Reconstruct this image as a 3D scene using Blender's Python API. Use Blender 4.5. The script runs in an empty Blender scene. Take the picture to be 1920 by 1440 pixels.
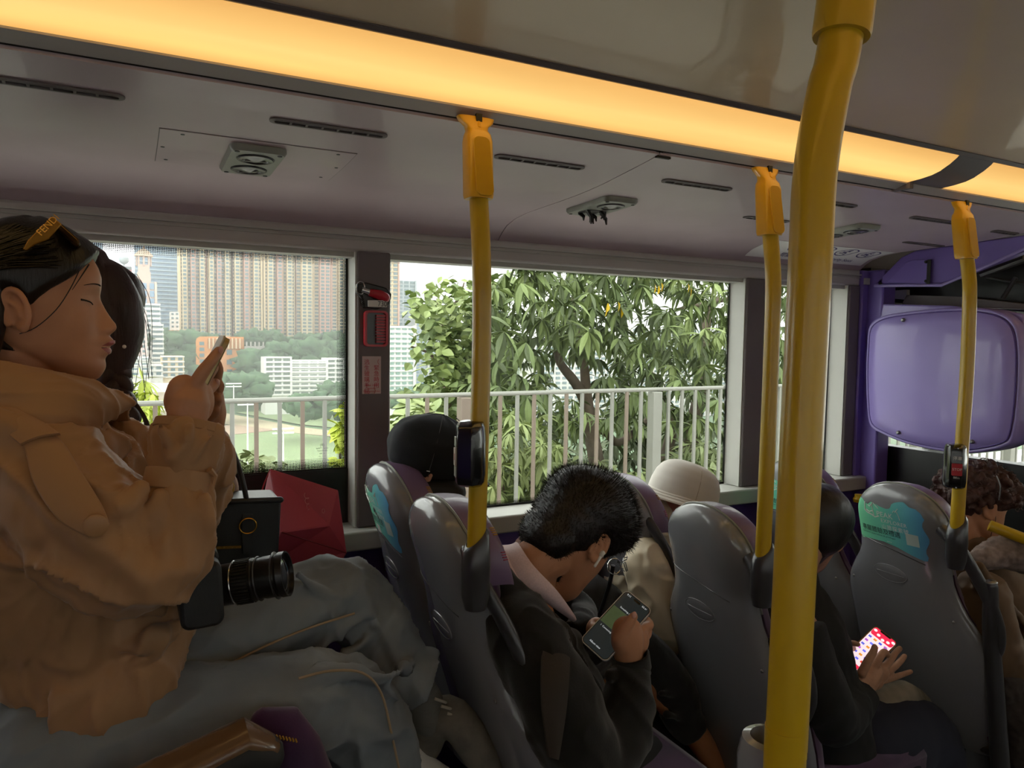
import bpy, bmesh, math, random
import numpy as np
from mathutils import Vector, Matrix
random.seed(7)
R = math.radians
SC = bpy.context.scene
COL = SC.collection

# ------------------------------------------------------------ camera, world, exposure
FPX = 1387.0
YAW, PIT, ROLL = R(27.6), R(-3.5), R(-0.85)
EYE = np.array([0.0, 0.0, 1.5])
_f = np.array([math.sin(YAW)*math.cos(PIT), math.cos(YAW)*math.cos(PIT), math.sin(PIT)])
_r0 = np.array([math.cos(YAW), -math.sin(YAW), 0.0]); _u0 = np.cross(_r0, _f)
_r = math.cos(ROLL)*_r0 - math.sin(ROLL)*_u0
_u = math.sin(ROLL)*_r0 + math.cos(ROLL)*_u0
cam = bpy.data.cameras.new('camera'); cam_o = bpy.data.objects.new('camera', cam); COL.objects.link(cam_o)
cam.sensor_width = 36.0; cam.lens = FPX*36.0/1920.0; cam.clip_start = 0.02; cam.clip_end = 5000
cam_o.matrix_world = Matrix(((_r[0], _u[0], -_f[0], EYE[0]), (_r[1], _u[1], -_f[1], EYE[1]), (_r[2], _u[2], -_f[2], EYE[2]), (0, 0, 0, 1)))
SC.camera = cam_o
w = bpy.data.worlds.new('overcast_sky'); SC.world = w; w.use_nodes = True
nt = w.node_tree; nt.nodes.clear()
wo = nt.nodes.new('ShaderNodeOutputWorld'); bg = nt.nodes.new('ShaderNodeBackground')
tc = nt.nodes.new('ShaderNodeTexCoord'); mp = nt.nodes.new('ShaderNodeMapping'); mp.inputs['Scale'].default_value = (1, 1, 3)
nz = nt.nodes.new('ShaderNodeTexNoise'); nz.inputs['Scale'].default_value = 2.0; nz.inputs['Detail'].default_value = 4
rp = nt.nodes.new('ShaderNodeValToRGB')
rp.color_ramp.elements[0].position = .3; rp.color_ramp.elements[0].color = (.90, .92, .94, 1)
rp.color_ramp.elements[1].position = .7; rp.color_ramp.elements[1].color = (1, .99, .97, 1)
nt.links.new(tc.outputs['Generated'], mp.inputs['Vector']); nt.links.new(mp.outputs['Vector'], nz.inputs['Vector'])
nt.links.new(nz.outputs['Fac'], rp.inputs['Fac']); nt.links.new(rp.outputs['Color'], bg.inputs['Color'])
bg.inputs['Strength'].default_value = 3.7
nt.links.new(bg.outputs[0], wo.inputs['Surface'])
SC.view_settings.view_transform = 'Standard'; SC.view_settings.look = 'None'
SC.view_settings.gamma = 1.0; SC.view_settings.use_curve_mapping = False
SC.view_settings.exposure = 0.78
cy = SC.cycles
cy.use_denoising = True; cy.max_bounces = 10; cy.diffuse_bounces = 5; cy.glossy_bounces = 3; cy.transmission_bounces = 6
cy.transparent_max_bounces = 16; cy.volume_bounces = 0; cy.caustics_reflective = False; cy.caustics_refractive = False
cy.sample_clamp_indirect = 6.0
LAMP = 0.62

# ------------------------------------------------------------ helpers
def P(px, py, Y=None, X=None, Z=None, D=None):
    """a point of the bus seen in the direction (px, py), at a given side distance Y, length X, height Z or range D"""
    d = _f + _r*(px-960)/FPX - _u*(py-720)/FPX
    if Y is not None: t = Y/d[1]
    elif X is not None: t = X/d[0]
    elif Z is not None: t = (Z-EYE[2])/d[2]
    else: t = D
    return Vector(EYE + d*t)

def lin(h):
    h = h.lstrip('#'); c = [int(h[i:i+2], 16)/255 for i in (0, 2, 4)]
    return tuple(x/12.92 if x <= .04045 else ((x+.055)/1.055)**2.4 for x in c) + (1,)
_M = {}
def mat(name, col, rough=.6, metal=0.0, noise=None, bump=None, coat=0, spec=.5, emit=None, col2=None, stretch=(1, 1, 1), sheen=0, trans=0):
    if name in _M: return _M[name]
    m = bpy.data.materials.new(name); m.use_nodes = True; n = m.node_tree; b = n.nodes['Principled BSDF']
    c = lin(col) if isinstance(col, str) else col
    b.inputs['Base Color'].default_value = c; b.inputs['Roughness'].default_value = rough
    b.inputs['Metallic'].default_value = metal; b.inputs['Coat Weight'].default_value = coat
    b.inputs['Specular IOR Level'].default_value = spec; b.inputs['Sheen Weight'].default_value = sheen
    b.inputs['Transmission Weight'].default_value = trans
    if emit:
        b.inputs['Emission Color'].default_value = lin(emit[0]); b.inputs['Emission Strength'].default_value = emit[1]
    if noise or bump:
        t = n.nodes.new('ShaderNodeTexCoord'); q = n.nodes.new('ShaderNodeMapping'); q.inputs['Scale'].default_value = stretch
        n.links.new(t.outputs['Object'], q.inputs['Vector'])
    if noise:                                   # (scale, amount)
        z = n.nodes.new('ShaderNodeTexNoise'); z.inputs['Scale'].default_value = noise[0]; z.inputs['Detail'].default_value = 4
        x = n.nodes.new('ShaderNodeMix'); x.data_type = 'RGBA'
        c2 = lin(col2) if col2 else tuple(v*(1-noise[1]) for v in c[:3])+(1,)
        x.inputs[6].default_value = c; x.inputs[7].default_value = c2
        rr = n.nodes.new('ShaderNodeMapRange'); rr.inputs[1].default_value = .35; rr.inputs[2].default_value = .65
        n.links.new(q.outputs[0], z.inputs['Vector']); n.links.new(z.outputs['Fac'], rr.inputs[0])
        n.links.new(rr.outputs[0], x.inputs[0]); n.links.new(x.outputs[2], b.inputs['Base Color'])
    if bump:
        z = n.nodes.new('ShaderNodeTexNoise'); z.inputs['Scale'].default_value = bump[0]; z.inputs['Detail'].default_value = 3
        u = n.nodes.new('ShaderNodeBump'); u.inputs['Strength'].default_value = bump[1]; u.inputs['Distance'].default_value = bump[2] if len(bump) > 2 else .002
        n.links.new(q.outputs[0], z.inputs['Vector']); n.links.new(z.outputs['Fac'], u.inputs['Height']); n.links.new(u.outputs[0], b.inputs['Normal'])
    _M[name] = m
    return m

def basis(d, up=(0, 0, 1)):
    d = Vector(d).normalized(); up = Vector(up)
    if abs(d.dot(up)) > .98: up = Vector((1, 0, 0))
    s = d.cross(up).normalized(); t = s.cross(d).normalized()
    return s, d, t

class MB:
    def __init__(s): s.v = []; s.f = []
    def add(s, vs, fs):
        o = len(s.v); s.v += [tuple(x) for x in vs]; s.f += [tuple(i+o for i in g) for g in fs]; return s
    def merge(s, o): return s.add(o.v, o.f)
    def box(s, lo, hi, M=None):
        x0, y0, z0 = lo; x1, y1, z1 = hi
        vs = [Vector(p) for p in ((x0,y0,z0),(x1,y0,z0),(x1,y1,z0),(x0,y1,z0),(x0,y0,z1),(x1,y0,z1),(x1,y1,z1),(x0,y1,z1))]
        if M is not None: vs = [M @ p for p in vs]
        return s.add(vs, [(0,3,2,1),(4,5,6,7),(0,1,5,4),(1,2,6,5),(2,3,7,6),(3,0,4,7)])
    def tube(s, pts, rad, n=12, flat=1.0, up=(0, 0, 1), round_ends=False, sub=0):
        pts = [Vector(p) for p in pts]
        if not hasattr(rad, '__len__'): rad = [rad]*len(pts)
        rad = list(rad)
        if sub:
            P2, R2 = [], []
            for i in range(len(pts)-1):
                a, b = pts[max(i-1, 0)], pts[i]; c, d = pts[i+1], pts[min(i+2, len(pts)-1)]
                for k in range(sub):
                    t = k/sub
                    P2.append(.5*((2*b)+(c-a)*t+(2*a-5*b+4*c-d)*t*t+(3*b-a-3*c+d)*t**3)); R2.append(rad[i]*(1-t)+rad[i+1]*t)
            P2.append(pts[-1]); R2.append(rad[-1]); pts, rad = P2, R2
        if round_ends:
            a = (pts[0]-pts[1]).normalized(); b = (pts[-1]-pts[-2]).normalized(); r0, r1 = rad[0], rad[-1]
            pre = [(pts[0]+a*r0*math.sin(q), r0*math.cos(q)) for q in (1.45, 1.05, .55)]
            post = [(pts[-1]+b*r1*math.sin(q), r1*math.cos(q)) for q in (.55, 1.05, 1.45)]
            pts = [p for p, _ in pre]+pts+[p for p, _ in post]; rad = [r for _, r in pre]+rad+[r for _, r in post]
        rings = []; vs = []
        u = None
        for i, p in enumerate(pts):
            d = (pts[min(i+1, len(pts)-1)]-pts[max(i-1, 0)]).normalized()
            if u is None: sd, _, u = basis(d, up)
            else:
                u = (u-d*u.dot(d)); u = u.normalized() if u.length > 1e-6 else basis(d, up)[2]
            sd = d.cross(u)
            for k in range(n):
                q = 2*math.pi*k/n
                vs.append(p+sd*math.cos(q)*rad[i]+u*math.sin(q)*rad[i]*flat)
        fs = []
        for i in range(len(pts)-1):
            for k in range(n):
                a, b = i*n+k, i*n+(k+1) % n
                fs.append((a, b, b+n, a+n))
        fs.append(tuple(range(n-1, -1, -1))); fs.append(tuple((len(pts)-1)*n+k for k in range(n)))
        return s.add(vs, fs)
    def cyl(s, a, b, r, n=24, r2=None): return s.tube([a, b], [r, r if r2 is None else r2], n)
    def lathe(s, prof, M=None, n=32):             # prof: (r, z)
        vs = []; fs = []
        for r, z in prof:
            for k in range(n):
                q = 2*math.pi*k/n; vs.append(Vector((r*math.cos(q), r*math.sin(q), z)))
        if M is not None: vs = [M @ v for v in vs]
        for i in range(len(prof)-1):
            for k in range(n):
                a, b = i*n+k, i*n+(k+1) % n; fs.append((a, b, b+n, a+n))
        fs.append(tuple(range(n-1, -1, -1))); fs.append(tuple((len(prof)-1)*n+k for k in range(n)))
        return s.add(vs, fs)
    def ell(s, c, r, M=None, nu=20, nv=12):
        c = Vector(c); vs = []; fs = []
        if not hasattr(r, '__len__'): r = (r, r, r)
        for j in range(nv+1):
            ph = math.pi*(j+.0)/nv; ph = min(max(ph, .03), math.pi-.03)
            for k in range(nu):
                q = 2*math.pi*k/nu
                p = Vector((r[0]*math.sin(ph)*math.cos(q), r[1]*math.sin(ph)*math.sin(q), r[2]*math.cos(ph)))
                vs.append(c+(M @ p if M is not None else p))
        for j in range(nv):
            for k in range(nu):
                a, b = j*nu+k, j*nu+(k+1) % nu; fs.append((a, a+nu, b+nu, b))
        fs.append(tuple(range(nu))); fs.append(tuple(nv*nu+k for k in range(nu-1, -1, -1)))
        return s.add(vs, fs)
    def prism(s, poly, lo, hi, M=None):           # 2D polygon (x,y), extruded in z
        n = len(poly)
        vs = [Vector((x, y, lo)) for x, y in poly]+[Vector((x, y, hi)) for x, y in poly]
        if M is not None: vs = [M @ v for v in vs]
        return s.add(vs, [tuple(range(n-1, -1, -1)), tuple(range(n, 2*n))]+[(i, (i+1) % n, n+(i+1) % n, n+i) for i in range(n)])
    def grid(s, fn, nu, nv, closed=False):
        vs = [fn(i/nu, j/nv) for j in range(nv+1) for i in range(nu+(0 if closed else 1))]
        m = nu if closed else nu+1; fs = []
        for j in range(nv):
            for i in range(nu):
                a = j*m+i; b = j*m+(i+1) % m; fs.append((a, b, b+m, a+m))
        return s.add(vs, fs)
    def thick(s, fn, nu, nv, t):                  # a closed sheet: fn(u,v) -> (point, normal)
        A = [[fn(i/nu, j/nv) for i in range(nu+1)] for j in range(nv+1)]
        m = nu+1; o = (nu+1)*(nv+1)
        vs = [A[j][i][0] for j in range(nv+1) for i in range(nu+1)]+[A[j][i][0]-A[j][i][1]*t for j in range(nv+1) for i in range(nu+1)]
        fs = []
        for j in range(nv):
            for i in range(nu):
                a = j*m+i; fs.append((a, a+1, a+m+1, a+m)); fs.append((o+a, o+a+m, o+a+m+1, o+a+1))
        for i in range(nu): fs.append((i, o+i, o+i+1, i+1)); a = nv*m+i; fs.append((a, a+1, o+a+1, o+a))
        for j in range(nv): a = j*m; fs.append((a, a+m, o+a+m, o+a)); a = j*m+nu; fs.append((a, o+a, o+a+m, a+m))
        return s.add(vs, fs)

ORG = {}
def put(name, me, parent):
    o = bpy.data.objects.new(name, me); COL.objects.link(o)
    if parent is not None: o.parent = parent
    return o
def org(parent):
    return ORG.get(parent.name, Vector((0, 0, 0))) if parent is not None else Vector((0, 0, 0))
def build(name, m, mb, parent=None, smooth=True, bevel=0, sub=0, kind=None, label=None, origin=None, fix=True, ang=40):
    me = bpy.data.meshes.new(name)
    og = org(parent) if parent is not None else (Vector(origin) if origin is not None else Vector((0, 0, 0)))
    if mb.v:
        A = np.array(mb.v, dtype=float)-np.array(og); V = A.tolist()
    else: V = []
    me.from_pydata(V, [], mb.f); me.update()
    if fix:
        bm = bmesh.new(); bm.from_mesh(me); bmesh.ops.recalc_face_normals(bm, faces=bm.faces); bm.to_mesh(me); bm.free()
    me.materials.append(m)
    if smooth:
        me.polygons.foreach_set('use_smooth', [True]*len(me.polygons))
        try: me.set_sharp_from_angle(angle=R(ang))
        except Exception: pass
    o = put(name, me, parent)
    if parent is None: o.location = og
    if bevel:
        b = o.modifiers.new('bevel', 'BEVEL'); b.width = bevel; b.segments = 2; b.limit_method = 'ANGLE'; b.angle_limit = R(35)
        b.harden_normals = False
    if sub:
        q = o.modifiers.new('sub', 'SUBSURF'); q.levels = sub; q.render_levels = sub
    ORG[o.name] = og
    if kind: o['kind'] = kind
    if label: o['label'] = label
    return o
def thing(name, label, cat, loc=(0, 0, 0), group=None):
    o = bpy.data.objects.new(name, None); COL.objects.link(o); o.location = loc; o.empty_display_size = .05
    o['label'] = label; o['category'] = cat; ORG[o.name] = Vector(loc)
    if group: o['group'] = group
    return o
def tag(o, label, cat, group=None):
    o['label'] = label; o['category'] = cat
    if group: o['group'] = group
    return o
from mathutils import noise as mnoise
def ridge(p, ax, ls, cs, seed=0):
    """long soft creases running along ax"""
    a = p.dot(ax); q = p-ax*a
    w_ = mnoise.noise_vector(p*9)*.022
    v = ax*(a*ls)+(q+w_)*cs+Vector((seed, seed*2, 0))
    r = 1-abs(mnoise.noise(v))*2.6
    return max(0, r)**1.6
def fold_mesh(me, og, spec):
    """spec: list of (fn weight(p world) or None, axis, along scale, across scale, depth)"""
    me.update(); n = len(me.vertices)
    co = np.empty(n*3); me.vertices.foreach_get('co', co); no = np.empty(n*3); me.vertices.foreach_get('normal', no)
    co = co.reshape(-1, 3); no = no.reshape(-1, 3); d = np.zeros(n)
    ogv = Vector(og)
    for i in range(n):
        pw = Vector(co[i])+ogv; s = 0
        for wf, ax, ls, cs, am in spec:
            k = 1 if wf is None else wf(pw)
            if k > .01: s += k*am*(ridge(pw, ax, ls, cs, am*977)-.3)
        d[i] = s
    co += no*d[:, None]; me.vertices.foreach_set('co', co.ravel()); me.update()
def baked(name, m, mb, parent, voxel, smooth=4, disp=(), factor=.5, label=None, origin=None, folds=None):
    """closed shapes fused into one continuous skin"""
    me = bpy.data.meshes.new(name+'_src')
    og = org(parent) if parent is not None else Vector(origin or (0, 0, 0))
    me.from_pydata([(v[0]-og[0], v[1]-og[1], v[2]-og[2]) for v in mb.v], [], mb.f)
    bm = bmesh.new(); bm.from_mesh(me); bmesh.ops.recalc_face_normals(bm, faces=bm.faces); bm.to_mesh(me); bm.free()
    t = bpy.data.objects.new('tmp', me); COL.objects.link(t)
    q = t.modifiers.new('r', 'REMESH'); q.mode = 'VOXEL'; q.voxel_size = voxel; q.use_smooth_shade = True
    if smooth:
        q = t.modifiers.new('s', 'SMOOTH'); q.iterations = smooth; q.factor = factor
    texs = []
    for k, (size, amt) in enumerate(disp):
        x = bpy.data.textures.new('fold', 'CLOUDS'); x.noise_scale = size; x.noise_depth = 1; texs.append(x)
        q = t.modifiers.new('d%d' % k, 'DISPLACE'); q.texture = x; q.strength = amt; q.mid_level = .5; q.texture_coords = 'LOCAL'
    dg = bpy.context.evaluated_depsgraph_get(); dg.update()
    out = bpy.data.meshes.new_from_object(t.evaluated_get(dg)); out.name = name
    bpy.data.objects.remove(t); bpy.data.meshes.remove(me)
    for x in texs: bpy.data.textures.remove(x)
    if folds: fold_mesh(out, og, folds)
    out.materials.clear(); out.materials.append(m)
    out.polygons.foreach_set('use_smooth', [True]*len(out.polygons))
    o = put(name, out, parent)
    if parent is None: o.location = og
    ORG[o.name] = og
    if label: o['label'] = label
    return o
def text_mb(s, size, place, extrude=.0, spacing=1.0, align='LEFT', shear=0):
    """flat lettering; place(x, y) -> point in the bus"""
    c = bpy.data.curves.new('t', 'FONT'); c.body = s; c.size = size; c.align_x = align; c.space_character = spacing; c.resolution_u = 3; c.shear = shear
    o = bpy.data.objects.new('t', c); COL.objects.link(o)
    m = o.to_mesh(); mb = MB()
    mb.add([place(v.co.x, v.co.y) for v in m.vertices], [tuple(p.vertices) for p in m.polygons])
    o.to_mesh_clear(); bpy.data.objects.remove(o); bpy.data.curves.remove(c)
    return mb
def rrect(w, h, r, n=5):
    out = []
    for cx, cy, a0 in ((w/2-r, h/2-r, 0), (-w/2+r, h/2-r, 90), (-w/2+r, -h/2+r, 180), (w/2-r, -h/2+r, 270)):
        for k in range(n+1):
            a = R(a0+90*k/n); out.append((cx+r*math.cos(a), cy+r*math.sin(a)))
    return out
def frame_M(o, x, y):                              # matrix with local x,y axes given
    x = Vector(x).normalized(); y = Vector(y); y = (y-x*y.dot(x)).normalized(); z = x.cross(y)
    return Matrix(((x[0], y[0], z[0], o[0]), (x[1], y[1], z[1], o[1]), (x[2], y[2], z[2], o[2]), (0, 0, 0, 1)))
def interp(tab, x):
    if x <= tab[0][0]: return tab[0][1]
    for (a, p), (b, q) in zip(tab, tab[1:]):
        if x <= b:
            t = (x-a)/(b-a) if b > a else 0
            return p+(q-p)*t
    return tab[-1][1]
# ------------------------------------------------------------ materials
m_cove = mat('lilac_panel', '#c6b5bb', .42, noise=(3, .06), col2='#bbaab1', coat=.15)
m_roof = mat('beige_roof_panel', '#dcc6a4', .38, noise=(4, .05), coat=.2)
m_rail = mat('grey_window_rail', '#b5b0ac', .5)
m_pillar = mat('dark_grey_pillar', '#6a6262', .55, noise=(6, .06))
m_reveal = mat('pale_window_surround', '#b4b4ae', .5)
m_purplewall = mat('violet_wall_laminate', '#5a4590', .45, noise=(5, .08))
m_purple = mat('violet_plastic', '#7560b2', .38, noise=(4, .05), coat=.2)
m_purplelight = mat('light_violet_panel', '#9788cc', .35, coat=.3)
m_black = mat('black_plastic', '#151515', .35)
m_dark = mat('dark_rubber', '#222222', .7)
m_charcoal = mat('charcoal_plastic', '#3a3a3d', .3, coat=.3, noise=(30, .08))
m_shell = mat('grey_seat_shell', '#85868b', .22, coat=.5, noise=(8, .05))
m_yellow = mat('yellow_powder_coat', '#c9a414', .33, coat=.35, noise=(9, .06))
m_yellowcap = mat('yellow_moulded_plastic', '#e0a80a', .3, coat=.4)
m_chrome = mat('chrome', '#c8c8c8', .18, metal=1)
m_steel = mat('brushed_steel', '#8d8d8b', .35, metal=1)
m_white = mat('white_print', '#dcdcd8', .5)
m_floor = mat('dark_floor_vinyl', '#2b2a2e', .6, noise=(60, .3))
m_red = mat('red_plastic', '#b01c2c', .35, coat=.2)
m_redprint = mat('red_print', '#b82035', .6)
m_ink = mat('dark_ink', '#20242c', .6)

def lamp_material():
    m = bpy.data.materials.new('warm_light_diffuser'); m.use_nodes = True; n = m.node_tree; n.nodes.clear()
    o = n.nodes.new('ShaderNodeOutputMaterial'); e = n.nodes.new('ShaderNodeEmission'); d = n.nodes.new('ShaderNodeBsdfDiffuse'); a = n.nodes.new('ShaderNodeAddShader')
    t = n.nodes.new('ShaderNodeTexCoord'); s = n.nodes.new('ShaderNodeSeparateXYZ'); r = n.nodes.new('ShaderNodeValToRGB')
    mr = n.nodes.new('ShaderNodeMapRange'); mr.inputs[1].default_value = 1.1; mr.inputs[2].default_value = 1.25
    q = n.nodes.new('ShaderNodeMapping'); q.inputs['Scale'].default_value = (.8, 6, 6); z = n.nodes.new('ShaderNodeTexNoise'); z.inputs['Scale'].default_value = 2
    ml = n.nodes.new('ShaderNodeMath'); ml.operation = 'MULTIPLY_ADD'; ml.inputs[1].default_value = .24; ml.inputs[2].default_value = LAMP*.80
    n.links.new(t.outputs['Object'], s.inputs[0]); n.links.new(s.outputs['Y'], mr.inputs[0]); n.links.new(mr.outputs[0], r.inputs[0])
    n.links.new(t.outputs['Object'], q.inputs[0]); n.links.new(q.outputs[0], z.inputs['Vector']); n.links.new(z.outputs['Fac'], ml.inputs[0])
    cr = r.color_ramp; cr.elements[0].color = lin('#e0a458'); cr.elements[1].color = lin('#eeb060')
    k = cr.elements.new(.45); k.color = lin('#ffd27e'); k = cr.elements.new(.7); k.color = lin('#ffcf78')
    n.links.new(r.outputs[0], e.inputs['Color']); n.links.new(ml.outputs[0], e.inputs['Strength'])
    d.inputs['Color'].default_value = lin('#c8a070')
    n.links.new(e.outputs[0], a.inputs[0]); n.links.new(d.outputs[0], a.inputs[1]); n.links.new(a.outputs[0], o.inputs[0])
    return m
m_lamp = lamp_material()
def glass_material(name, tint, refl=.06):
    m = bpy.data.materials.new(name); m.use_nodes = True; n = m.node_tree; n.nodes.clear()
    o = n.nodes.new('ShaderNodeOutputMaterial'); t = n.nodes.new('ShaderNodeBsdfTransparent'); t.inputs[0].default_value = tint
    g = n.nodes.new('ShaderNodeBsdfGlossy'); g.inputs['Roughness'].default_value = .02; x = n.nodes.new('ShaderNodeMixShader'); x.inputs[0].default_value = refl
    n.links.new(t.outputs[0], x.inputs[1]); n.links.new(g.outputs[0], x.inputs[2]); n.links.new(x.outputs[0], o.inputs[0])
    return m
m_glass = glass_material('tinted_window_glass', (.70, .715, .69, 1), .012)
def frit_material():
    """black ceramic print: a dot screen whose dots shrink away from the window edge; the Y of the uv says how far in"""
    m = bpy.data.materials.new('ceramic_dot_print'); m.use_nodes = True; n = m.node_tree; n.nodes.clear()
    o = n.nodes.new('ShaderNodeOutputMaterial'); t = n.nodes.new('ShaderNodeBsdfTransparent'); d = n.nodes.new('ShaderNodeBsdfDiffuse')
    d.inputs[0].default_value = (.012, .012, .012, 1); x = n.nodes.new('ShaderNodeMixShader')
    tc = n.nodes.new('ShaderNodeTexCoord'); s = n.nodes.new('ShaderNodeSeparateXYZ'); n.links.new(tc.outputs['Object'], s.inputs[0])
    uv = n.nodes.new('ShaderNodeAttribute'); uv.attribute_name = 'depth'
    def M(op, a, b=None, c=None):
        k = n.nodes.new('ShaderNodeMath'); k.operation = op
        for i, v in enumerate((a, b, c)):
            if v is None: continue
            if isinstance(v, (int, float)): k.inputs[i].default_value = v
            else: n.links.new(v, k.inputs[i])
        return k.outputs[0]
    F = 2*math.pi/.0058
    a = M('ADD', s.outputs['X'], s.outputs['Z']); b = M('SUBTRACT', s.outputs['X'], s.outputs['Z'])
    v = M('MULTIPLY', M('SINE', M('MULTIPLY', a, F*.7)), M('SINE', M('MULTIPLY', b, F*.7)))   # -1..1
    th = M('MULTIPLY_ADD', uv.outputs['Fac'], 1.25, -.75)
    k = M('GREATER_THAN', v, th)
    n.links.new(k, x.inputs[0]); n.links.new(t.outputs[0], x.inputs[1]); n.links.new(d.outputs[0], x.inputs[2]); n.links.new(x.outputs[0], o.inputs[0])
    return m
m_frit = frit_material()
m_fritsolid = mat('black_ceramic_edge', '#0a0a0b', .5)

# ------------------------------------------------------------ bus body
XB, XF = -2.6, 2.72                                   # rear wall and bulkhead
def struct(name, m, mb, **k):
    o = build(name, m, mb, **k); o['kind'] = 'structure'; return o
def B(lo, hi): return MB().box(lo, hi)
struct('floor', m_floor, B((XB, -.62, -.06), (4.6, 2.2, 0)))
pod = struct('trim_1', m_floor, B((XB, 1.0, 0), (.40, 2.12, .42)), bevel=.01)
pod2 = struct('trim_2', m_floor, B((.40, 1.0, 0), (1.10, 2.12, .16)), bevel=.01)
wins = [(-2.45, -1.05, 1.114), (-.92, .573, 1.114), (.672, 2.04, .955), (2.17, 2.60, .955)]
wl = MB().box((XB, 2.06, 0), (XF+.02, 2.16, .90))
struct('wall_left', m_purplewall, wl)
sill = MB().box((XB, 2.0, .90), (XF, 2.16, .955)); struct('trim_3', m_reveal, sill, bevel=.006)
rail = MB().box((XB, 2.045, 1.736), (XF, 2.16, 1.80)); struct('trim_4', m_rail, rail, bevel=.008)
lip = MB().box((XB, 2.035, 1.778), (XF, 2.05, 1.783)).box((XB, 2.04, 1.768), (XF, 2.05, 1.771)); struct('trim_5', m_reveal, lip)
struct('trim_6', m_reveal, MB().box((XB, 2.06, 1.722), (XF, 2.112, 1.737)))
edges = [(XB, -2.45), (-1.05, -.92), (.573, .672), (2.04, 2.165), (2.60, 2.665)]
for i, (a, b) in enumerate(edges):
    pr = MB().box((a+.003, 2.038, .955), (b, 2.12, 1.738))
    o = struct('pillar', m_pillar, pr, bevel=.006)
    rv = MB().box((a-.002, 2.046, .957), (a+.004, 2.13, 1.736))
    build('reveal', m_reveal, rv, parent=o)  # pale side puts the sky light on the pillar's flank into colour
for i, (x0, x1, zb) in enumerate(wins):
    z0, z1 = zb, 1.736
    o = struct('window_%d' % (i+1), m_glass, MB().box((x0, 2.126, .955), (x1, 2.132, z1)), smooth=False)
    ins = .006
    # solid black rim and dot screen: one strip per side, depth 0 at the rim, 1 inside
    fr = MB(); Y = 2.1235
    def ring(d0, d1, mbx):
        a = [(x0+d0, z0+d0), (x1-d0, z0+d0), (x1-d0, z1-d0), (x0+d0, z1-d0)]
        b = [(x0+d1, z0+d1), (x1-d1, z0+d1), (x1-d1, z1-d1), (x0+d1, z1-d1)]
        mbx.add([(x, Y, z) for x, z in a+b], [(k, (k+1) % 4, 4+(k+1) % 4, 4+k) for k in range(4)])
    sol = MB(); ring(0, ins, sol)
    if zb > 1.0: sol.box((x0, 2.12, .955), (x1, 2.125, zb+.001))
    build('black_edge', m_fritsolid, sol, parent=o)
    wd = .034 if i < 2 else .020
    ring(ins, wd, fr)
    q = build('dot_border', m_frit, fr, parent=o, smooth=False, fix=False)
    at = q.data.attributes.new('depth', 'FLOAT', 'POINT')
    for k in range(8): at.data[k].value = 0.0 if k < 4 else 1.0
# small maker's mark printed on the first window
mk = MB()
for s_, sz, x, z in (('(II)', .011, .497, 1.184), ('SAFETY GLASS', .0055, .497, 1.176), ('TOUGHENED', .005, .497, 1.169), ('43R  E4', .005, .497, 1.161), ('AS 2  M 118', .004, .497, 1.153), ('DOT 624', .004, .497, 1.147), ('.', .01, .497, 1.14)):
    mk.merge(text_mb(s_, sz, lambda u, v: Vector((x+u, 2.1225, z+v)), align='CENTER'))
build('glass_mark', m_ink, mk, parent=bpy.data.objects['window_2'], smooth=False)

# cove and ceiling (profile in Y, z), one panel each side of the seam at X = 1.02
cove = [(2.09, 1.785), (2.075, 1.783), (2.068, 1.79), (2.062, 1.797), (2.05, 1.806), (2.03, 1.822), (2.0, 1.838), (1.95, 1.851), (1.88, 1.858), (1.80, 1.8605), (1.70, 1.8625), (1.62, 1.865), (1.56, 1.868), (1.5, 1.8725), (1.45, 1.878), (1.40, 1.884), (1.34, 1.891), (1.285, 1.8985)]
def cove_z(y):
    return interp([(a, b) for a, b in reversed(cove)], y)
def strip(prof, x0, x1, t=.012, nx=8):
    mb = MB(); n = len(prof); vs = []
    for i in range(nx+1):
        x = x0+(x1-x0)*i/nx
        vs += [(x, y, z) for y, z in prof]+[(x, y, z+t) for y, z in prof]
    fs = []
    for i in range(nx):
        for k in range(n-1):
            a = i*2*n+k; b = a+2*n; fs.append((a, b, b+1, a+1)); fs.append((a+n, a+n+1, b+n+1, b+n))
        a = i*2*n; fs.append((a, a+n, a+3*n, a+2*n)); a += n-1; fs.append((a, a+2*n, a+3*n, a+n))
    fs.append(tuple(list(range(n))+list(range(2*n-1, n-1, -1)))); o = nx*2*n
    fs.append(tuple([o+k for k in range(n)]+[o+k for k in range(2*n-1, n-1, -1)]))
    return mb.add(vs, fs)
ceil_root = struct('ceiling', m_roof, strip([(1.10, 1.962), (1.04, 1.975), (.95, 1.985), (.7, 1.99), (.40, 1.985), (.31, 1.975), (.25, 1.962)], XB, 4.6), ang=60)
for x0, x1 in ((XB, -.93), (-.927, 1.0185), (1.0215, 2.68)):
    build('cove_panel', m_cove, strip(cove, x0, x1), parent=ceil_root, ang=80)
build('joint_backing', m_dark, strip([(y, z+.004) for y, z in cove], 1.01, 1.03, .002, 1).merge(strip([(y, z+.004) for y, z in cove], -.93, -.92, .002, 1)), parent=ceil_root)
build('joint_cap', m_dark, B((1.018, 1.29, 1.894), (1.055, 1.298, 1.899)), parent=ceil_root)
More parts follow.
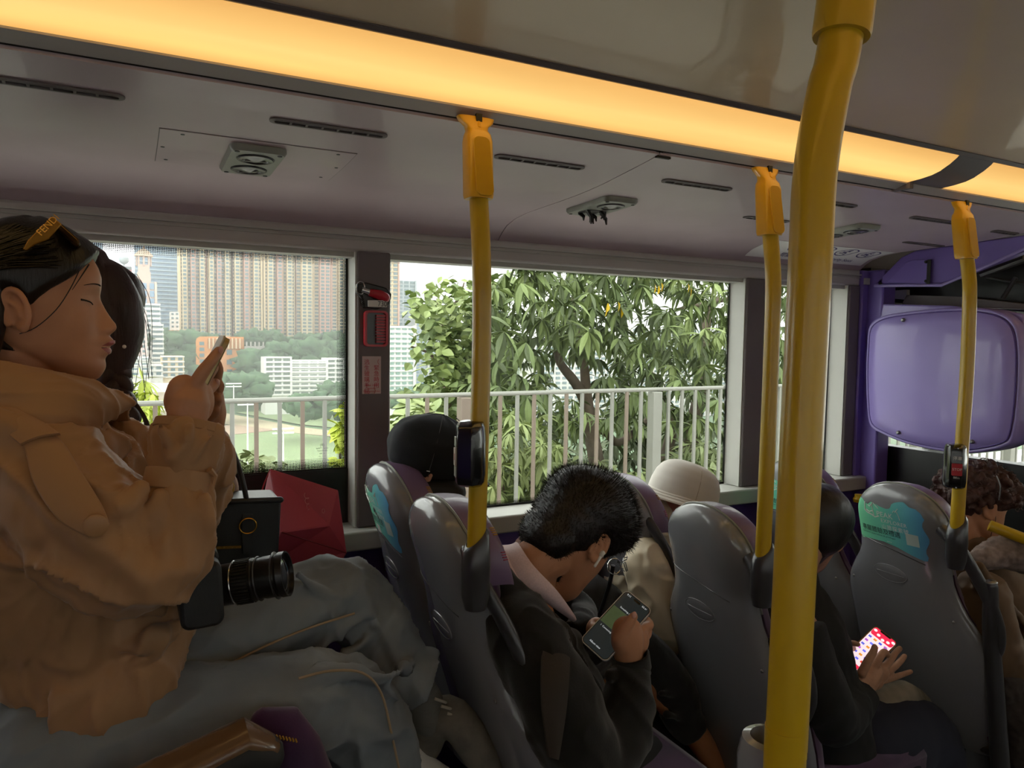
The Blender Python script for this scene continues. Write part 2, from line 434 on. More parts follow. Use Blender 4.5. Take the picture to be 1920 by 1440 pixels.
# ledge between cove and lamp, with a dark gap line
build('light_ledge', m_rail, strip([(1.279, 1.9055), (1.275, 1.9035), (1.258, 1.909), (1.243, 1.913)], XB, 2.68, .02), parent=ceil_root)
build('ledge_gap', m_dark, strip([(1.292, 1.902), (1.272, 1.908)], XB, 2.68, .02), parent=ceil_root)
build('roof_edge_bead', m_pillar, strip([(1.114, 1.958), (1.104, 1.9555), (1.096, 1.961)], XB, 4.2, .01), parent=ceil_root)
lamp_prof = [(1.25, 1.9155), (1.235, 1.9175), (1.21, 1.919), (1.18, 1.923), (1.158, 1.9295), (1.155, 1.9315), (1.135, 1.9415), (1.118, 1.9530), (1.112, 1.959)]
lx = []
for i, (x0, x1, lb) in enumerate(((XB, -1.0, None), (-.99, 1.79, 'long warm glowing ceiling light strip above the window seats'), (1.93, 4.2, 'warm ceiling light strip beyond the grey divider at right'))):
    o = build('ceiling_light', m_lamp, strip(lamp_prof, x0, x1, .012, 24), ang=50)
    tag(o, lb or 'warm ceiling light strip behind the camera seat', 'light')
build('light_divider', m_pillar, strip([(y, z-.001) for y, z in lamp_prof], 1.79, 1.93, .012, 2).merge(B((1.786, 1.235, 1.9), (1.80, 1.30, 1.915))), parent=ceil_root)
# the camera's own side: mirrored cove, lamp, wall, windows
def mir(prof): return [(1.35-y, z) for y, z in prof]
build('cove_panel', m_cove, strip([(y if y > -.6 else -.6, z) for y, z in mir([(1.95, 1.74)]+cove[6:])], XB, 4.4), parent=ceil_root)
o = build('ceiling_light', m_lamp, strip([(y, z) for y, z in mir(lamp_prof)], XB, 4.2, .012, 24)); tag(o, 'unseen warm light strip added on the camera side of the bus', 'light')  # mirrored strip out of view, added for its light
build('light_ledge', m_rail, strip(mir([(1.285, 1.905), (1.243, 1.913)]), XB, 4.4, .02), parent=ceil_root)
wr = MB().box((XB, -.66, 0), (4.6, -.60, .95)).box((XB, -.66, 1.70), (4.6, -.60, 1.80))
for a, b in ((XB, -2.5), (-1.1, -1.0), (.5, .6), (2.0, 2.1), (3.4, 3.5), (4.5, 4.6)): wr.box((a, -.66, .95), (b, -.60, 1.7))
struct('wall_right', m_pillar, wr)
struct('window_9', glass_material('clear_window_glass', (.93, .94, .93, 1), .01), B((XB, -.64, .95), (4.6, -.635, 1.7)), smooth=False)
struct('ground_shade_bank', mat('added_shade_bank', '#8a8a86', .9, noise=(.6, .2)), MB().add([(-30, -2.2, -.45), (40, -2.2, -.45), (40, -2.9, 3.4), (-30, -2.9, 3.4), (-30, -9, 6), (40, -9, 6), (-30, -.7, -.45), (40, -.7, -.45)], [(0, 1, 2, 3), (3, 2, 5, 4)]), fix=False)  # unseen bank added to cut the light through the near windows
struct('ground_bounce_strip', mat('pale_light_bounce', '#c9c5bc', .9), MB().box((-30, -2.2, -.5), (40, -.7, -.45)))  # unseen pale strip added to bounce light up to the ceiling
struct('wall_rear', m_purplewall, B((XB-.05, -.66, 0), (XB, 2.2, 2.05)))
struct('roof', m_pillar, B((XB-.05, -.70, 2.03), (4.65, 2.22, 2.07)))
struct('wall_outer', m_pillar, MB().box((XB, 2.13, 1.80), (4.6, 2.2, 2.03)).box((XB, -.68, 1.78), (4.6, -.62, 2.03)))
# ------------------------------------------------------------ front bulkhead area
cp = MB().box((2.665, 2.03, .90), (2.76, 2.13, 1.80)).box((2.70, 1.96, 0), (2.78, 2.13, 1.80))
struct('wall_front', m_purple, cp, bevel=.008)
build('pale_bracket', m_reveal, B((2.672, 2.022, 1.742), (2.70, 2.032, 1.768)), parent=bpy.data.objects['wall_front'])
# side wall and window of the driver area
struct('wall_side_front', m_black, MB().box((2.78, 2.08, 0), (4.6, 2.16, .90)).box((2.78, 2.08, 1.62), (4.6, 2.16, 1.82)).box((2.78, 2.08, .9), (2.93, 2.16, 1.62)).box((3.32, 2.08, .9), (3.37, 2.16, 1.62)))
struct('window_5', m_glass, B((2.93, 2.12, .90), (4.5, 2.126, 1.62)), smooth=False)
struct('trim_7', m_reveal, MB().box((2.93, 2.07, .895), (3.32, 2.085, .915)).box((3.37, 2.07, .895), (4.5, 2.085, .915)), bevel=.003)
struct('wall_windscreen', m_black, MB().box((4.55, -.66, 0), (4.62, 2.2, .85)).box((4.55, -.66, 1.75), (4.62, 2.2, 2.05)).box((4.55, .72, .85), (4.62, .80, 1.75)).box((4.55, 2.1, .85), (4.62, 2.2, 1.75)))
struct('window_6', m_glass, B((4.58, -.6, .85), (4.586, 2.1, 1.75)), smooth=False)
fit = thing('window_latch', 'round steel latch behind the left end of the violet partition', 'latch', tuple(P(1708, 857, X=2.98)))
c = P(1708, 857, X=2.98); Mx = frame_M(c, (0, 1, 0), (0, 0, 1))
build('disc', m_steel, MB().lathe([(.0001, -.004), (.013, -.004), (.016, 0), (.013, .006), (.0001, .006)], Mx), parent=fit)
build('hub', m_black, MB().lathe([(.0001, -.008), (.005, -.008), (.005, 0), (.0001, 0)], Mx), parent=fit)
build('strap', m_steel, MB().box((c.x-.002, c.y-.006, .912), (c.x+.002, c.y+.006, c.z)).box((c.x-.002, c.y-.006, .905), (c.x+.002, 2.078, .915)), parent=fit)

# violet bulging partition panel
pn = thing('partition_panel', 'large bulging light violet panel with rounded corners at the front right', 'panel', (2.72, 1.76, 1.36))
def panel_outline(k=0.0):
    # (y, z) traced in the bulkhead plane
    px = [(1629, 610), (1655, 592), (1700, 584), (1760, 578), (1820, 576), (1870, 583), (1898, 598), (1912, 625), (1916, 680), (1912, 760), (1902, 822), (1885, 838), (1850, 847), (1805, 851), (1755, 845), (1700, 833), (1655, 815), (1630, 798), (1624, 760), (1622, 700), (1624, 650)]
    pts = [P(x, y, X=2.66) for x, y in px]
    cyy = sum(p.y for p in pts)/len(pts); czz = sum(p.z for p in pts)/len(pts)
    out = []
    n = len(pts)
    for i in range(n):
        a, b, c2, d = pts[i-1], pts[i], pts[(i+1) % n], pts[(i+2) % n]
        for t in (0, .25, .5, .75):
            q = .5*((2*b)+(c2-a)*t+(2*a-5*b+4*c2-d)*t*t+(3*b-a-3*c2+d)*t**3)
            out.append((cyy+(q.y-cyy)*(1-k), czz+(q.z-czz)*(1-k)))
    return out, cyy, czz
def bulged(k0, levels, xs):
    mb = MB(); vs = []; fs = []; o0, cyy, czz = panel_outline(0); n = len(o0)
    for k, x in zip(levels, xs):
        for y, z in panel_outline(k)[0]: vs.append((x, y, z))
    for j in range(len(levels)-1):
        for i in range(n): a = j*n+i; b = j*n+(i+1) % n; fs.append((a, b, b+n, a+n))
    j = len(levels)-1
    fs.append(tuple(j*n+i for i in range(n))); fs.append(tuple(range(n-1, -1, -1)))
    return mb.add(vs, fs)
build('rim', m_purplelight, bulged(0, [0, 0, .006, .02, .035, .06], [2.76, 2.675, 2.664, 2.658, 2.658, 2.662]), parent=pn, ang=60)
build('face_plate', m_purplelight, bulged(0, [.058, .058, .065, .2, .45, .7, .9], [2.67, 2.656, 2.653, 2.645, 2.638, 2.634, 2.633]), parent=pn, ang=60)
_o = panel_outline(.056)[0]; build('groove', m_purplewall, MB().tube([(2.655, y, z) for y, z in _o+_o[:1]], .0022, 5), parent=pn)
build('hood', m_purplelight, MB().add([P(1655, 570, X=2.70), P(1780, 573, X=2.70), P(1920, 588, X=2.70), P(1920, 640, X=2.70), P(1640, 640, X=2.70), P(1655, 570, X=2.80), P(1780, 573, X=2.80), P(1920, 588, X=2.80), P(1920, 640, X=2.80), P(1640, 640, X=2.80)],
      [(0, 1, 2, 3, 4), (5, 6, 7, 8, 9), (0, 1, 6, 5), (1, 2, 7, 6), (2, 3, 8, 7), (3, 4, 9, 8), (4, 0, 5, 9)]), parent=pn, bevel=.006)
for px, py in ((1693, 600), (1684, 811), (1822, 828)):
    c = P(px, py, X=2.645); Mx = frame_M(c, (0, 1, 0), (0, 0, 1))
    build('screw', m_steel, MB().lathe([(.0001, -.006), (.004, -.006), (.0075, -.002), (.008, .004), (.0001, .004)], Mx, 16), parent=pn)
mb = MB().box((2.80, 1.35, 0), (2.86, 2.08, 1.08))
build('lower_box', m_black, mb, parent=pn)
build('side_post', m_dark, MB().box((2.74, 2.0, .3), (2.80, 2.06, 1.62)).box((2.74, 1.38, 1.0), (2.8, 1.42, 1.62)), parent=pn)

# angled violet header above the partition
hd = thing('header_panel', 'dark violet sloping header panel above the bulging partition', 'panel', (2.72, 1.8, 1.75))
def quadbox(pts, X0, X1, extra=None):
    a = [P(x, y, X=X0) for x, y in pts]; b = [Vector((X1, p.y, p.z)) for p in a]; n = len(a)
    return MB().add(a+b, [tuple(range(n)), tuple(range(2*n-1, n-1, -1))]+[(i, (i+1) % n, n+(i+1) % n, n+i) for i in range(n)])
build('header_body', m_purple, quadbox([(1640, 533), (1690, 482), (1715, 470), (1925, 440), (1925, 470), (1835, 505), (1760, 534)], 2.70, 2.74), parent=hd, bevel=.004)
build('access_cover', m_purple, quadbox([(1662, 530), (1698, 492), (1712, 487), (1742, 486), (1741, 533)], 2.692, 2.70), parent=hd, bevel=.002)
build('bottom_lip', m_purplelight, MB().tube([P(1640, 536, X=2.69), P(1700, 535, X=2.69), P(1765, 535, X=2.69), P(1830, 508, X=2.69), P(1925, 465, X=2.69)], .006, 8), parent=hd)
build('joint', m_dark, MB().box(tuple(P(1743, 533, X=2.691)-Vector((0, .002, 0))), tuple(P(1740, 487, X=2.690)+Vector((-.001, .002, 0)))), parent=hd)
for px, py in ((1736, 491), (1736, 527), (1650, 532)):
    c = P(px, py, X=2.69); Mx = frame_M(c, (0, 1, 0), (0, 0, 1))
    build('screw', m_dark, MB().lathe([(.0001, -.004), (.005, -.003), (.006, .003), (.0001, .003)], Mx, 12), parent=hd)
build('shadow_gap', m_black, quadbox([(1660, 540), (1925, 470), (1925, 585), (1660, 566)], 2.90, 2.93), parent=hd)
build('tray', m_pillar, quadbox([(1700, 553), (1790, 556), (1920, 570), (1920, 580), (1690, 572)], 2.80, 2.88), parent=hd)
build('inner_bracket', m_reveal, quadbox([(1674, 545), (1700, 543), (1700, 562), (1674, 560)], 2.84, 2.86), parent=hd)
build('reflecting_strip', m_reveal, MB().tube([P(1835, 503, X=2.76), P(1900, 480, X=2.76)], .010, 8, flat=.4), parent=hd)
build('frame_bars', m_charcoal, MB().tube([P(1840, 515, X=2.80), P(1922, 485, X=2.80)], .014, 8).tube([P(1850, 520, X=2.84), P(1922, 532, X=2.84)], .006, 8).tube([P(1880, 560, X=2.82), P(1905, 520, X=2.82)], .008, 8), parent=hd)

# ------------------------------------------------------------ fittings on the cove
def slope(y):
    dz = cove_z(y+.01)-cove_z(y-.01); return Vector((0, .02, dz)).normalized()
def on_cove(x, y, off=0):
    s = slope(y); n = Vector((1, 0, 0)).cross(s)      # points up
    if n.z < 0: n = -n
    return Vector((x, y, cove_z(y)))-n*off, s, n
def cove_frame(x, y):
    p, s, n = on_cove(x, y); return frame_M(p, (1, 0, 0), s)       # z up-ish
def pill(L, W, n=8):
    out = []
    for k in range(n+1): a = R(-90+180*k/n); out.append((L/2-W/2+W/2*math.cos(a), W/2*math.sin(a)))
    for k in range(n+1): a = R(90+180*k/n); out.append((-L/2+W/2+W/2*math.cos(a), W/2*math.sin(a)))
    return out
def air_slot(x0, x1, y, lab, slats=6):
    Mx = cove_frame((x0+x1)/2, y); L = x1-x0
    r = thing('air_vent', lab, 'vent', tuple(Mx.translation), 'slot vents in the lilac cove')
    o_, i_ = pill(L, .026), pill(L-.018, .011); n = len(o_)
    zs = [(o_, .002), (o_, -.0025), (i_, -.004), (i_, .002)]; mb = MB(); vs = []; fs = []
    for q, z in zs: vs += [Mx @ Vector((a, b, z)) for a, b in q]
    for j in range(3):
        for k in range(n): a = j*n+k; b = j*n+(k+1) % n; fs.append((a, b, b+n, a+n))
    build('rim', m_pillar, mb.add(vs, fs), parent=r)
    build('slot', m_black, MB().prism(pill(L-.016, .012), -.0005, .001, Mx), parent=r)
    for k in range(1, slats):
        x = -L/2+.009+(L-.018)*k/slats
        build('slat', m_pillar, MB().box((x-.0022, -.006, -.0035), (x+.0022, .006, 0), Mx), parent=r)
    return r
air_slot(-.20, .006, 1.392, 'slot vent in the cove at the left edge of the photo')
air_slot(.233, .451, 1.394, 'slot vent left of the first yellow pole, above the square nozzle', 7)
air_slot(.690, .912, 1.414, 'slot vent right of the first yellow pole, before the panel seam', 7)
air_slot(1.136, 1.353, 1.418, 'slot vent between the panel seam and the second yellow pole', 7)
air_slot(1.60, 1.812, 1.412, 'slot vent just right of the thick near yellow pole')
air_slot(2.08, 2.32, 1.43, 'slot vent left of the rightmost yellow pole top')
air_slot(2.53, 2.67, 1.45, 'short slot vent cut by the right edge of the photo')
air_slot(2.44, 2.665, 1.70, 'slot vent behind the collar of the rightmost yellow pole')
air_slot(1.60, 1.78, 1.62, 'slot vent partly hidden behind the thick near pole')

def nozzle(x, y, lab, broken=False):
    Mx = cove_frame(x, y)
    r = thing('air_nozzle', lab, 'vent', tuple(Mx.translation), 'twin air nozzles in the cove')
    W, L = .108, .205
    mb = MB(); rings = [(rrect(W, L, .018), .002), (rrect(W, L, .018), -.006), (rrect(W-.008, L-.008, .016), -.012), (rrect(W-.03, L-.03, .01), -.0125)]
    vs = []; fs = []; n = len(rings[0][0])
    for q, z in rings: vs += [Mx @ Vector((a, b, z)) for a, b in q]
    for j in range(3):
        for k in range(n): a = j*n+k; b = j*n+(k+1) % n; fs.append((a, b, b+n, a+n))
    fs.append(tuple(3*n+k for k in range(n)))
    build('frame', m_steelgrey, mb.add(vs, fs), parent=r)
    for s in (-1, 1):
        C = Mx @ Matrix.Translation((0, s*.046, -.0125)) @ Matrix.Rotation(math.pi, 4, 'X')
        build('socket', m_black, MB().lathe([(.0001, .0005), (.036, .0005), (.037, .001), (.037, 0), (.0001, 0)], C, 28), parent=r)
        if not (broken and s == 1):
            k = build('rotor', m_charcoal, MB().lathe([(.034, 0), (.0335, .003), (.026, .004), (.024, .0015), (.015, .0035), (.007, .006), (.0001, .0065)], C, 28), parent=r)
            build('fin', m_steel, MB().box((-.020, -.0016, .003), (.020, .0016, .0058), C @ Matrix.Rotation(R(35 if s > 0 else 10), 4, 'Z')), parent=k)
        else:
            tb = MB(); rnd = random.Random(3)
            for q in range(8):
                a = Vector((rnd.uniform(-.03, .03), rnd.uniform(-.02, .03), 0)); b = a+Vector((rnd.uniform(-.01, .02), rnd.uniform(-.01, .02), rnd.uniform(.012, .042)))
                tb.tube([C @ a, C @ ((a+b)/2+Vector((.005, .003, 0))), C @ b], [.006, .005, .002], 6)
            build('torn_insulation', m_charcoal, tb, parent=r)
    for a in (-.040, .040):
        for b in (-.088, .088):
            C = Mx @ Matrix.Translation((a, b, -.0125)) @ Matrix.Rotation(math.pi, 4, 'X')
            build('screw', m_black, MB().lathe([(.0001, .0004), (.0045, .0012), (.005, 0), (.0001, 0)], C, 10), parent=r)
m_steelgrey = mat('grey_green_painted_metal', '#8f9289', .38, noise=(20, .08))
nozzle(.238, 1.632, 'square nozzle plate with two round outlets, above the young woman')
nozzle(1.14, 1.68, 'nozzle plate with torn dark lining hanging out, right of the seam', True)
nozzle(2.05, 1.64, 'nozzle plate seen flat just right of the thick near pole')

ac = thing('access_panel', 'flush screwed access cover around the square nozzle', 'panel', (.24, 1.62, 1.865))
def cove_patch(x0, x1, ya, yb, off, t, nx=6, ny=8):
    def fn(u, v):
        p, s, n = on_cove(x0+(x1-x0)*u, ya+(yb-ya)*v, off); return p, -n
    return MB().thick(fn, nx, ny, t)
build('joint_line', m_pillar, cove_patch(.06, .425, 1.507, 1.748, .0006, .0005), parent=ac)
build('cover', m_cove, cove_patch(.0615, .4235, 1.5085, 1.7465, .0014, .001), parent=ac)
for x, y in ((.10, 1.525), (.07, 1.62), (.08, 1.72), (.39, 1.525), (.41, 1.62), (.40, 1.72)):
    p, s, n = on_cove(x, y, .0015); Mx = frame_M(p, (1, 0, 0), s) @ Matrix.Rotation(math.pi, 4, 'X')
    build('screw', m_charcoal, MB().lathe([(.0001, .001), (.0035, .0008), (.004, 0), (.0001, 0)], Mx, 10), parent=ac)

# priority seat notice on the lower cove
ps = thing('priority_notice', 'white priority seats notice with seated figure symbols on the cove', 'sign', (2.4, 1.93, 1.85))
def cove_pt(x, s_, off=.002):      # s_: distance down the cove from Y=1.885 towards the window
    y = 1.885; 
    while s_ > 0 and y < 2.066:
        dz = cove_z(y)-cove_z(y+.002); s_ -= math.hypot(.002, dz); y += .002
    return on_cove(x, y, off)[0]
def cove_sheet(x0, x1, s0, s1, off, t, nx=8, ny=14):
    return MB().thick(lambda u, v: (cove_pt(x0+(x1-x0)*u, s0+(s1-s0)*v, off), Vector((0, -.3, -.95))), nx, ny, t)
build('sheet', mat('bright_white_vinyl', '#f4f4f0', .5), cove_sheet(2.02, 2.655, .0, .155, .0016, .001), parent=ps)
m_purpleprint = mat('violet_print', '#4a3f78', .6)
for k in range(4):
    cx = 2.575-k*.125; r0 = .048
    def pl(a, b): return cove_pt(cx+a, .055-b, .0024)
    ring = []; q = MB(); n = 28
    for j in range(n):
        a = 2*math.pi*j/n
        ring.append((pl(r0*math.cos(a), r0*math.sin(a)*.92), pl((r0-.006)*math.cos(a), (r0-.006)*math.sin(a)*.92)))
    vs = [p for pr in ring for p in pr]
    q.add(vs, [(2*j, 2*j+1, 2*((j+1) % n)+1, 2*((j+1) % n)) for j in range(n)])
    def seg(x0, y0, x1, y1, wd):
        d = Vector((x1-x0, y1-y0, 0)).normalized(); s = Vector((-d.y, d.x, 0))*wd/2
        q.add([pl(x0+s.x, y0+s.y), pl(x0-s.x, y0-s.y), pl(x1-s.x, y1-s.y), pl(x1+s.x, y1+s.y)], [(0, 1, 2, 3)])
    q.add([pl(-.004+.007*math.cos(R(30*j)), .026+.007*math.sin(R(30*j))) for j in range(12)], [tuple(range(12))])
    seg(-.004, .02, -.010, -.008, .011); seg(-.010, -.008, .012, -.010, .009); seg(.012, -.010, .014, -.032, .007); seg(-.004, .012, .012, .004, .004)
    seg(-.022, .01, -.020, -.018, .004); seg(-.020, -.018, .006, -.020, .004)
    if k % 2 == 0: seg(.018, .012, .022, -.032, .003)
    else: seg(.0, .008, .010, .012, .010)
    build('symbol', m_purpleprint, q, parent=ps, smooth=False)
build('chinese_lettering', m_purpleprint, text_mb('關愛座 傷健人士', .030, lambda u, v: cove_pt(2.17+u, .138-v, .0024), shear=.2), parent=ps, smooth=False)
build('english_lettering', m_purpleprint, text_mb('Priority Seats', .026, lambda u, v: cove_pt(2.43+u, .138-v, .0024), shear=.2), parent=ps, smooth=False)

# hammer, its red cradle and sticker on the first dark pillar
YP = 2.036
hm = thing('emergency_hammer', 'red handled emergency hammer with coiled cable on the dark window pillar', 'hammer', tuple(P(700, 550, Y=YP)))
def hp(x, y, d=0): return P(x, y, Y=YP-d)
hl = [hp(676+10*math.cos(R(a)), 542+13*math.sin(R(a)), .018) for a in range(90, 300, 20)]+[hp(720, 545, .018), hp(730, 553, .018), hp(731, 566, .018), hp(722, 574, .018), hp(700, 571, .018)]
build('black_case', m_black, MB().prism([(p.x, p.z) for p in [hp(668, 534), hp(683, 530), hp(722, 540), hp(732, 552), hp(728, 572), hp(705, 580), hp(680, 578), hp(676, 560), hp(666, 550)]], 0, .014, Matrix(((1, 0, 0, 0), (0, 0, -1, YP), (0, 1, 0, 0), (0, 0, 0, 1)))), parent=hm, bevel=.003)
build('handle', m_red, MB().tube([hp(696, 549, .022), hp(712, 553, .022), hp(722, 558, .022)], [.011, .014, .014], 14, round_ends=True), parent=hm)
build('steel_head', m_chrome, MB().tube([hp(678, 543, .022), hp(696, 549, .022)], [.008, .009], 12), parent=hm)
build('ring', m_chrome, MB().tube([hp(676+8*math.cos(R(a)), 540+12*math.sin(R(a)), .022) for a in range(0, 361, 20)], .0018, 6), parent=hm)
coil = [hp(677+2.2*math.cos(a*.8)+a*.09, 552+a*.42, .02+.004*math.sin(a*.8)) for a in range(0, 62)]
build('coiled_cable', m_dark, MB().tube(coil, .0013, 5), parent=hm)
build('paper_band', m_white, MB().prism([(p.x, p.z) for p in [hp(691, 563, .03), hp(726, 563, .03), hp(726, 576, .03), hp(691, 575, .03)]], 0, .008, Matrix(((1, 0, 0, 0), (0, 0, -1, YP-.022), (0, 1, 0, 0), (0, 0, 0, 1)))), parent=hm)
b0 = hp(708, 574, .031); build('band_number', m_ink, text_mb('730', .020, lambda u, v: Vector((b0.x+u*.9, YP-.0315, b0.z+v))), parent=hm, smooth=False)
cr = thing('hammer_cradle', 'red ribbed plastic cradle under the emergency hammer', 'holder', tuple(P(705, 615, Y=YP)))
a, b = hp(681, 582), hp(724, 650); cx, cz = (a.x+b.x)/2, (a.z+b.z)/2; W, H = b.x-a.x, a.z-b.z
Mz = Matrix(((1, 0, 0, cx), (0, 0, -1, YP), (0, 1, 0, cz), (0, 0, 0, 1)))
oo, ii = rrect(W, H, .012), rrect(W-.012, H-.012, .008); n = len(oo)
vs = []; fs = []
for q, z in ((oo, 0), (oo, .018), (ii, .018), (ii, .002)): vs += [Mz @ Vector((x, y, z)) for x, y in q]
for j in range(3):
    for k in range(n): e = j*n+k; g = j*n+(k+1) % n; fs.append((e, g, g+n, e+n))
build('rim', m_red, MB().add(vs, fs), parent=cr)
build('back_plate', m_charcoal, MB().prism(ii, 0, .004, Mz), parent=cr)
for k in range(10):
    z = -H/2+.014+k*(H-.028)/9
    build('rib', m_red, MB().box((.0, z-.0028, .004), (W/2-.007, z+.0028, .015), Mz), parent=cr)
st = thing('instruction_sticker', 'small pink white notice with red characters below the hammer cradle', 'sign', tuple(P(697, 703, Y=YP)))
a, b = hp(679, 668), hp(714, 738); zc = (a.z+b.z)/2
build('sheet', mat('pale_pink_paper', '#c9b5b4', .6), MB().box((a.x, YP-.0008, b.z), (b.x, YP, a.z)), parent=st)
def col_text(s, x, z, sz):
    for k, ch in enumerate(s):
        build('character', m_redprint, text_mb(ch, sz, lambda u, v: Vector((x+u, YP-.0012, z-k*sz*1.0+v))), parent=st, smooth=False)
col_text('（緊急時用）', (a.x+b.x)/2+.006, a.z-.022, .0165)
col_text('逃生玻璃手鎚', (a.x+b.x)/2-.022, a.z-.022, .0165)
for k, s in enumerate(('Break Glass', 'Hammer', 'Emergency Use')):
    build('small_print', m_redprint, text_mb(s, .0075, lambda u, v: Vector(((a.x+b.x)/2+u, YP-.0012, b.z+.022-k*.0085+v)), align='CENTER'), parent=st, smooth=False)

# ------------------------------------------------------------ yellow poles
def smooth_pts(pts, sub=6):
    out = []
    for i in range(len(pts)-1):
        a, b = pts[max(i-1, 0)], pts[i]; c, d = pts[i+1], pts[min(i+2, len(pts)-1)]
        for k in range(sub):
            t = k/sub; out.append(.5*((2*b)+(c-a)*t+(2*a-5*b+4*c-d)*t*t+(3*b-a-3*c+d)*t**3))
    out.append(pts[-1]); return out
def seat_pole(X, lab, base_px, path, head, topY=1.262):
    """path: pixels down the middle of the pole, at the aisle edge of the seats; head: pixel of the ceiling mount"""
    r = thing('grab_pole', lab, 'pole', tuple(P(*base_px, Y=1.20)), 'yellow poles rising from the aisle seats')
    n = len(path); pts = []
    for i, (x, y, Y) in enumerate(path): pts.append(P(x, y, Y=Y))
    pts = smooth_pts(pts, 5)
    build('pole_tube', m_yellow, MB().tube(pts, .0172, 24), parent=r)
    top = pts[0]; dn = (pts[6]-pts[0]).normalized()
    # clamp collar: rounded rectangular sleeve flowing into a flared foot on the ceiling ledge
    h = P(*head, Y=topY)
    ctrl = [(h, .036, .014), (h.lerp(top, .2), .033, .012), (h.lerp(top, .42), .022, .013), (h.lerp(top, .62), .0185, .017), (h.lerp(top, .80), .022, .022), (top+dn*.005, .0245, .0235), (top+dn*.05, .0245, .0235), (top+dn*.105, .0245, .0235), (top+dn*.112, .023, .022)]
    mb = MB(); vs = []; fs = []; m = 24; S = Vector((1, 0, 0))
    for p, a, b in ctrl:
        for k in range(m):
            q = 2*math.pi*k/m; cs, sn = math.cos(q), math.sin(q); e = .55
            vs.append(p+Vector((a*math.copysign(abs(cs)**e, cs), b*math.copysign(abs(sn)**e, sn), 0)))
    for j in range(len(ctrl)-1):
        for k in range(m): e = j*m+k; g = j*m+(k+1) % m; fs.append((e, g, g+m, e+m))
    fs.append(tuple(range(m))); fs.append(tuple((len(ctrl)-1)*m+k for k in range(m)))
    o = build('collar', m_yellowcap, mb.add(vs, fs), parent=r, ang=50)
    pc = top+dn*.055
    build('raised_face', m_yellowcap, MB().prism([(a, b) for a, b in rrect(.034, .11, .012)], 0, .004, frame_M(pc+Vector((0, -.0215, .0)), (1, 0, 0), -dn)), parent=r, bevel=.0015)
    build('mount_pin', m_black, MB().box((h.x-.006, h.y-.018, h.z-.012), (h.x+.006, h.y-.012, h.z+.004)), parent=r)
    build('web', m_yellowcap, MB().tube([h+Vector((0, -.013, -.012)), h.lerp(top, .55)+Vector((0, -.012, 0))], [.006, .004], 8), parent=r)
    return r
seat_pole(.56, 'slim yellow pole left of the black haired man, fixed to his seat', (893, 1010),
          [(895, 262, 1.235), (896, 330, 1.222), (899, 400, 1.21), (903, 500, 1.2), (903, 640, 1.2), (899, 820, 1.2), (893, 1030, 1.2)], (891, 222))
seat_pole(1.27, 'slim yellow pole just left of the thick near pole', (1432, 1030),
          [(1440, 352, 1.235), (1441, 400, 1.225), (1446, 460, 1.21), (1450, 530, 1.2), (1447, 640, 1.2), (1441, 800, 1.2), (1430, 1050, 1.2)], (1434, 317))
seat_pole(2.0, 'slim yellow pole in front of the violet partition at right', (1796, 980),
          [(1805, 410, 1.235), (1808, 450, 1.225), (1816, 510, 1.21), (1818, 560, 1.2), (1813, 700, 1.2), (1804, 830, 1.2), (1794, 990, 1.2)], (1803, 380))
np_ = thing('near_pole', 'thick looking yellow pole nearest the camera, running from floor to roof', 'pole', (.5, .437, 0))
pth = [(1600, -160), (1578, 60), (1556, 160), (1537, 260), (1526, 350), (1521, 450), (1512, 640), (1494, 1000), (1474, 1400), (1466, 1560)]
pts = [P(x, y, Y=.437) for x, y in pth]; lowest = pts[-1].copy(); lowest.z = .02; pts.append(lowest)
pts[0] = P(1590, 0, Y=.437)+Vector((.02, 0, .17))
build('pole_tube', m_yellow, MB().tube(smooth_pts(pts, 6), .0175, 32), parent=np_)
cc = P(1577, 70, Y=.437); dn = (P(1578, 60, Y=.437)-P(1589, -20, Y=.437)).normalized()
build('collar', m_yellow, MB().tube([cc-dn*.16, cc-dn*.09, cc-dn*.004, cc], [.0235, .0235, .0235, .0225], 32), parent=np_)
build('foot_flange', m_yellow, MB().lathe([(.0001, .03), (.02, .03), (.045, .004), (.045, 0), (.0001, 0)], Matrix.Translation((lowest.x, lowest.y, 0))), parent=np_)
build('top_flange', m_yellow, MB().tube([cc-dn*.15, cc-dn*.16, (cc-dn*.20)], [.026, .04, .045], 32), parent=np_)
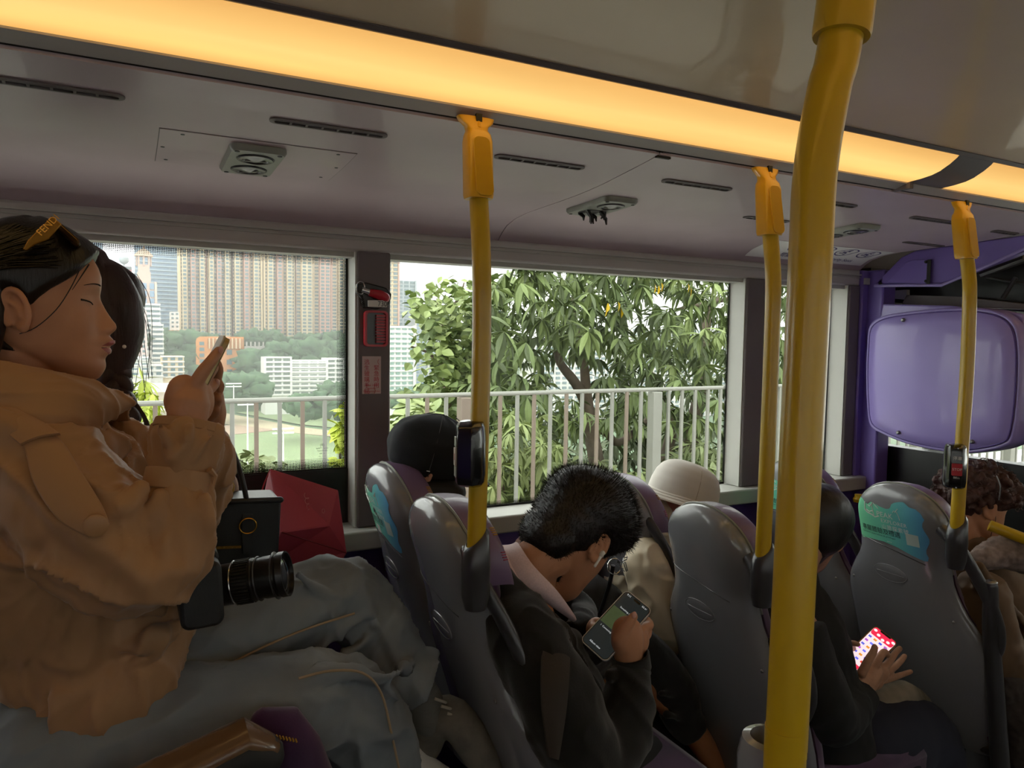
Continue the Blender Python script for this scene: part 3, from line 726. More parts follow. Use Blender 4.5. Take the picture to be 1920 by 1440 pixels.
# stop buttons
def stop_box(px0, py0, py1, lab, face, turn):
    a, b = P(px0, py0, Y=1.18), P(px0, py1, Y=1.18); cx, cyy = a.x, 1.2
    r = thing('stop_button', lab, 'button', (cx, 1.18, b.z), 'stop request buttons clamped on poles')
    H = a.z-b.z; Mx = Matrix.Translation((b.x, 1.2, b.z)) @ Matrix.Rotation(turn, 4, 'Z')
    prof = [(-.026, 0), (-.026, -.022), (-.016, -.046), (.012, -.050), (.026, -.030), (.026, 0), (.02, .020), (-.02, .020)]
    vs = []; fs = []; n = len(prof)
    for z, k in ((0, .82), (.006, .95), (.02, 1), (H-.03, 1), (H-.008, .93), (H, .82)):
        for x, y in prof: vs.append(Mx @ Vector((x*k, y*(k if y < 0 else 1)*(.8 if z in (0, H) else 1), z)))
    for j in range(5):
        for i in range(n): e = j*n+i; g = j*n+(i+1) % n; fs.append((e, g, g+n, e+n))
    fs.append(tuple(range(n))); fs.append(tuple(5*n+i for i in range(n)))
    build('housing', mat('gloss_black_plastic', '#121214', .18, coat=.5), MB().add(vs, fs), parent=r, bevel=.002)
    F = Mx @ frame_M((-.0, -.0505, 0), (1, 0, 0), (0, 0, 1)) if face else Mx @ frame_M((-.021, -.034, 0), Vector((.010, -.024, 0)), (0, 0, 1))
    wd = .024 if face else .020
    bt = build('button', m_red if face else mat('pale_button', '#b8a9a0', .4), MB().prism([(x, y+H*.47) for x, y in rrect(wd, H*.27, .002)], -.003, .0025, F), parent=r)
    lc = m_white
    if face:
        build('button_lettering', lc, text_mb('STOP', .0095, lambda u, v: F @ Vector((u, H*.45+v, .0032)), align='CENTER'), parent=bt, smooth=False)
        build('chinese_lettering', lc, text_mb('停車', .011, lambda u, v: F @ Vector((u, H*.69+v, .0015)), align='CENTER'), parent=r, smooth=False)
        build('bell_lettering', lc, text_mb('BELL', .0075, lambda u, v: F @ Vector((u, H*.27+v, .0015)), align='CENTER'), parent=r, smooth=False)
    else:
        build('button_mark', m_red, MB().prism([(x, y+H*.47) for x, y in rrect(.004, H*.10, .001)], .0025, .003, F), parent=bt)
        for q in (.70, .24): build('label_plate', m_steelgrey, MB().prism([(x, y+H*q) for x, y in rrect(wd, H*.15, .001)], -.003, .0015, F), parent=r)
    for q in (.06, .94):
        build('screw', m_chrome, MB().lathe([(.0001, .001), (.002, .0006), (.0022, -.004), (.0001, -.004)], F @ Matrix.Translation((0, H*q, -.004 if not face else 0)), 8), parent=r)
stop_box(893, 791, 911, 'black stop button housing seen from behind on the first slim pole', False, R(-38))
stop_box(1800, 834, 916, 'black housing with red stop button on the rightmost pole', True, R(-50))
hb = tag(build('handrail', m_yellow, MB().tube([P(1855, 985, Y=1.30), P(1925, 1012, Y=1.22), P(1990, 1040, Y=1.12)], .017, 16)), 'yellow horizontal handrail at the right edge in front of the curly haired woman', 'handrail')
tag(build('pole_base', m_yellow, MB().lathe([(.0001, 0), (.02, 0), (.022, .012), (.016, .02), (.016, .03), (.0001, .03)], Matrix.Translation(P(1610, 941, X=2.60))), ), 'yellow round pole fitting beside the seat with the green sticker, against the wall', 'fitting')
# ------------------------------------------------------------ bus seats (local: x forward, y to the window, z up)
m_fabric = mat('purple_moquette', '#4a1d4d', .85, noise=(7, .5), col2='#2c1136', bump=(300, .3, .001), sheen=.3)
m_piping = mat('purple_vinyl_trim', '#6f5878', .4, coat=.2)
m_fleck = mat('yellow_fabric_motif', '#b58a2a', .8)
m_fleck2 = mat('red_fabric_motif', '#a02c4c', .8)
SH = 1.0                                             # local height of the back's top
def wl_(d):   # half width towards the window
    if d < .13: return max(.004, .145*(1-((.13-d)/.13)**2.3)**(1/2.0))
    return interp([(.13, .145), (.20, .147), (.24, .158), (.29, .192), (.33, .216), (.38, .228), (.6, .222), (.80, .19)], d)
def wr_(d):   # half width towards the aisle
    if d < .13: return max(.004, .145*(1-((.13-d)/.13)**2.3)**(1/2.0))
    return interp([(.13, .145), (.17, .138), (.22, .128), (.29, .130), (.36, .155), (.42, .195), (.47, .22), (.6, .222), (.80, .19)], d)
def rec(d): return .30*d
def hw(y, d): return wl_(d) if y >= 0 else wr_(d)
def back_x(y, d, off=0):
    w = hw(y, d); q = min(1, abs(y)/w)
    Bq = .052*min(1, math.sqrt(max(0, 1-max(0, (.10-d)/.10)**2)))
    return rec(d)-Bq*(1-q**3.0)**(1/2.4)-off
def front_x(y, d):
    w = hw(y, d)-.004; q = min(1, abs(y)/max(w, .001))
    C = .062*min(1, math.sqrt(max(0, 1-max(0, (.10-d)/.10)**2)))*(.8+.35*min(1, max(0, (d-.2)/.3)))
    return rec(d)+.012+C*(1-q**3.2)**(1/2.6)
DS = [0, .003, .008, .016, .026, .04, .055, .075, .1, .13, .16, .19, .22, .25, .28, .31, .34, .37, .40, .43, .47, .52, .58, .64, .70, .76, .80]
def half(fx, front, nu=28, sc=1.0, dz=0):
    mb = MB(); vs = []; fs = []
    for d in DS:
        for i in range(nu+1):
            t = math.sin((i/nu*2-1)*math.pi/2); y = t*(wl_(d) if t > 0 else wr_(d))*sc
            vs.append(Vector((fx(y, d), y, SH-d+dz)))
    n = nu+1; m = len(vs)
    for i, v in enumerate(list(vs)):
        d = DS[i//n]; vs.append(Vector((rec(d)+(.004 if not front else .010), v.y, v.z)))
    for j in range(len(DS)-1):
        for i in range(nu): a = j*n+i; fs.append((a, a+1, a+n+1, a+n)); fs.append((m+a, m+a+n, m+a+n+1, m+a+1))
        for i in (0, nu): a = j*n+i; fs.append((a, a+n, m+a+n, m+a))
    for i in range(nu): fs.append((i, i+1, m+i+1, m+i)); a = (len(DS)-1)*n+i; fs.append((a, m+a, m+a+1, a+1))
    return mb.add(vs, fs)
def sp(y, d, off=.0012): return Vector((back_x(y, d, off), y, SH-d))
def make_seat():
    r = thing('bus_seat', '', 'seat', (0, 0, 0))
    sh = build('back_shell', m_shell, half(back_x, False), parent=r, ang=70)
    build('back_cushion', m_fabric, half(front_x, True), parent=r, ang=70)
    # purple vinyl top of the cushion, seen over the shell
    mb = MB()
    def cap(u, v):
        d = .0+.16*abs(2*u-1)**1.0*1.0
        sgn = 1 if u > .5 else -1
        dd = max(.0015, .15*abs(2*u-1)**1.6)
        y = sgn*hw(sgn*1.0, dd)
        a = v*math.pi/2
        C = .066
        return Vector((rec(dd)+.010+C*math.sin(a)*1.0, y*(1.006-.11*(1-math.cos(a))), SH-dd+.003-.012*(1-math.cos(a))))
    mb.thick(lambda u, v: (cap(u, v), Vector((0, 0, 1))), 40, 8, .004)
    build('top_trim', m_piping, mb, parent=r, ang=70)
    for s, dd, mm in ((-.55, .03, m_fleck), (-.8, .07, m_fleck2), (.4, .02, m_fleck2)):
        u0 = .5+s/2
        q = MB()
        for k in range(4):
            a = cap(u0+k*.012, .55); b = cap(u0+k*.012+.006, .8)
            q.tube([a+Vector((0, 0, .0015)), b+Vector((0, 0, .0015))], .0012, 5)
        build('motif', mm, q, parent=r)
    # bright bead along the shell edge
    pts = [Vector((rec(d)+.006, (wl_(d)+.0015), SH-d+.0015)) for d in reversed(DS[1:14])]+[Vector((.006, 0, SH+.0015))]+[Vector((rec(d)+.006, -(wr_(d)+.0015), SH-d+.0015)) for d in DS[1:14]]
    build('edge_bead', m_steelgrey, MB().tube(pts, .0030, 6), parent=r)
    g = [sp(y, .185+.045*(max(0,.14-y)/.24)**1.4, -.0002) for y in [.145-.012*k for k in range(20)]]
    build('moulding_groove', m_charcoal, MB().tube(g, .0016, 6), parent=r)
    ov = MB(); n = 36
    el = [(.035+.055*math.cos(2*math.pi*k/n), .285+.026*math.sin(2*math.pi*k/n)) for k in range(n)]
    build('oval_badge', m_shell, ov.tube([sp(a, b, .0005) for a, b in el]+[sp(el[0][0], el[0][1], .0005)], .0018, 6), parent=r)
    plate = MB().add([sp(.035+(a-.035)*k, .285+(b-.285)*k, .0008+o) for k, o in ((1, 0), (.9, .0012), (.5, .0015), (.01, .0015)) for a, b in el], [(j*n+i, j*n+(i+1) % n, (j+1)*n+(i+1) % n, (j+1)*n+i) for j in range(3) for i in range(n)])
    build('badge_plate', m_shell, plate.tube([sp(-.012, .285, .003), sp(.08, .285, .003)], .001, 5), parent=r)
    for y, d in ((.185, .34), (-.14, .385)):
        build('screw', m_steel, MB().ell(sp(y, d, .001), (.003, .0045, .0045), nu=10, nv=6), parent=r)
    hd = [Vector((rec(.10)+.0, -.140, SH-.115)), Vector((rec(.15), -.160, SH-.15)), Vector((rec(.22)+.01, -.188, SH-.22)), Vector((rec(.30)+.015, -.218, SH-.30)), Vector((rec(.37)+.012, -.236, SH-.37)), Vector((rec(.43)+.005, -.235, SH-.43)), Vector((rec(.48), -.215, SH-.48))]
    build('grab_handle', m_charcoal, MB().tube(hd, [.016, .017, .018, .018, .018, .017, .014], 14, flat=.75, up=(1, 0, 0), round_ends=True, sub=5), parent=r)
    cu = MB()
    def cush(u, v):
        a = (u*2-1)*math.pi/2; b = v*math.pi
        x = .42+.235*math.copysign(abs(math.cos(b))**.5, -math.cos(b)); return Vector((x, 0, 0))
    cu.box((.19, -.215, .235), (.655, .215, .335))
    build('seat_cushion', m_fabric, cu, parent=r, bevel=.035)
    build('seat_pan', m_charcoal, MB().box((.20, -.205, .205), (.62, .205, .24)), parent=r, bevel=.012)
    build('pedestal', m_charcoal, MB().box((.30, -.06, -.2), (.46, .06, .21)).box((.26, -.10, -.215), (.52, .10, -.19)), parent=r, bevel=.01)
    return r
kids = {}
def copy_tree(o, parent=None):
    c = o.copy(); COL.objects.link(c); c.parent = parent; ORG[c.name] = ORG.get(o.name, Vector((0, 0, 0)))
    for ch in list(o.children): copy_tree(ch, c)
    return c
m_sticker = None
def sticker_material():
    m = bpy.data.materials.new('green_to_blue_print'); m.use_nodes = True; n = m.node_tree; b = n.nodes['Principled BSDF']; b.inputs['Roughness'].default_value = .4
    t = n.nodes.new('ShaderNodeTexCoord'); s = n.nodes.new('ShaderNodeSeparateXYZ'); k = n.nodes.new('ShaderNodeMapRange'); k.inputs[1].default_value = .14; k.inputs[2].default_value = -.10
    r = n.nodes.new('ShaderNodeValToRGB'); e = r.color_ramp.elements; e[0].color = lin('#7fd8a0'); e[1].color = lin('#5c9fd0'); q = e.new(.45); q.color = lin('#6fcdb4')
    n.links.new(t.outputs['Object'], s.inputs[0]); n.links.new(s.outputs['Y'], k.inputs[0]); n.links.new(k.outputs[0], r.inputs[0]); n.links.new(r.outputs[0], b.inputs['Base Color'])
    return m
def add_sticker(seat, worn=False):
    m = sticker_material() if 'green_to_blue_print' not in bpy.data.materials else bpy.data.materials['green_to_blue_print']
    W0, W1 = .132, -.098
    top = [(0, .060), (.12, .062), (.17, .070), (.22, .075), (.25, .070), (.28, .064), (.34, .068), (.42, .073), (.5, .076), (.56, .073), (.585, .058), (.62, .052), (.68, .047), (.74, .044), (.77, .047), (.82, .056), (.9, .058), (.96, .068), (1, .085)]
    bot = [(0, .183), (.03, .192), (.2, .186), (.4, .184), (.6, .192), (.8, .206), (.93, .214), (.99, .212), (1, .20)]
    def fn(u, v):
        y = W0+(W1-W0)*u; 
        lo, hi = interp(top, u), interp(bot, u); d = lo+(hi-lo)*v
        if u > .9: y += (.012*math.sin(v*9)*(u-.9)/.1)*(.6)
        return sp(y, d, .0010)
    s = build('advert_sticker', m, MB().grid(fn, 60, 10), parent=seat, ang=80)
    def pt(a, b, off=.0018): return sp(W0-.02+(W1-W0)*0-a, b, off)       # a: metres from the left edge
    def tx(name, mm, t, size, a, d, sp_=1.0, al='LEFT'):
        build(name, mm, text_mb(t, size, lambda u, v: sp(W0-(a+u), d-v, .0018), align=al, spacing=sp_), parent=s, smooth=False)
    tx('white_lettering', m_white, 'PEAK', .0225, .082, .104, 1.05)
    tx('white_lettering', m_white, 'EXPLORER', .0165, .094, .121, 1.1)
    tx('white_lettering', m_white, '山旅探索號', .0165, .094, .140, 1.15)
    if not worn or True:
        tx('dark_lettering', m_ink, '專屬體驗及禮遇', .0195, .017, .158, 1.0)
        tx('dark_lettering', m_ink, 'Exclusive experiences & privileges', .0075, .017, .168, 1.12)
    tx('white_lettering', m_white, 'www', .007, .105, .182, 1.1)
    def poly(pts, wd=.0022):
        return MB().tube([sp(W0-a, d, .0012) for a, d in pts], wd*.5, 5)
    lg = poly([(.040, .070), (.040, .094), (.048, .101), (.062, .104), (.072, .108)], .004)
    lg.merge(poly([(.072, .110), (.068, .078), (.070, .066), (.060, .080), (.052, .076)], .003)); lg.merge(poly([(.072, .066), (.090, .080)], .0025)); lg.merge(poly([(.044, .092), (.056, .097), (.068, .092)], .003)); lg.merge(poly([(.068, .108), (.076, .110), (.090, .104)], .003))
    lg2 = (poly([(.138, .082), (.142, .076), (.146, .080), (.154, .068)], .0025)); lg2.merge(poly([(.150, .078), (.156, .090), (.158, .102)], .0018)); build('bird_emblem', m_white, lg2, parent=s)
    build('emblem', m_white, lg, parent=s)
    build('pale_square', mat('pale_print', '#b9c9c4', .6), MB().grid(lambda u, v: sp(W0-(.170+.038*u), .138+.036*v, .0017), 4, 4), parent=s)
    if worn:
        build('paper_remnant', m_white, MB().grid(lambda u, v: sp(W0-(.08+.03*u), .165+.022*v, .0021), 3, 3), parent=s)
        for a, d, r_ in ((.105, .125, .012), (.125, .140, .008), (.118, .132, .007)):
            build('scuff', m_charcoal, MB().add([sp(W0-(a+r_*math.cos(q*.6)*(.7+.3*math.sin(q*5))), d+r_*math.sin(q*.6)*(.7+.3*math.cos(q*3)), .0022) for q in range(10)], [tuple(range(10))]), parent=s)
proto = make_seat()
SEATS = {}
rows = [(-.165, 1.174, -1), (.555, 1.174, 0), (1.275, 1.092, 1), (2.035, 1.085, 2)]
first = True
sl = {(-1, 0): 'purple seat behind the young woman in the tan jacket, at the left edge', (-1, 1): 'window seat behind the woman with the braid, almost hidden',
      (0, 0): 'grey backed aisle seat right in front of the crossed legs, without a sticker', (0, 1): 'grey backed window seat with worn green sticker beside the red bag',
      (1, 0): 'plain grey backed aisle seat in the middle, in front of the black haired man', (1, 1): 'window seat behind the person in the white bucket hat, mostly hidden by black hair',
      (2, 0): 'grey backed aisle seat at right with a complete green and blue sticker', (2, 1): 'window seat between the dark pillar and second slim pole, green sticker half hidden'}
for X, zt, i in rows:
    for j, Yc in enumerate((1.40, 1.825)):
        s = proto if first else copy_tree(proto)
        first = False
        s.location = (X, Yc, zt-SH); s['label'] = sl[(i, j)]; s['group'] = 'grey and purple bus seats by the windows'
        if j == 1: s.location.x += .03
        SEATS[(i, j)] = s
for ch in list(SEATS[(-1, 0)].children):
    if ch.name.startswith('grab_handle'): bpy.data.objects.remove(ch)
for k, worn in (((2, 0), False), ((0, 1), True), ((2, 1), False)):
    add_sticker(SEATS[k], worn)
# dark cups holding the slim poles
for k in ((0, 0), (1, 0), (2, 0)):
    pxs = {0: (892, 1065), 1: (1430, 1075), 2: (1794, 1015)}[k[0]]; cc0 = P(*pxs, Y=1.2)-SEATS[k].location
    cup = MB(); prof = [(.012, .052), (.0185, .058), (.024, .05), (.027, 0), (.026, -.05), (.02, -.075), (.001, -.08)]
    vs = []; n = 24
    for rr, z in prof:
        for q in range(n):
            a = 2*math.pi*q/n; sl_ = .018*math.cos(a) if z > .04 else 0
            vs.append(cc0+Vector((rr*math.cos(a), rr*1.0*math.sin(a), z+sl_)))
    fs = [(j*n+i, j*n+(i+1) % n, (j+1)*n+(i+1) % n, (j+1)*n+i) for j in range(len(prof)-1) for i in range(n)]
    cup.add(vs, fs)
    cup.tube([cc0+Vector((.01, .05, .02)), cc0+Vector((0, .015, 0))], [.018, .016], 10)
    c = build('pole_cup', m_charcoal, cup, parent=SEATS[k], ang=60)
# the arm rest of the young woman's seat, lower left of the picture
m_armtop = mat('brown_lamp_glow', '#6b5138', .25, coat=.5)  # brown colour stands in for lamp light reflected on the dark pad
A0, A1 = P(215, 1475, Y=1.06), P(492, 1345, Y=1.06)
ar = thing('arm_rest', 'padded arm rest with lamp glow painted on its shiny top across the lower left corner', 'arm rest', tuple(A1))
sl0 = A0-(A1-A0)*.6
build('pad', m_dark, MB().tube([sl0+Vector((0, 0, -.04)), A0+Vector((0, 0, -.04)), A1+Vector((-.02, 0, -.04)), A1+Vector((.0, 0, -.055))], [.045, .045, .040, .030], 20, round_ends=True), parent=ar)
build('lamp_glow_top', m_armtop, MB().tube([sl0+Vector((0, 0, -.020)), A0+Vector((0, 0, -.020)), A1+Vector((-.02, 0, -.021)), A1+Vector((.004, 0, -.04))], [.0415, .041, .036, .026], 20, flat=.62, round_ends=True), parent=ar)
build('bracket', m_charcoal, MB().tube([A0+Vector((0, .0, -.06)), A0+Vector((-.04, .05, -.28))], .02, 10), parent=ar)
pw = P(548, 1400, Y=1.13)
wg = thing('side_bolster', 'purple fabric bolster with yellow motif beside the arm rest, bottom left', 'cushion', tuple(pw))
bz = MB().tube([P(492, 1352, Y=1.15), P(525, 1362, Y=1.15), P(550, 1405, Y=1.15), P(566, 1500, Y=1.15)], [.018, .030, .036, .05], 18, flat=1.2, round_ends=True)
build('bolster_fabric', m_fabric, bz, parent=wg)
q = MB()
for k in range(7):
    a = P(518+k*6, 1378+k*1.2, Y=1.113); q.tube([a, a+Vector((.002, 0, -.006))], .0014, 5)
build('motif', m_fleck, q, parent=wg)
g = P(1424, 1440, Y=.437)
cupn = MB().lathe([(.0001, -.09), (.022, -.085), (.029, -.03), (.030, .01), (.026, .028), (.019, .03), (.019, -.05)], Matrix.Translation(P(1445, 1440, Y=.468)), 28)
build('pole_cup', m_shell, cupn, parent=np_)
# ------------------------------------------------------------ outside: hedge, railing, trees, city
m_leaf = mat('mango_leaf_green', '#84945a', .6, noise=(1.5, .4), col2='#647647')
m_leaf2 = mat('young_leaf_green', '#a6b474', .5, noise=(1.2, .3), col2='#8b9d5e')
m_leaf3 = mat('dull_leaf_green', '#6a7850', .55, noise=(1.0, .4))
m_leafy = mat('yellow_leaf', '#d2b01e', .5)
m_leafo = mat('orange_leaf', '#c98a5c', .5)
m_bark = mat('grey_brown_bark', '#7d6e5f', .85, noise=(6, .4), bump=(30, .6, .01))
m_ground = mat('leaf_litter_soil', '#4c5638', .9, noise=(2, .5))
m_road = mat('pale_concrete', '#c4c0b6', .85, noise=(3, .2))
m_fence = mat('pale_painted_railing', '#96968e', .45, noise=(2, .1))
m_fenceb = mat('rusty_railing_bar', '#85776a', .6)
struct('ground_road', m_road, MB().box((-30, 2.35, -.45), (60, 5.3, -.35)))
gb = struct('ground_slope', m_ground, MB().add([(-40, 5.3, -.45), (90, 5.3, -.45), (90, 12, -4), (-40, 12, -4), (-60, 60, -40), (140, 60, -30), (-100, 240, -57), (260, 240, -57)],
     [(0, 1, 2, 3), (3, 2, 5, 4), (4, 5, 7, 6)]), fix=False)
# railing
YF = 5.0
def fence_z(x): return 1.075+.0035*(x-.3)
rl = thing('railing', 'long pale roadside railing with upright bars and posts outside the windows', 'railing', (3, YF, -.35))
build('top_rail', m_fence, MB().tube([(x, YF, fence_z(x)) for x in (-4, 0, 3, 6, 12)], .017, 8, flat=1.0), parent=rl)
build('bottom_rail', m_fence, MB().tube([(x, YF, .0) for x in (-4, 12)], .018, 8), parent=rl)
x = -3.09; k = 0; nb = 0
barme = None
while x < 11:
    if k % 12 == 0:
        build('post', m_fence if x > 2.5 else m_fenceb, MB().box((x-.045, YF-.045, -.4), (x+.045, YF+.045, fence_z(x)-.02)), parent=rl, bevel=.006)
    else:
        mm = m_fence if k % 2 else m_fenceb
        if x > 3.8: mm = m_fence
        build('bar', mm, MB().box((x-.013, YF-.010, -.02), (x+.013, YF+.010, fence_z(x)-.01)), parent=rl)
    x += .1475; k += 1

rnd = random.Random(11)
def leaf_shape(L, W, droop=.25, fold=.12):
    """one leaf along +x: six quads, folded along the midrib"""
    st = [(0, .04), (.18, .55), (.42, 1), (.68, .8), (.88, .38), (1, .02)]
    vs = []
    for t, w_ in st:
        z = -droop*L*t*t
        vs += [Vector((L*t, -W*w_/2, z+fold*W*w_)), Vector((L*t, 0, z)), Vector((L*t, W*w_/2, z+fold*W*w_))]
    fs = []
    for j in range(5):
        a = 3*j; fs += [(a, a+1, a+4, a+3), (a+1, a+2, a+5, a+4)]
    return vs, fs
LV, LF = leaf_shape(1, .24, .35)
RV, RF = leaf_shape(1, .75, .15)
leaf_me = None
def mesh_of(name, vs, fs, m):
    me = bpy.data.meshes.new(name); me.from_pydata([tuple(v) for v in vs], [], fs); me.materials.append(m); return me
class Leaves:
    """fast store for tens of thousands of leaves"""
    def __init__(s, V, F): s.V = np.array([tuple(v) for v in V]); s.F = F; s.M = []
    def put(s, M): s.M.append(np.array(M))
    def mesh(s, name, m):
        n = len(s.V); V4 = np.c_[s.V, np.ones(n)]
        out = np.concatenate([(V4 @ M.T)[:, :3] for M in s.M]); me = bpy.data.meshes.new(name)
        fs = [tuple(i+k*n for i in f) for k in range(len(s.M)) for f in s.F]
        me.from_pydata(out.tolist(), [], fs); me.materials.append(m); return me
def leaf_M(p, d, L, roll=0):
    s, dd, t = basis(d); M = Matrix(((dd[0], s[0], t[0], p[0]), (dd[1], s[1], t[1], p[1]), (dd[2], s[2], t[2], p[2]), (0, 0, 0, 1)))
    return M @ Matrix.Rotation(roll, 4, 'X') @ Matrix.Scale(L, 4)
def rosette(p, L, n, rn, down=.25, spread=1.0):
    out = []
    a0 = rn.uniform(0, 6.28); ax = Vector((rn.uniform(-.5, .5), rn.uniform(-.8, .1), .6)).normalized(); s, _, t = basis(ax)
    for k in range(n):
        a = a0+k*2.399; el = rn.uniform(-.55, .55)-down
        d = (s*math.cos(a)+t*math.sin(a))*math.cos(el)*spread+ax*math.sin(el)+Vector((0, 0, -.35))
        out.append(leaf_M(p, d, L*rn.uniform(.75, 1.15), rn.uniform(-.5, .5)))
    return out
# the big mango-like tree behind the railing
tree = thing('mango_tree', 'large tree with long drooping dark green leaves filling the middle window', 'tree', (4.6, 8.0, -2.0))
tr = MB()
def br(pts, rad): tr.tube([P(a, b, Y=c) for a, b, c in pts], rad, 10, sub=4)
br([(1125, 900, 7.0), (1112, 830, 7.0), (1103, 770, 7.1), (1080, 720, 7.2), (1050, 680, 7.4), (1042, 640, 7.5)], [.10, .09, .075, .06, .05, .035])
br([(1103, 770, 7.1), (1098, 720, 7.2), (1092, 660, 7.4), (1075, 600, 7.6), (1080, 530, 7.8)], [.07, .06, .05, .04, .03])
br([(1108, 800, 7.1), (1135, 810, 7.3), (1160, 830, 7.5), (1200, 800, 7.8), (1240, 760, 8)], [.06, .05, .05, .04, .03])
br([(1290, 900, 7.4), (1300, 800, 7.4), (1320, 700, 7.6), (1325, 600, 7.8), (1345, 560, 8)], [.12, .10, .08, .06, .04])
br([(1240, 880, 7.4), (1260, 800, 7.5), (1240, 740, 7.6), (1215, 690, 7.8)], [.08, .07, .05, .03])
br([(1130, 1300, 6.8), (1128, 1000, 6.9), (1125, 890, 7.0)], [.14, .12, .10]); br([(1290, 1300, 7.2), (1290, 890, 7.4)], [.16, .12])
br([(1370, 560, 8), (1320, 570, 7.8), (1270, 580, 7.6)], [.03, .03, .02])
build('trunk', m_bark, tr, parent=tree, ang=80)
LM = Leaves(LV, LF); LM2 = Leaves(LV, LF); near = []
def edge_left(y):      # left outline of the crown in the picture (pixels), only used to choose real positions at each depth
    return interp([(480, 960), (520, 935), (560, 905), (640, 905), (700, 880), (760, 860), (950, 840)], y)
cnt = 0
for k in range(1150):
    py = rnd.uniform(430, 800); px = rnd.uniform(edge_left(py)+rnd.uniform(-15, 25), 1620); Y = rnd.choice((6.2, 6.8, 7.5, 8.5))+rnd.uniform(-.4, .4)
    hx, hy = (px-1075)/45, (py-700)/60
    if hx*hx+hy*hy < 1 and rnd.random() < .75: continue
    p = P(px, py, Y=Y); 
    ms = rosette(p, rnd.uniform(.17, .27), rnd.randint(7, 11), rnd)
    for M in ms:
        if Y < 6.6 and len(near) < 290 and py < 730 and 960 < px < 1370: near.append(M)
        elif rnd.random() < .35: LM2.put(M)
        else: LM.put(M)
lm = mesh_of('leaf', LV, LF, mat('mango_leaf_light', '#9cab6e', .55, noise=(1.5, .35), col2='#78894f'))
for M in near:
    o = bpy.data.objects.new('leaf', lm); COL.objects.link(o); o.parent = tree; o.matrix_local = Matrix.Translation(-Vector((4.6, 8.0, -2.0))) @ M
for L_, nm, mm in ((LM, 'foliage', m_leaf), (LM2, 'foliage', m_leaf3)):
    me = L_.mesh(nm, mm); o = bpy.data.objects.new(nm, me); COL.objects.link(o); o.parent = tree; o.location = (-4.6, -8.0, 2.0); o['kind'] = 'stuff'
for px, py in ((1140, 568), (1136, 575), (1159, 566), (1164, 578), (1235, 535), (1240, 530), (1228, 532), (1290, 532), (1295, 540)):
    p = P(px, py, Y=5.95); M = leaf_M(p, (rnd.uniform(-.3, .3), -.3, -1), .10, 1.2)
    o = bpy.data.objects.new('yellow_leaf', mesh_of('yellow_leaf', [v*1.0 for v in RV], RF, m_leafy)); COL.objects.link(o); o.parent = tree; o.matrix_local = Matrix.Translation(-Vector((4.6, 8.0, -2.0))) @ M
# lighter lobed-leaved tree to its left
t2 = thing('young_tree', 'lighter green tree with broad leaves left of the mango tree', 'tree', (2.6, 7.6, -2))
tb = MB()
for path, rr in (([(850, 960, 7.4), (842, 800, 7.4), (835, 700, 7.5), (830, 620, 7.6), (820, 560, 7.7)], [.06, .05, .04, .03, .015]), ([(835, 690, 7.5), (800, 660, 7.5), (770, 650, 7.5)], [.025, .015, .01]), ([(832, 640, 7.6), (800, 600, 7.6), (780, 575, 7.6)], [.02, .015, .008]), ([(825, 600, 7.6), (860, 560, 7.6), (870, 530, 7.6)], [.02, .015, .008])):
    tb.tube([P(a, b, Y=c) for a, b, c in path], rr, 8, sub=3)
build('trunk', m_bark, tb, parent=t2)
L2 = Leaves(RV, RF); L3 = Leaves(RV, RF)
for k in range(330):
    py = rnd.uniform(530, 800)
    lo = interp([(530, 862), (545, 815), (560, 765), (600, 765), (615, 800), (650, 770), (670, 790), (700, 800), (740, 780), (800, 735)], py)
    px = rnd.uniform(lo, 950)
    if py < 545 and not 800 < px < 950: continue
    p = P(px, py, Y=rnd.uniform(6.8, 8.2))
    for q in range(rnd.randint(5, 8)):
        d = Vector((rnd.uniform(-1, 1), rnd.uniform(-1, .3), rnd.uniform(-.7, .3)))
        (L2 if rnd.random() < .6 else L3).put(leaf_M(p+Vector((rnd.uniform(-.12, .12), rnd.uniform(-.12, .12), rnd.uniform(-.12, .12))), d, rnd.uniform(.08, .15), rnd.uniform(-1, 1)))
for L_, mm in ((L2, m_leaf2), (L3, m_leaf)):
    o = bpy.data.objects.new('foliage', L_.mesh('foliage', mm)); COL.objects.link(o); o.parent = t2; o.location = (-2.6, -7.6, 2); o['kind'] = 'stuff'
# shrubs behind the railing: each its own thing
def shrub(lab, x0, x1, y0, y1, Ya, Yb, n, mm, L=.13, broad=False):
    c = P((x0+x1)/2, y1, Y=(Ya+Yb)/2); r = thing('shrub', lab, 'shrub', tuple(c), 'shrubs behind the railing')
    a = Leaves(RV if broad else LV, RF if broad else LF)
    for k in range(n):
        px = rnd.uniform(x0, x1); u = abs((px-(x0+x1)/2)/((x1-x0)/2)); top = y0+(y1-y0)*.35*u*u
        py = rnd.uniform(top, y1); p = P(px, py, Y=rnd.uniform(Ya, Yb))
        for M in rosette(p, L*rnd.uniform(.8, 1.3), rnd.randint(6, 9), rnd, .1): a.put(M)
    o = bpy.data.objects.new('foliage', a.mesh('foliage', mm)); COL.objects.link(o); o.parent = r; o.location = -c; o['kind'] = 'stuff'
    q = MB()
    for k in range(4):
        b = P((x0+x1)/2+rnd.uniform(-20, 20), y1+40, Y=(Ya+Yb)/2); b.z = -1.2; q.tube([b, P(x0+(x1-x0)*(k+.5)/4, y0+(y1-y0)*.4, Y=(Ya+Yb)/2)], [.02, .008], 6)
    build('stems', m_bark, q, parent=r)
m_bush = mat('bright_shrub_green', '#a3ae74', .5, noise=(1.5, .35), col2='#84955c')
m_bush2 = mat('grey_green_shrub', '#8d9a68', .5, noise=(1.5, .35))
shrub('pale green shrub behind the railing, right of the first window pillar', 728, 850, 750, 960, 5.6, 6.6, 130, m_bush, .14, True)
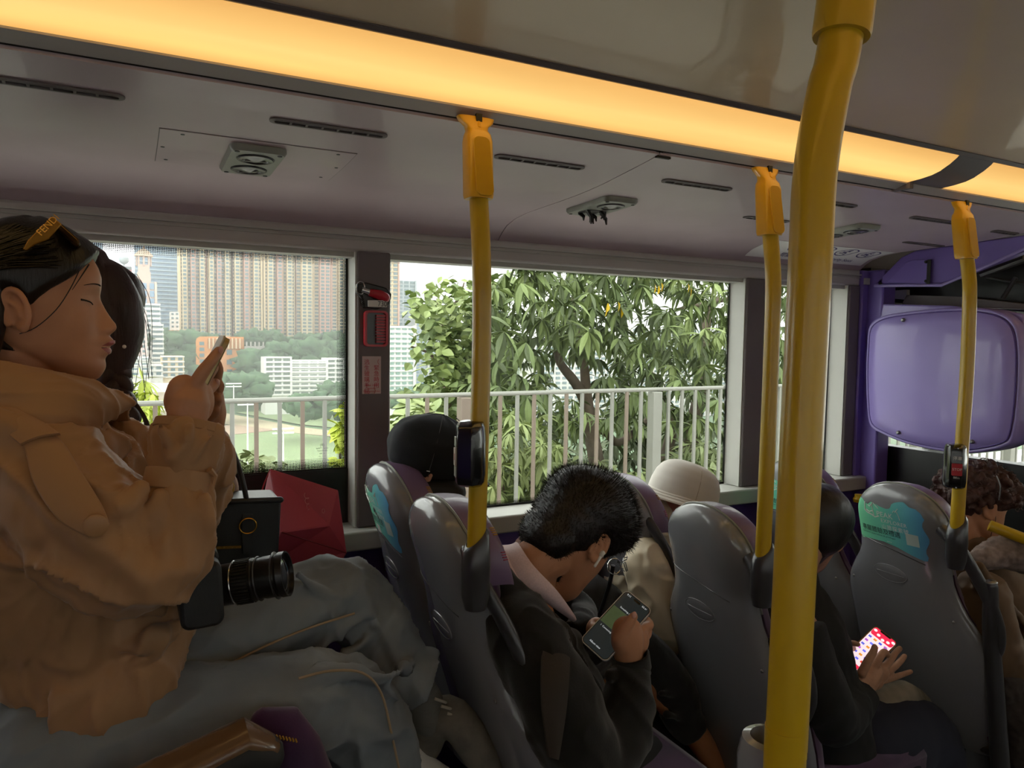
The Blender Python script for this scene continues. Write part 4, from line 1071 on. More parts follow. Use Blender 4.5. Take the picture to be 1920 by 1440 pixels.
shrub('shrub behind the railing, just left of the first slim pole and dark cap', 800, 920, 770, 980, 6.0, 7.0, 120, m_bush2, .15)
shrub('shrub behind the railing between the first slim pole and the black hair', 915, 1050, 760, 980, 5.6, 6.8, 150, m_bush, .16)
shrub('dense long leaved shrub behind the railing, above the black haired man', 1020, 1160, 850, 980, 5.7, 6.8, 110, m_bush2, .20)
shrub('shrub behind the white railing post, left of the bucket hat', 1140, 1260, 880, 980, 5.8, 6.8, 80, m_bush, .20)
shrub('shrub behind the railing, right above the white bucket hat', 1230, 1400, 830, 960, 5.8, 7.0, 120, m_bush2, .20)
shrub('shrub outside the narrow window right of the second slim pole', 1440, 1640, 700, 900, 6.0, 7.5, 130, m_leaf, .20)
shrub('yellow green bush outside, between the braid and the raised hand', 205, 300, 700, 860, 5.8, 6.6, 80, mat('yellow_green_bush', '#b4c247', .5, noise=(2, .3)), .13)
shrub('small pale shrub at the bottom of the first window, behind the handbag strap', 395, 520, 850, 905, 5.8, 6.8, 40, m_bush2, .10, True)
shrub('yellowish leaves at the lower right corner of the first window', 632, 670, 760, 890, 5.8, 6.4, 26, mat('yellow_green_bush2', '#b4c247', .5), .11, True)

shrub('low dark thicket far behind the railing, between the tree trunks', 930, 1440, 760, 1010, 9.0, 12.0, 560, m_leaf3, .32)
shrub('taller thicket left behind the first slim pole and cap', 735, 960, 800, 1010, 9.0, 11.0, 170, m_leaf, .30)
# city across the valley
m_field = mat('racecourse_turf', '#84966c', .9, noise=(.05, .15))
m_track = mat('sand_track', '#b5a98c', .9, noise=(.1, .1))
m_terrace = mat('stand_terrace', '#a99a88', .8)
ZG = -55.0
struct('ground_valley', mat('valley_park_green', '#5d7a55', .95, noise=(.03, .4)), MB().box((-2500, 240, ZG-3), (4500, 2600, ZG-.3)))
def flat(name, m, pts, z):
    a = [P(x, y, Z=z) for x, y in pts]; n = len(a)
    o = struct(name, m, MB().add([tuple(p) for p in a]+[(p.x, p.y, p.z-.25) for p in a], [tuple(range(n)), tuple(range(2*n-1, n-1, -1))]+[(i, (i+1) % n, n+(i+1) % n, n+i) for i in range(n)]))
    return o
flat('ground_pitch', m_field, [(150, 845), (430, 800), (520, 808), (640, 822), (760, 835), (760, 950), (150, 950)], ZG+.3)
flat('ground_sand_track', m_track, [(150, 765), (400, 770), (560, 800), (740, 822), (740, 830), (560, 812), (400, 792), (150, 800)], ZG+.4)
flat('ground_turf_track', m_field, [(150, 748), (400, 752), (560, 772), (740, 790), (740, 812), (560, 795), (400, 765), (150, 762)], ZG+.5)
flat('ground_paddock', mat('brick_paddock', '#a08a76', .9), [(395, 800), (440, 796), (520, 806), (430, 815)], ZG+.6)

m_win = mat('dark_teal_window', '#4f6a70', .25, spec=.8)
m_winb = mat('blue_curtain_glass', '#7392b0', .2, spec=.9, noise=(.05, .2))
def box_px(x0, x1, y0, y1, Y, dep):
    a = P(x0, y1, Y=Y); b = P(x1, y0, Y=Y); return a.x, b.x, a.z, b.z, Y, Y+dep
def facade(r, x0, x1, z0, z1, Y, cw, fh, m, inset=.28, hfr=.55, dep=.6, name='windows'):
    """window boxes standing a little proud of the wall, joined"""
    nc = max(1, int(round((x1-x0)/cw))); nf = max(1, int(round((z1-z0)/fh))); cw = (x1-x0)/nc; fh = (z1-z0)/nf
    V = []; F = []
    for i in range(nc):
        for j in range(nf):
            a, b = x0+cw*(i+inset), x0+cw*(i+1-inset); c, d = z0+fh*(j+(1-hfr)/2), z0+fh*(j+(1+hfr)/2)
            o = len(V); V += [(a, Y-dep, c), (b, Y-dep, c), (b, Y-dep, d), (a, Y-dep, d), (a, Y, c), (b, Y, c), (b, Y, d), (a, Y, d)]
            F += [(o, o+1, o+2, o+3), (o+3, o+2, o+6, o+7), (o+1, o+5, o+6, o+2), (o, o+3, o+7, o+4), (o, o+4, o+5, o+1)]
    return build(name, m, MB().add(V, F), parent=r, smooth=False, kind='stuff', fix=False)
def building(name, lab, px, py0, py1, Y, dep, wall, cw=6, fh=3.2, win=None, piers=None, slabs=None, inset=.25, hfr=.55, group=None, zbase=None, back=True):
    x0, x1, z0, z1, Ya, Yb = box_px(px[0], px[1], py0, py1, Y, dep)
    if zbase is not None: z0 = zbase
    r = thing(name, lab, 'building', ((x0+x1)/2, Y+dep/2, z0), group)
    build('walls', wall, MB().box((x0, Ya, z0), (x1, Yb, z1)), parent=r, smooth=False)
    zw = max(z0, P(px[0], py1, Y=Y).z)
    if win: facade(r, x0, x1, zw, z1, Ya, cw, fh, win, inset, hfr)
    if piers:
        mm, every, w_ = piers; n = int((x1-x0)/every); q = MB()
        for k in range(n+1):
            x = x0+(x1-x0)*k/max(1, n); q.box((x-w_/2, Ya-1.6, zw), (x+w_/2, Ya, z1+.5))
        build('piers', mm, q, parent=r, smooth=False, kind='stuff')
    if slabs:
        mm, fh2, th = slabs; q = MB(); z = zw
        while z < z1: q.box((x0-.3, Ya-1.2, z), (x1+.3, Ya, z+th)); z += fh2
        build('floor_bands', mm, q, parent=r, smooth=False, kind='stuff')
    return r
cream = mat('cream_render', '#d9c4a2', .8, noise=(.1, .1)); pinkw = mat('pink_tile', '#c59a8a', .8); pale = mat('pale_render', '#d8d6d0', .8, noise=(.08, .12)); greyw = mat('grey_render', '#a9b2b8', .8)
bluew = mat('blue_grey_glass_wall', '#7d97b3', .3, spec=.8); orange = mat('orange_brick_tile', '#cf8a4c', .8, noise=(.1, .12)); white = mat('white_render', '#e2e2de', .8)
tw = [((338, 387), 632, 'cream high rise tower right of the blue glass tower'), ((388.5, 433), 636, 'second cream high rise tower, above the raised phone'), ((435, 489), 640, 'third cream high rise tower, middle of the first window'),
      ((496, 552), 642, 'fourth cream high rise tower, right of the thin blue gap'), ((554, 665), 648, 'broad cream and pink high rise tower beside the first window pillar')]
for i, (px, yb, lab) in enumerate(tw):
    Y = 690
    r = building('residential_tower', lab, px, 330, yb, Y, 30, cream, 5.2, 3.2, m_win, (pinkw if i in (1, 4) else mat('beige_pier', '#e2cfae', .8), 10.4, 1.5), (mat('pale_slab', '#d8c9b4', .8), 3.2, .5), .20, .62, 'row of cream high rise towers', zbase=P(px[0], yb, Y=Y).z-12)
    x0, x1, z0, z1, _, _ = box_px(px[0], px[1], 330, yb, Y, 30)
    w_ = x1-x0
    for k, fx in enumerate((.08, .38, .70)):
        q = MB().box((x0+w_*fx, Y-7, z0), (x0+w_*(fx+.17), Y, z1))
        b = build('projecting_bay', cream if k != 1 else pinkw, q, parent=r, smooth=False)
        facade(r, x0+w_*fx, x0+w_*(fx+.17), z0, z1, Y-7, 4.4, 3.2, m_win, .18, .6, .5, 'bay_windows')
gl = building('glass_office_tower', 'tall blue glass office tower left of the cream towers', (255, 341), 330, 628, 820, 40, bluew, 6, 4, m_winb, None, (mat('pale_blue_band', '#a9bccd', .4), 4, 1.0), .05, .6, zbase=-30)
building('glass_office_tower', 'narrow dark blue office block beside the sky gap behind the braid', (186, 215), 490, 640, 760, 30, mat('slate_glass', '#5d6b7c', .3), 6, 4, m_winb, None, None, .1, .5, zbase=-40)
building('glass_office_tower', 'pale blue tower touching the top of the first window at left', (140, 190), 330, 600, 900, 30, bluew, 6, 4, m_winb, None, None, .1, .5, zbase=-40)
r = building('office_block', 'dark office block with a red sign band and round antenna', (212, 247), 500, 640, 740, 30, mat('slate_wall', '#66686f', .6), 5, 3.6, m_win, None, None, .2, .5, zbase=-40)
x0, x1, z0, z1, _, _ = box_px(205, 247, 500, 640, 740, 30)
build('sign_band', mat('dull_red_sign', '#a3424a', .6), MB().box((x0, 737, z1-7), (x1, 740, z1-3)), parent=r, smooth=False)
build('antenna_dish', greyw, MB().ell((x1-6, 745, z1+6), (4, 4, 4)).cyl((x1-6, 745, z1), (x1-6, 745, z1+6), .8, 8), parent=r)
dm = building('domed_tower', 'pink stone tower crowned by a small dome and spire', (250, 292), 530, 600, 640, 25, mat('pink_stone', '#c7aca0', .8), 6, 6, m_winb, (mat('pink_stone2', '#d1b8aa', .8), 8, 1.5), None, .2, .8, zbase=-40)
x0, x1, z0, z1, _, _ = box_px(250, 292, 530, 600, 640, 25); cx = (x0+x1)/2; s_ = P(285, 530, Y=640).x-P(255, 530, Y=640).x
ps_ = mat('pink_stone', '')
q = MB().box((cx-s_*.42, 643, z1), (cx+s_*.42, 658, z1+8)).box((cx-s_*.36, 645, z1+8), (cx+s_*.36, 656, z1+14)); build('upper_stage', ps_, q, parent=dm, smooth=False)
for k in range(8):
    a = R(45*k); build('column', ps_, MB().cyl((cx+5*math.cos(a), 650+5*math.sin(a), z1+13), (cx+5*math.cos(a), 650+5*math.sin(a), z1+21), .7, 6), parent=dm)
build('dome', mat('tan_dome', '#b99c86', .7), MB().lathe([(.001, 33), (.6, 30), (.7, 27), (4, 24.5), (6.6, 21.5), (6.8, 20.5), (.001, 20.5)], Matrix.Translation((cx, 650, z1)), 16), parent=dm)
building('stepped_white_block', 'white stepped office block with long balconies beneath the domed tower', (250, 300), 570, 660, 600, 22, white, 6, 3.4, m_win, None, (white, 3.4, 1.3), .05, .5, zbase=-45)
building('stepped_white_block', 'lower white block stepping down towards the tree covered hill', (285, 306), 608, 690, 596, 20, white, 6, 3.4, m_win, None, (white, 3.4, 1.3), .05, .5, zbase=-45)
building('pink_apartment_block', 'pale pink slab block right beside the braid', (238, 275), 582, 690, 570, 20, mat('pale_pink_render', '#d4bcb8', .8), 4, 3.2, m_win, None, None, .3, .5, zbase=-50)
building('slim_white_tower', 'small slim white tower at the foot of the first cream tower', (320, 336), 585, 632, 660, 15, white, 4, 3.4, m_win, None, None, .25, .45, zbase=-30)
# orange complex
og = building('orange_building', 'orange tiled building behind the raised hand and phone', (368, 457), 632, 712, 600, 30, orange, 9, 4.5, None, None, None, zbase=-50)
x0, x1, z0, z1, _, _ = box_px(368, 457, 632, 712, 600, 30); W = x1-x0
fr = facade(og, x0+W*.04, x0+W*.20, z0+3, z1-3, 600, 5, 4.2, m_win, .2, .6, .6, 'windows')
facade(og, x0+W*.62, x0+W*.76, z0+2, z1-8, 600, 7, 8, m_win, .1, .5, .6, 'windows')
build('recess_shade', mat('painted_shade_brick', '#a9764a', .8), MB().box((x0+W*.24, 598.8, z1-9), (x1, 600, z1-1.5)), parent=og, smooth=False)  # raised box; the shade of a recess is put into its darker brick colour
for k in range(9): build('balcony_pier', cream, MB().box((x0+W*(.26+.08*k), 597.5, z1-9), (x0+W*(.28+.08*k), 600, z1-1)), parent=og, smooth=False)
building('orange_podium', 'long orange podium wall below the first two cream towers', (316, 372), 620, 634, 640, 20, orange, 6, 5, m_win, None, None, .3, .4, zbase=-10)
vd = thing('viaduct', 'grey concrete viaduct between the orange building and the white flats', 'bridge', tuple(P(480, 655, Y=610)))
a, b = P(455, 655, Y=610), P(516, 648, Y=610)
build('deck', mat('concrete', '#a5a19a', .8), MB().box((a.x, 600, a.z-2), (b.x, 615, a.z+2.5)), parent=vd, smooth=False)
for k in range(8):
    x = a.x+(b.x-a.x)*(k+.5)/8; build('parapet_post', mat('concrete', ''), MB().box((x-.5, 599, a.z+2.5), (x+.5, 600, a.z+6)), parent=vd, smooth=False)
build('pier', mat('concrete', ''), MB().box((b.x-8, 602, -50), (b.x-3, 612, a.z-2)).box((a.x+4, 602, -50), (a.x+8, 612, a.z-2)), parent=vd, smooth=False)
for i, (px, y0, y1, lab) in enumerate((((497, 545), 670, 742, 'white balcony flats right of the raised hand'), ((546, 612), 676, 742, 'middle block of the white balcony flats'), ((613, 645), 672, 742, 'right block of the white balcony flats by the dotted edge'))):
    building('balcony_flats', lab, px, y0, y1, 540+i*3, 18, white, 7, 3.3, mat('grey_green_window', '#6f7d74', .4), (white, 14, 1.2), (white, 3.3, 1.2), .12, .6, 'white balcony flats', zbase=ZG)
for i, (px, y0, y1, lab) in enumerate((((243, 282), 670, 706, 'low white building left of the hand, nearest the braid'), ((275, 305), 684, 706, 'low pale building above the grandstand'), ((303, 345), 668, 708, 'beige block of flats left of the raised hand'))):
    building('low_flats', lab, px, y0, y1, 520+i*4, 16, pale if i < 2 else cream, 5, 3.3, m_win, None, (pale, 3.3, .8), .2, .5, 'low flats by the racecourse', zbase=ZG)
gs = thing('grandstand', 'long low tan grandstand terraces at the edge of the racecourse', 'building', (120, 500, ZG))
a, b = P(235, 715, Y=500), P(372, 722, Y=500)
for k in range(4):
    build('terrace', m_terrace if k % 2 else white, MB().box((a.x-20, 490-k*5, ZG), (b.x, 495-k*5, a.z-1-k*5)), parent=gs, smooth=False)
# second window city
building('residential_tower', 'cream tower at the left edge of the second window', (700, 748), 330, 640, 560, 25, cream, 5, 3.2, m_win, (pinkw, 10, 1.2), (cream, 3.2, .4), .2, .6, zbase=-40)
building('slate_tower', 'blue grey tower right of the cream tower in the second window', (744, 779), 527, 660, 640, 25, greyw, 5, 3.4, m_win, (greyw, 10, 1.5), None, .15, .6, zbase=-50)
building('white_tower', 'white apartment tower with green windows beside the railing in the second window', (728, 776), 612, 742, 470, 20, white, 4.5, 3.2, mat('green_window', '#6f9488', .35), (white, 9, 1.2), (white, 3.2, .5), .18, .5, zbase=ZG)
building('blue_tower', 'bluish apartment tower half hidden by the young tree', (778, 850), 600, 742, 600, 20, greyw, 4.5, 3.2, m_winb, (pale, 9, 1.2), None, .18, .5, zbase=ZG)
building('hazy_tower', 'distant pink tower right of the first slim pole above the trees', (915, 950), 535, 700, 700, 25, pinkw, 5, 3.2, m_win, None, None, .2, .5, zbase=-50)
building('hazy_block', 'pale apartment blocks glimpsed through the mango tree', (1000, 1160), 650, 800, 420, 20, pale, 5, 3.2, m_win, None, None, .2, .5, zbase=ZG)
building('hazy_block', 'pale apartment block glimpsed right through the mango tree branches', (1180, 1400), 620, 820, 430, 20, pale, 5, 3.2, m_win, None, None, .2, .5, zbase=ZG)
# wooded hill below the towers
hill = MB(); nx, ny = 60, 10
hill.grid(lambda u, v: Vector((-100+700*u, 560+150*v, ZG+ (P(300, 640, Y=700).z-ZG+4)*min(1, v*1.15)**1.1+2*math.sin(u*40+v*7))), nx, ny)
struct('hillside', mat('hill_earth', '#4f6347', .95), hill)
bl = []; rr = random.Random(5)
def crowns(regions, lab, mm, seed):
    V = []; F = []
    rr = random.Random(seed)
    bm = bmesh.new(); bmesh.ops.create_icosphere(bm, subdivisions=2, radius=1); bv = [v.co.copy() for v in bm.verts]; bf = [tuple(v.index for v in f.verts) for f in bm.faces]; bm.free()
    c0 = None
    for (x0, x1, y0, y1, Y, n, s) in regions:
        for k in range(n):
            p = P(rr.uniform(x0, x1), rr.uniform(y0, y1), Y=Y+rr.uniform(-6, 6)); o = len(V); s2 = s*rr.uniform(.6, 1.3)
            if c0 is None: c0 = p
            for v in bv:
                j = 1+.22*math.sin(v.x*7+k)+.2*math.sin(v.y*9+k*2)+.18*math.sin(v.z*8+k*3)
                V.append((p.x+v.x*s2*j, p.y+v.y*s2*j, p.z+v.z*s2*j*.8))
            F += [tuple(i+o for i in f) for f in bf]
    o = build('wooded_slope', mm, MB().add(V, F), origin=tuple(c0), fix=False, kind='stuff', ang=180); tag(o, lab, 'trees')
m_far = mat('far_foliage', '#55704f', .9, noise=(.15, .5), col2='#3f5a40')
crowns([(275, 372, 632, 700, 610, 90, 7), (300, 345, 628, 650, 640, 20, 6)], 'dark wooded slope left of the orange building', m_far, 1)
crowns([(455, 520, 625, 640, 650, 26, 5), (460, 515, 668, 735, 585, 70, 7), (500, 650, 648, 680, 600, 110, 6.5), (340, 650, 630, 640, 668, 60, 4)], 'wooded slope between the cream towers and the white flats', m_far, 2)
crowns([(375, 500, 712, 742, 500, 70, 6), (600, 655, 722, 745, 500, 24, 5)], 'row of dark trees along the racecourse below the orange building', m_far, 3)
crowns([(545, 655, 748, 775, 400, 40, 4.5)], 'darker trees behind the railing at the right of the racecourse', m_far, 4)
crowns([(590, 655, 625, 660, 640, 30, 5), (728, 800, 735, 760, 300, 20, 3)], 'trees at the foot of the right hand towers', m_far, 6)
for px, y0, y1, Y, lab in ((438, 722, 747, 420, 'thin light mast above the railing near the hand'), (464, 790, 760, 330, 'white double light mast standing on the racecourse'), (531, 808, 880, 290, 'tall floodlight mast in front of the pitch')):
    top, bot = P(px, min(y0, y1) if px != 464 else 755, Y=Y), P(px, y1 if px != 464 else 800, Y=Y); bot.z = ZG
    r = thing('light_mast', lab, 'light mast', tuple(bot), 'floodlight masts by the racecourse')
    build('mast', white, MB().cyl(bot, top, .45, 8, .25), parent=r)
    for k in (-1, 1): build('lamp_bar', white, MB().box((top.x-4, Y-.4, top.z+k*.8-.3), (top.x+4, Y+.4, top.z+k*.8+.3)), parent=r, smooth=False)
# haze filling the valley
hz = bpy.data.materials.new('valley_haze'); hz.use_nodes = True; n = hz.node_tree; n.nodes.clear()
ou = n.nodes.new('ShaderNodeOutputMaterial'); vs_ = n.nodes.new('ShaderNodeVolumeScatter'); vs_.inputs['Density'].default_value = .00042; vs_.inputs['Color'].default_value = (1, .99, .97, 1)
n.links.new(vs_.outputs[0], ou.inputs['Volume'])
hb_ = build('valley_haze', hz, MB().box((-900, 60, -58), (2600, 1300, 260)), smooth=False, kind='structure')
# ------------------------------------------------------------ people
m_skin = mat('warm_skin', '#c08a68', .5, noise=(25, .08), bump=(220, .15, .0006), spec=.4)
m_skin2 = mat('light_skin', '#d6a283', .5, noise=(25, .08), spec=.4)
m_skin3 = mat('older_skin', '#b98a6c', .55, noise=(40, .18), bump=(120, .5, .0015))
m_lip = mat('rose_lips', '#a5574e', .4)
m_brow = mat('dark_brow_hair', '#2b201b', .8)
m_hair = mat('black_hair', '#16110f', .42, noise=(40, .4), bump=(260, .5, .002), stretch=(1, 1, .12), spec=.5)
m_hairb = mat('dark_brown_hair', '#3a2320', .42, noise=(40, .4), bump=(260, .5, .002), stretch=(1, 1, .12))
m_eye = mat('dark_eye', '#120d0b', .15)
m_nail = mat('finger_nail', '#cf9c8c', .3)

TF = [(-.118, .060), (-.110, .078), (-.10, .085), (-.09, .087), (-.08, .0865), (-.06, .088), (-.04, .088), (0, .082), (.014, .0835), (.03, .0865), (.05, .087), (.065, .082), (.079, .0745), (.09, .063), (.103, .038), (.111, .013), (.114, .003)]
TM = [(-.1205, .060), (-.119, .078), (-.112, .089), (-.103, .0945), (-.096, .0975), (-.089, .0975), (-.082, .0955), (-.077, .0985), (-.072, .1040), (-.067, .1045), (-.0635, .1015), (-.061, .1035), (-.057, .1095), (-.052, .1090), (-.0475, .1035), (-.0445, .1015), (-.0415, .1045), (-.037, .1105), (-.032, .1130), (-.028, .1130), (-.023, .1095), (-.016, .1045), (-.006, .0980), (.004, .0925), (.012, .0885), (.018, .0880), (.03, .0890), (.045, .0895), (.06, .0850), (.079, .0745)]
TB = [(-.118, .045), (-.110, .030), (-.10, .018), (-.085, -.004), (-.07, -.035), (-.055, -.065), (-.035, -.086), (-.01, -.098), (.02, -.104), (.05, -.101), (.075, -.088), (.095, -.060), (.107, -.03), (.112, -.010), (.114, -.003)]
TA = [(-.118, .010), (-.112, .022), (-.104, .031), (-.094, .040), (-.08, .050), (-.065, .058), (-.05, .063), (-.03, .067), (0, .0715), (.03, .074), (.055, .0715), (.075, .063), (.093, .046), (.105, .026), (.112, .009), (.114, .002)]
TW = [(-.12, .030), (-.09, .026), (-.078, .024), (-.070, .021), (-.060, .021), (-.052, .020), (-.046, .016), (-.040, .0150), (-.033, .0135), (-.027, .0110), (-.018, .0090), (0, .0085), (.015, .012), (.04, .035), (.08, .05)]
def head_local(z, th, off=0.0, feat=True):
    f, b, a = interp(TF, z), interp(TB, z), interp(TA, z)
    k_ = min(1, max(0, (-.045-z)/.05)); k_ = k_*k_*(3-2*k_); cx = -.008*(1-k_)+(f+b)/2*k_
    cx = min(max(cx, b+.3*(f-b)), f-.3*(f-b))
    c, s = math.cos(th), math.sin(th)
    if c >= 0: x = cx+(f-cx)*abs(c)**.86
    else: x = cx-(cx-b)*abs(c)**.92
    y = a*math.copysign(abs(s)**.92, s)
    if feat and c > 0:
        x += max(0, interp(TM, z)-f)*math.exp(-(y/interp(TW, z))**2)*min(1, max(0, (.079-z)/.01))
        x += .004*math.exp(-(((abs(y)-.0125)/.0055)**2+((z+.036)/.006)**2))
        ex = ((abs(y)-.031)/.015)**2+((z-.010)/.0125)**2; x -= .0085*math.exp(-ex)
        eb = ((abs(y)-.030)/.011)**2+((z-.008)/.0085)**2; x += .0065*math.exp(-eb)
        x += .003*math.exp(-(((abs(y)-.043)/.016)**2+((z+.03)/.018)**2))
        x += .0022*math.exp(-(((abs(y)-.028)/.02)**2+((z-.029)/.007)**2))
        
    n = Vector(((x-cx)/(.09*.09), y/(.072*.072), z/(.114*.114)))
    if n.length: n.normalize()
    return Vector((x, y, z))+n*off
def head_mb(M, s=1.0, nz=90, nt=96, off=0.0, feat=True):
    mb = MB(); vs = []; fs = []
    for j in range(nz+1):
        t = j/nz; z = -.118+.232*(.5-.5*math.cos(math.pi*t))
        for k in range(nt): vs.append(M @ (head_local(z, 2*math.pi*k/nt, off, feat)*s))
    for j in range(nz):
        for k in range(nt): a = j*nt+k; b = j*nt+(k+1) % nt; fs.append((a, b, b+nt, a+nt))
    fs.append(tuple(range(nt-1, -1, -1))); fs.append(tuple(nz*nt+k for k in range(nt)))
    return mb.add(vs, fs)
def head_patch(M, z0, z1, t0, t1, off, s=1.0, nu=30, nv=30, t=.003, mask=None, feat=True):
    def fn(u, v):
        z = z0+(z1-z0)*v; th = t0+(t1-t0)*u
        o = off if not hasattr(off, '__call__') else off(z, th)
        p = head_local(z, th, o, feat); q = head_local(z, th, o-.01, feat)
        return M @ (p*s), (M.to_3x3() @ (p-q)).normalized()
    return MB().thick(fn, nu, nv, t)
def ear_mb(M, side, s=1.0):
    """ear: bowl with rolled rim"""
    C = M @ Matrix.Translation(Vector((-.012, side*.0685, -.014))*s) @ Matrix.Rotation(R(-12), 4, 'Y') @ Matrix.Rotation(side*R(18), 4, 'Z')
    mb = MB()
    prof = [(math.cos(R(a))*.0165*(1 if a < 180 else .85)-(.003 if 180 < a < 360 else 0), math.sin(R(a))*(.031 if math.sin(R(a)) > 0 else .027)) for a in range(-80, 235, 15)]
    mb.tube([C @ (Vector((x, side*.011, z))*s) for x, z in prof], [.0048*s]*len(prof), 8, round_ends=True)
    mb.ell(C @ (Vector((-.002, side*.004, 0))*s), (.0155*s, .006*s, .028*s), C.to_3x3(), 14, 8)
    mb.ell(C @ (Vector((.004, side*.009, -.024))*s), (.009*s, .005*s, .009*s), C.to_3x3(), 10, 8)
    mb.tube([C @ (Vector((-.006, side*.012, .014))*s), C @ (Vector((.004, side*.012, .004))*s), C @ (Vector((.004, side*.012, -.010))*s)], [.003*s]*3, 6, round_ends=True)
    mb.ell(C @ (Vector((.0135, side*.006, -.002))*s), (.004*s, .004*s, .007*s), C.to_3x3(), 8, 6)
    return mb
def head_frame(c, fwd, up=(0, 0, 1)):
    f = Vector(fwd).normalized(); u = Vector(up); l = u.cross(f).normalized(); u = f.cross(l)
    return Matrix(((f[0], l[0], u[0], c[0]), (f[1], l[1], u[1], c[1]), (f[2], l[2], u[2], c[2]), (0, 0, 0, 1)))
def finger(pts, r0=.0085, r1=.0062): 
    n = len(pts); return MB().tube(pts, [r0+(r1-r0)*k/(n-1) for k in range(n)], 12, round_ends=True, sub=3)
def face_parts(M, s, body, skin=None, lips=True):
    for sd in (-1, 1):
        lash = [M @ (head_local(.0065+.0030*t-.0016*t*t, math.asin(max(-1, min(1, (sd*(.032+.0125*t))/.0715))), .0009)*s) for t in [-1+k*.2 for k in range(11)]]
        build('eyelash', m_brow, MB().tube(lash, [.0008+.0009*(k/10) for k in range(11)], 5), parent=body)
        br_ = [M @ (head_local(.0305+.003*(1-t*t)-.001*t, math.asin((sd*(.031+.016*t))/.0725), .0006)*s) for t in [-1+k*.2 for k in range(11)]]
        build('eyebrow', m_brow, MB().tube(br_, [.0012, .0018, .002, .002, .002, .0018, .0016, .0014, .0012, .001, .0006], 5, flat=.5), parent=body)
    if lips:
        build('lips', m_lip, MB().grid(lambda u, v: M @ (head_local(-.0745+.0225*v, (u*2-1)*.30*math.sin(math.pi*(.12+.76*v)), .0005)*s), 16, 10), parent=body)
        build('mouth_line', m_brow, MB().tube([M @ (head_local(-.0632-.001*abs(t), t*.30, .0004)*s) for t in [-1+k*.2 for k in range(11)]], .0007, 5), parent=body)
def strands(mb, paths, rad=.0012, n=4):
    for p in paths: mb.tube(p, [rad]*(len(p)-1)+[rad*.3], n, sub=3)

# ---- 1. the young woman in the tan jacket -------------------------------------------------
m_tan = mat('tan_cotton_twill', '#aa815a', .6, noise=(5, .10), bump=(420, .12, .0006), sheen=.15)
m_tan2 = mat('tan_button', '#a77d54', .4)
m_jean = mat('light_blue_denim', '#8c9295', .85, noise=(4, .25), col2='#6f777f', bump=(600, .25, .0008))
m_stitch = mat('faded_stitching', '#a08b70', .8)
girl = thing('person', 'young woman in tan jacket and pale jeans with sunglasses on her head, raising a phone', 'person', (-.05, 1.38, .42))
HM = head_frame(P(96, 580, Y=1.36)+Vector((-.003, 0, .004)), (1, .02, -.02))
# the head centre is set so that nose tip and chin fall where the photograph has them
nose_t = P(222, 606, Y=1.36); chin_t = P(188, 712, Y=1.36)
gs_ = 1.02
HM = head_frame((nose_t.x-.113*gs_, 1.37, nose_t.z+.028*gs_), (1, 0, -.03))
sk = head_mb(HM, gs_)
sk.merge(ear_mb(HM, -1, gs_)); sk.merge(ear_mb(HM, 1, gs_))
neck0 = HM @ Vector((-.035, 0, -.07)); neck1 = P(70, 800, Y=1.37)
sk.tube([HM @ Vector((-.03, 0, -.03)), HM @ Vector((-.022, 0, -.10)), neck1], [.052, .050, .058], 24, sub=3)
chest = P(70, 1000, Y=1.39); hips = P(150, 1300, Y=1.40)
sk.tube([neck1, P(60, 870, Y=1.38), chest, hips], [.055, .10, .10, .11], 20, flat=.9, up=(0, 1, 0), sub=2, round_ends=True)
# hidden arms run inside the sleeves
Rsh, Rel, Rwr = P(75, 905, Y=1.22), P(305, 1075, Y=1.14), P(352, 800, Y=1.19)
Lsh, Lel, Lwr = P(75, 890, Y=1.56), P(330, 1010, Y=1.50), P(385, 800, Y=1.36)
sk.tube([Rsh, Rel, Rwr], [.042, .038, .026], 14, sub=3, round_ends=True); sk.tube([Lsh, Lel, Lwr], [.040, .036, .024], 14, sub=3, round_ends=True)
# right hand (near), gripping the phone seen on edge
def G(x, y, Y): return P(x, y, Y=Y)
sk.tube([G(350, 805, 1.185), G(352, 772, 1.185), G(356, 752, 1.185), G(362, 732, 1.19)], [.027, .029, .029, .021], 18, flat=1.05, up=(0, 1, 0), round_ends=True)
sk.ell(G(334, 752, 1.195), (.020, .022, .028)); sk.ell(G(372, 752, 1.20), (.023, .022, .034))
sk.merge(finger([G(360, 732, 1.180), G(379, 699, 1.176), G(395, 678, 1.178), G(410, 658, 1.185)], .0115, .0074))
sk.merge(finger([G(324, 745, 1.185), G(331, 722, 1.183), G(346, 714, 1.19), G(364, 720, 1.21)], .0120, .0092))
sk.merge(finger([G(372, 725, 1.20), G(388, 706, 1.21), G(400, 690, 1.222)], .0105, .0085))
sk.merge(finger([G(376, 742, 1.205), G(394, 728, 1.215), G(404, 718, 1.228)], .0100, .0080))
# left hand, behind the phone
sk.tube([G(390, 815, 1.345), G(392, 775, 1.33), G(388, 742, 1.31)], [.024, .028, .026], 16, round_ends=True)
sk.merge(finger([G(392, 742, 1.29), G(404, 712, 1.275), G(409, 695, 1.262), G(406, 682, 1.255)], .0095, .0080))
sk.merge(finger([G(395, 752, 1.295), G(408, 735, 1.28), G(412, 722, 1.268)], .0095, .0078))
sk.merge(finger([G(394, 770, 1.30), G(406, 757, 1.285), G(410, 748, 1.27)], .0092, .0072))
sk.merge(finger([G(390, 785, 1.305), G(402, 776, 1.29), G(406, 768, 1.278)], .0085, .0068))
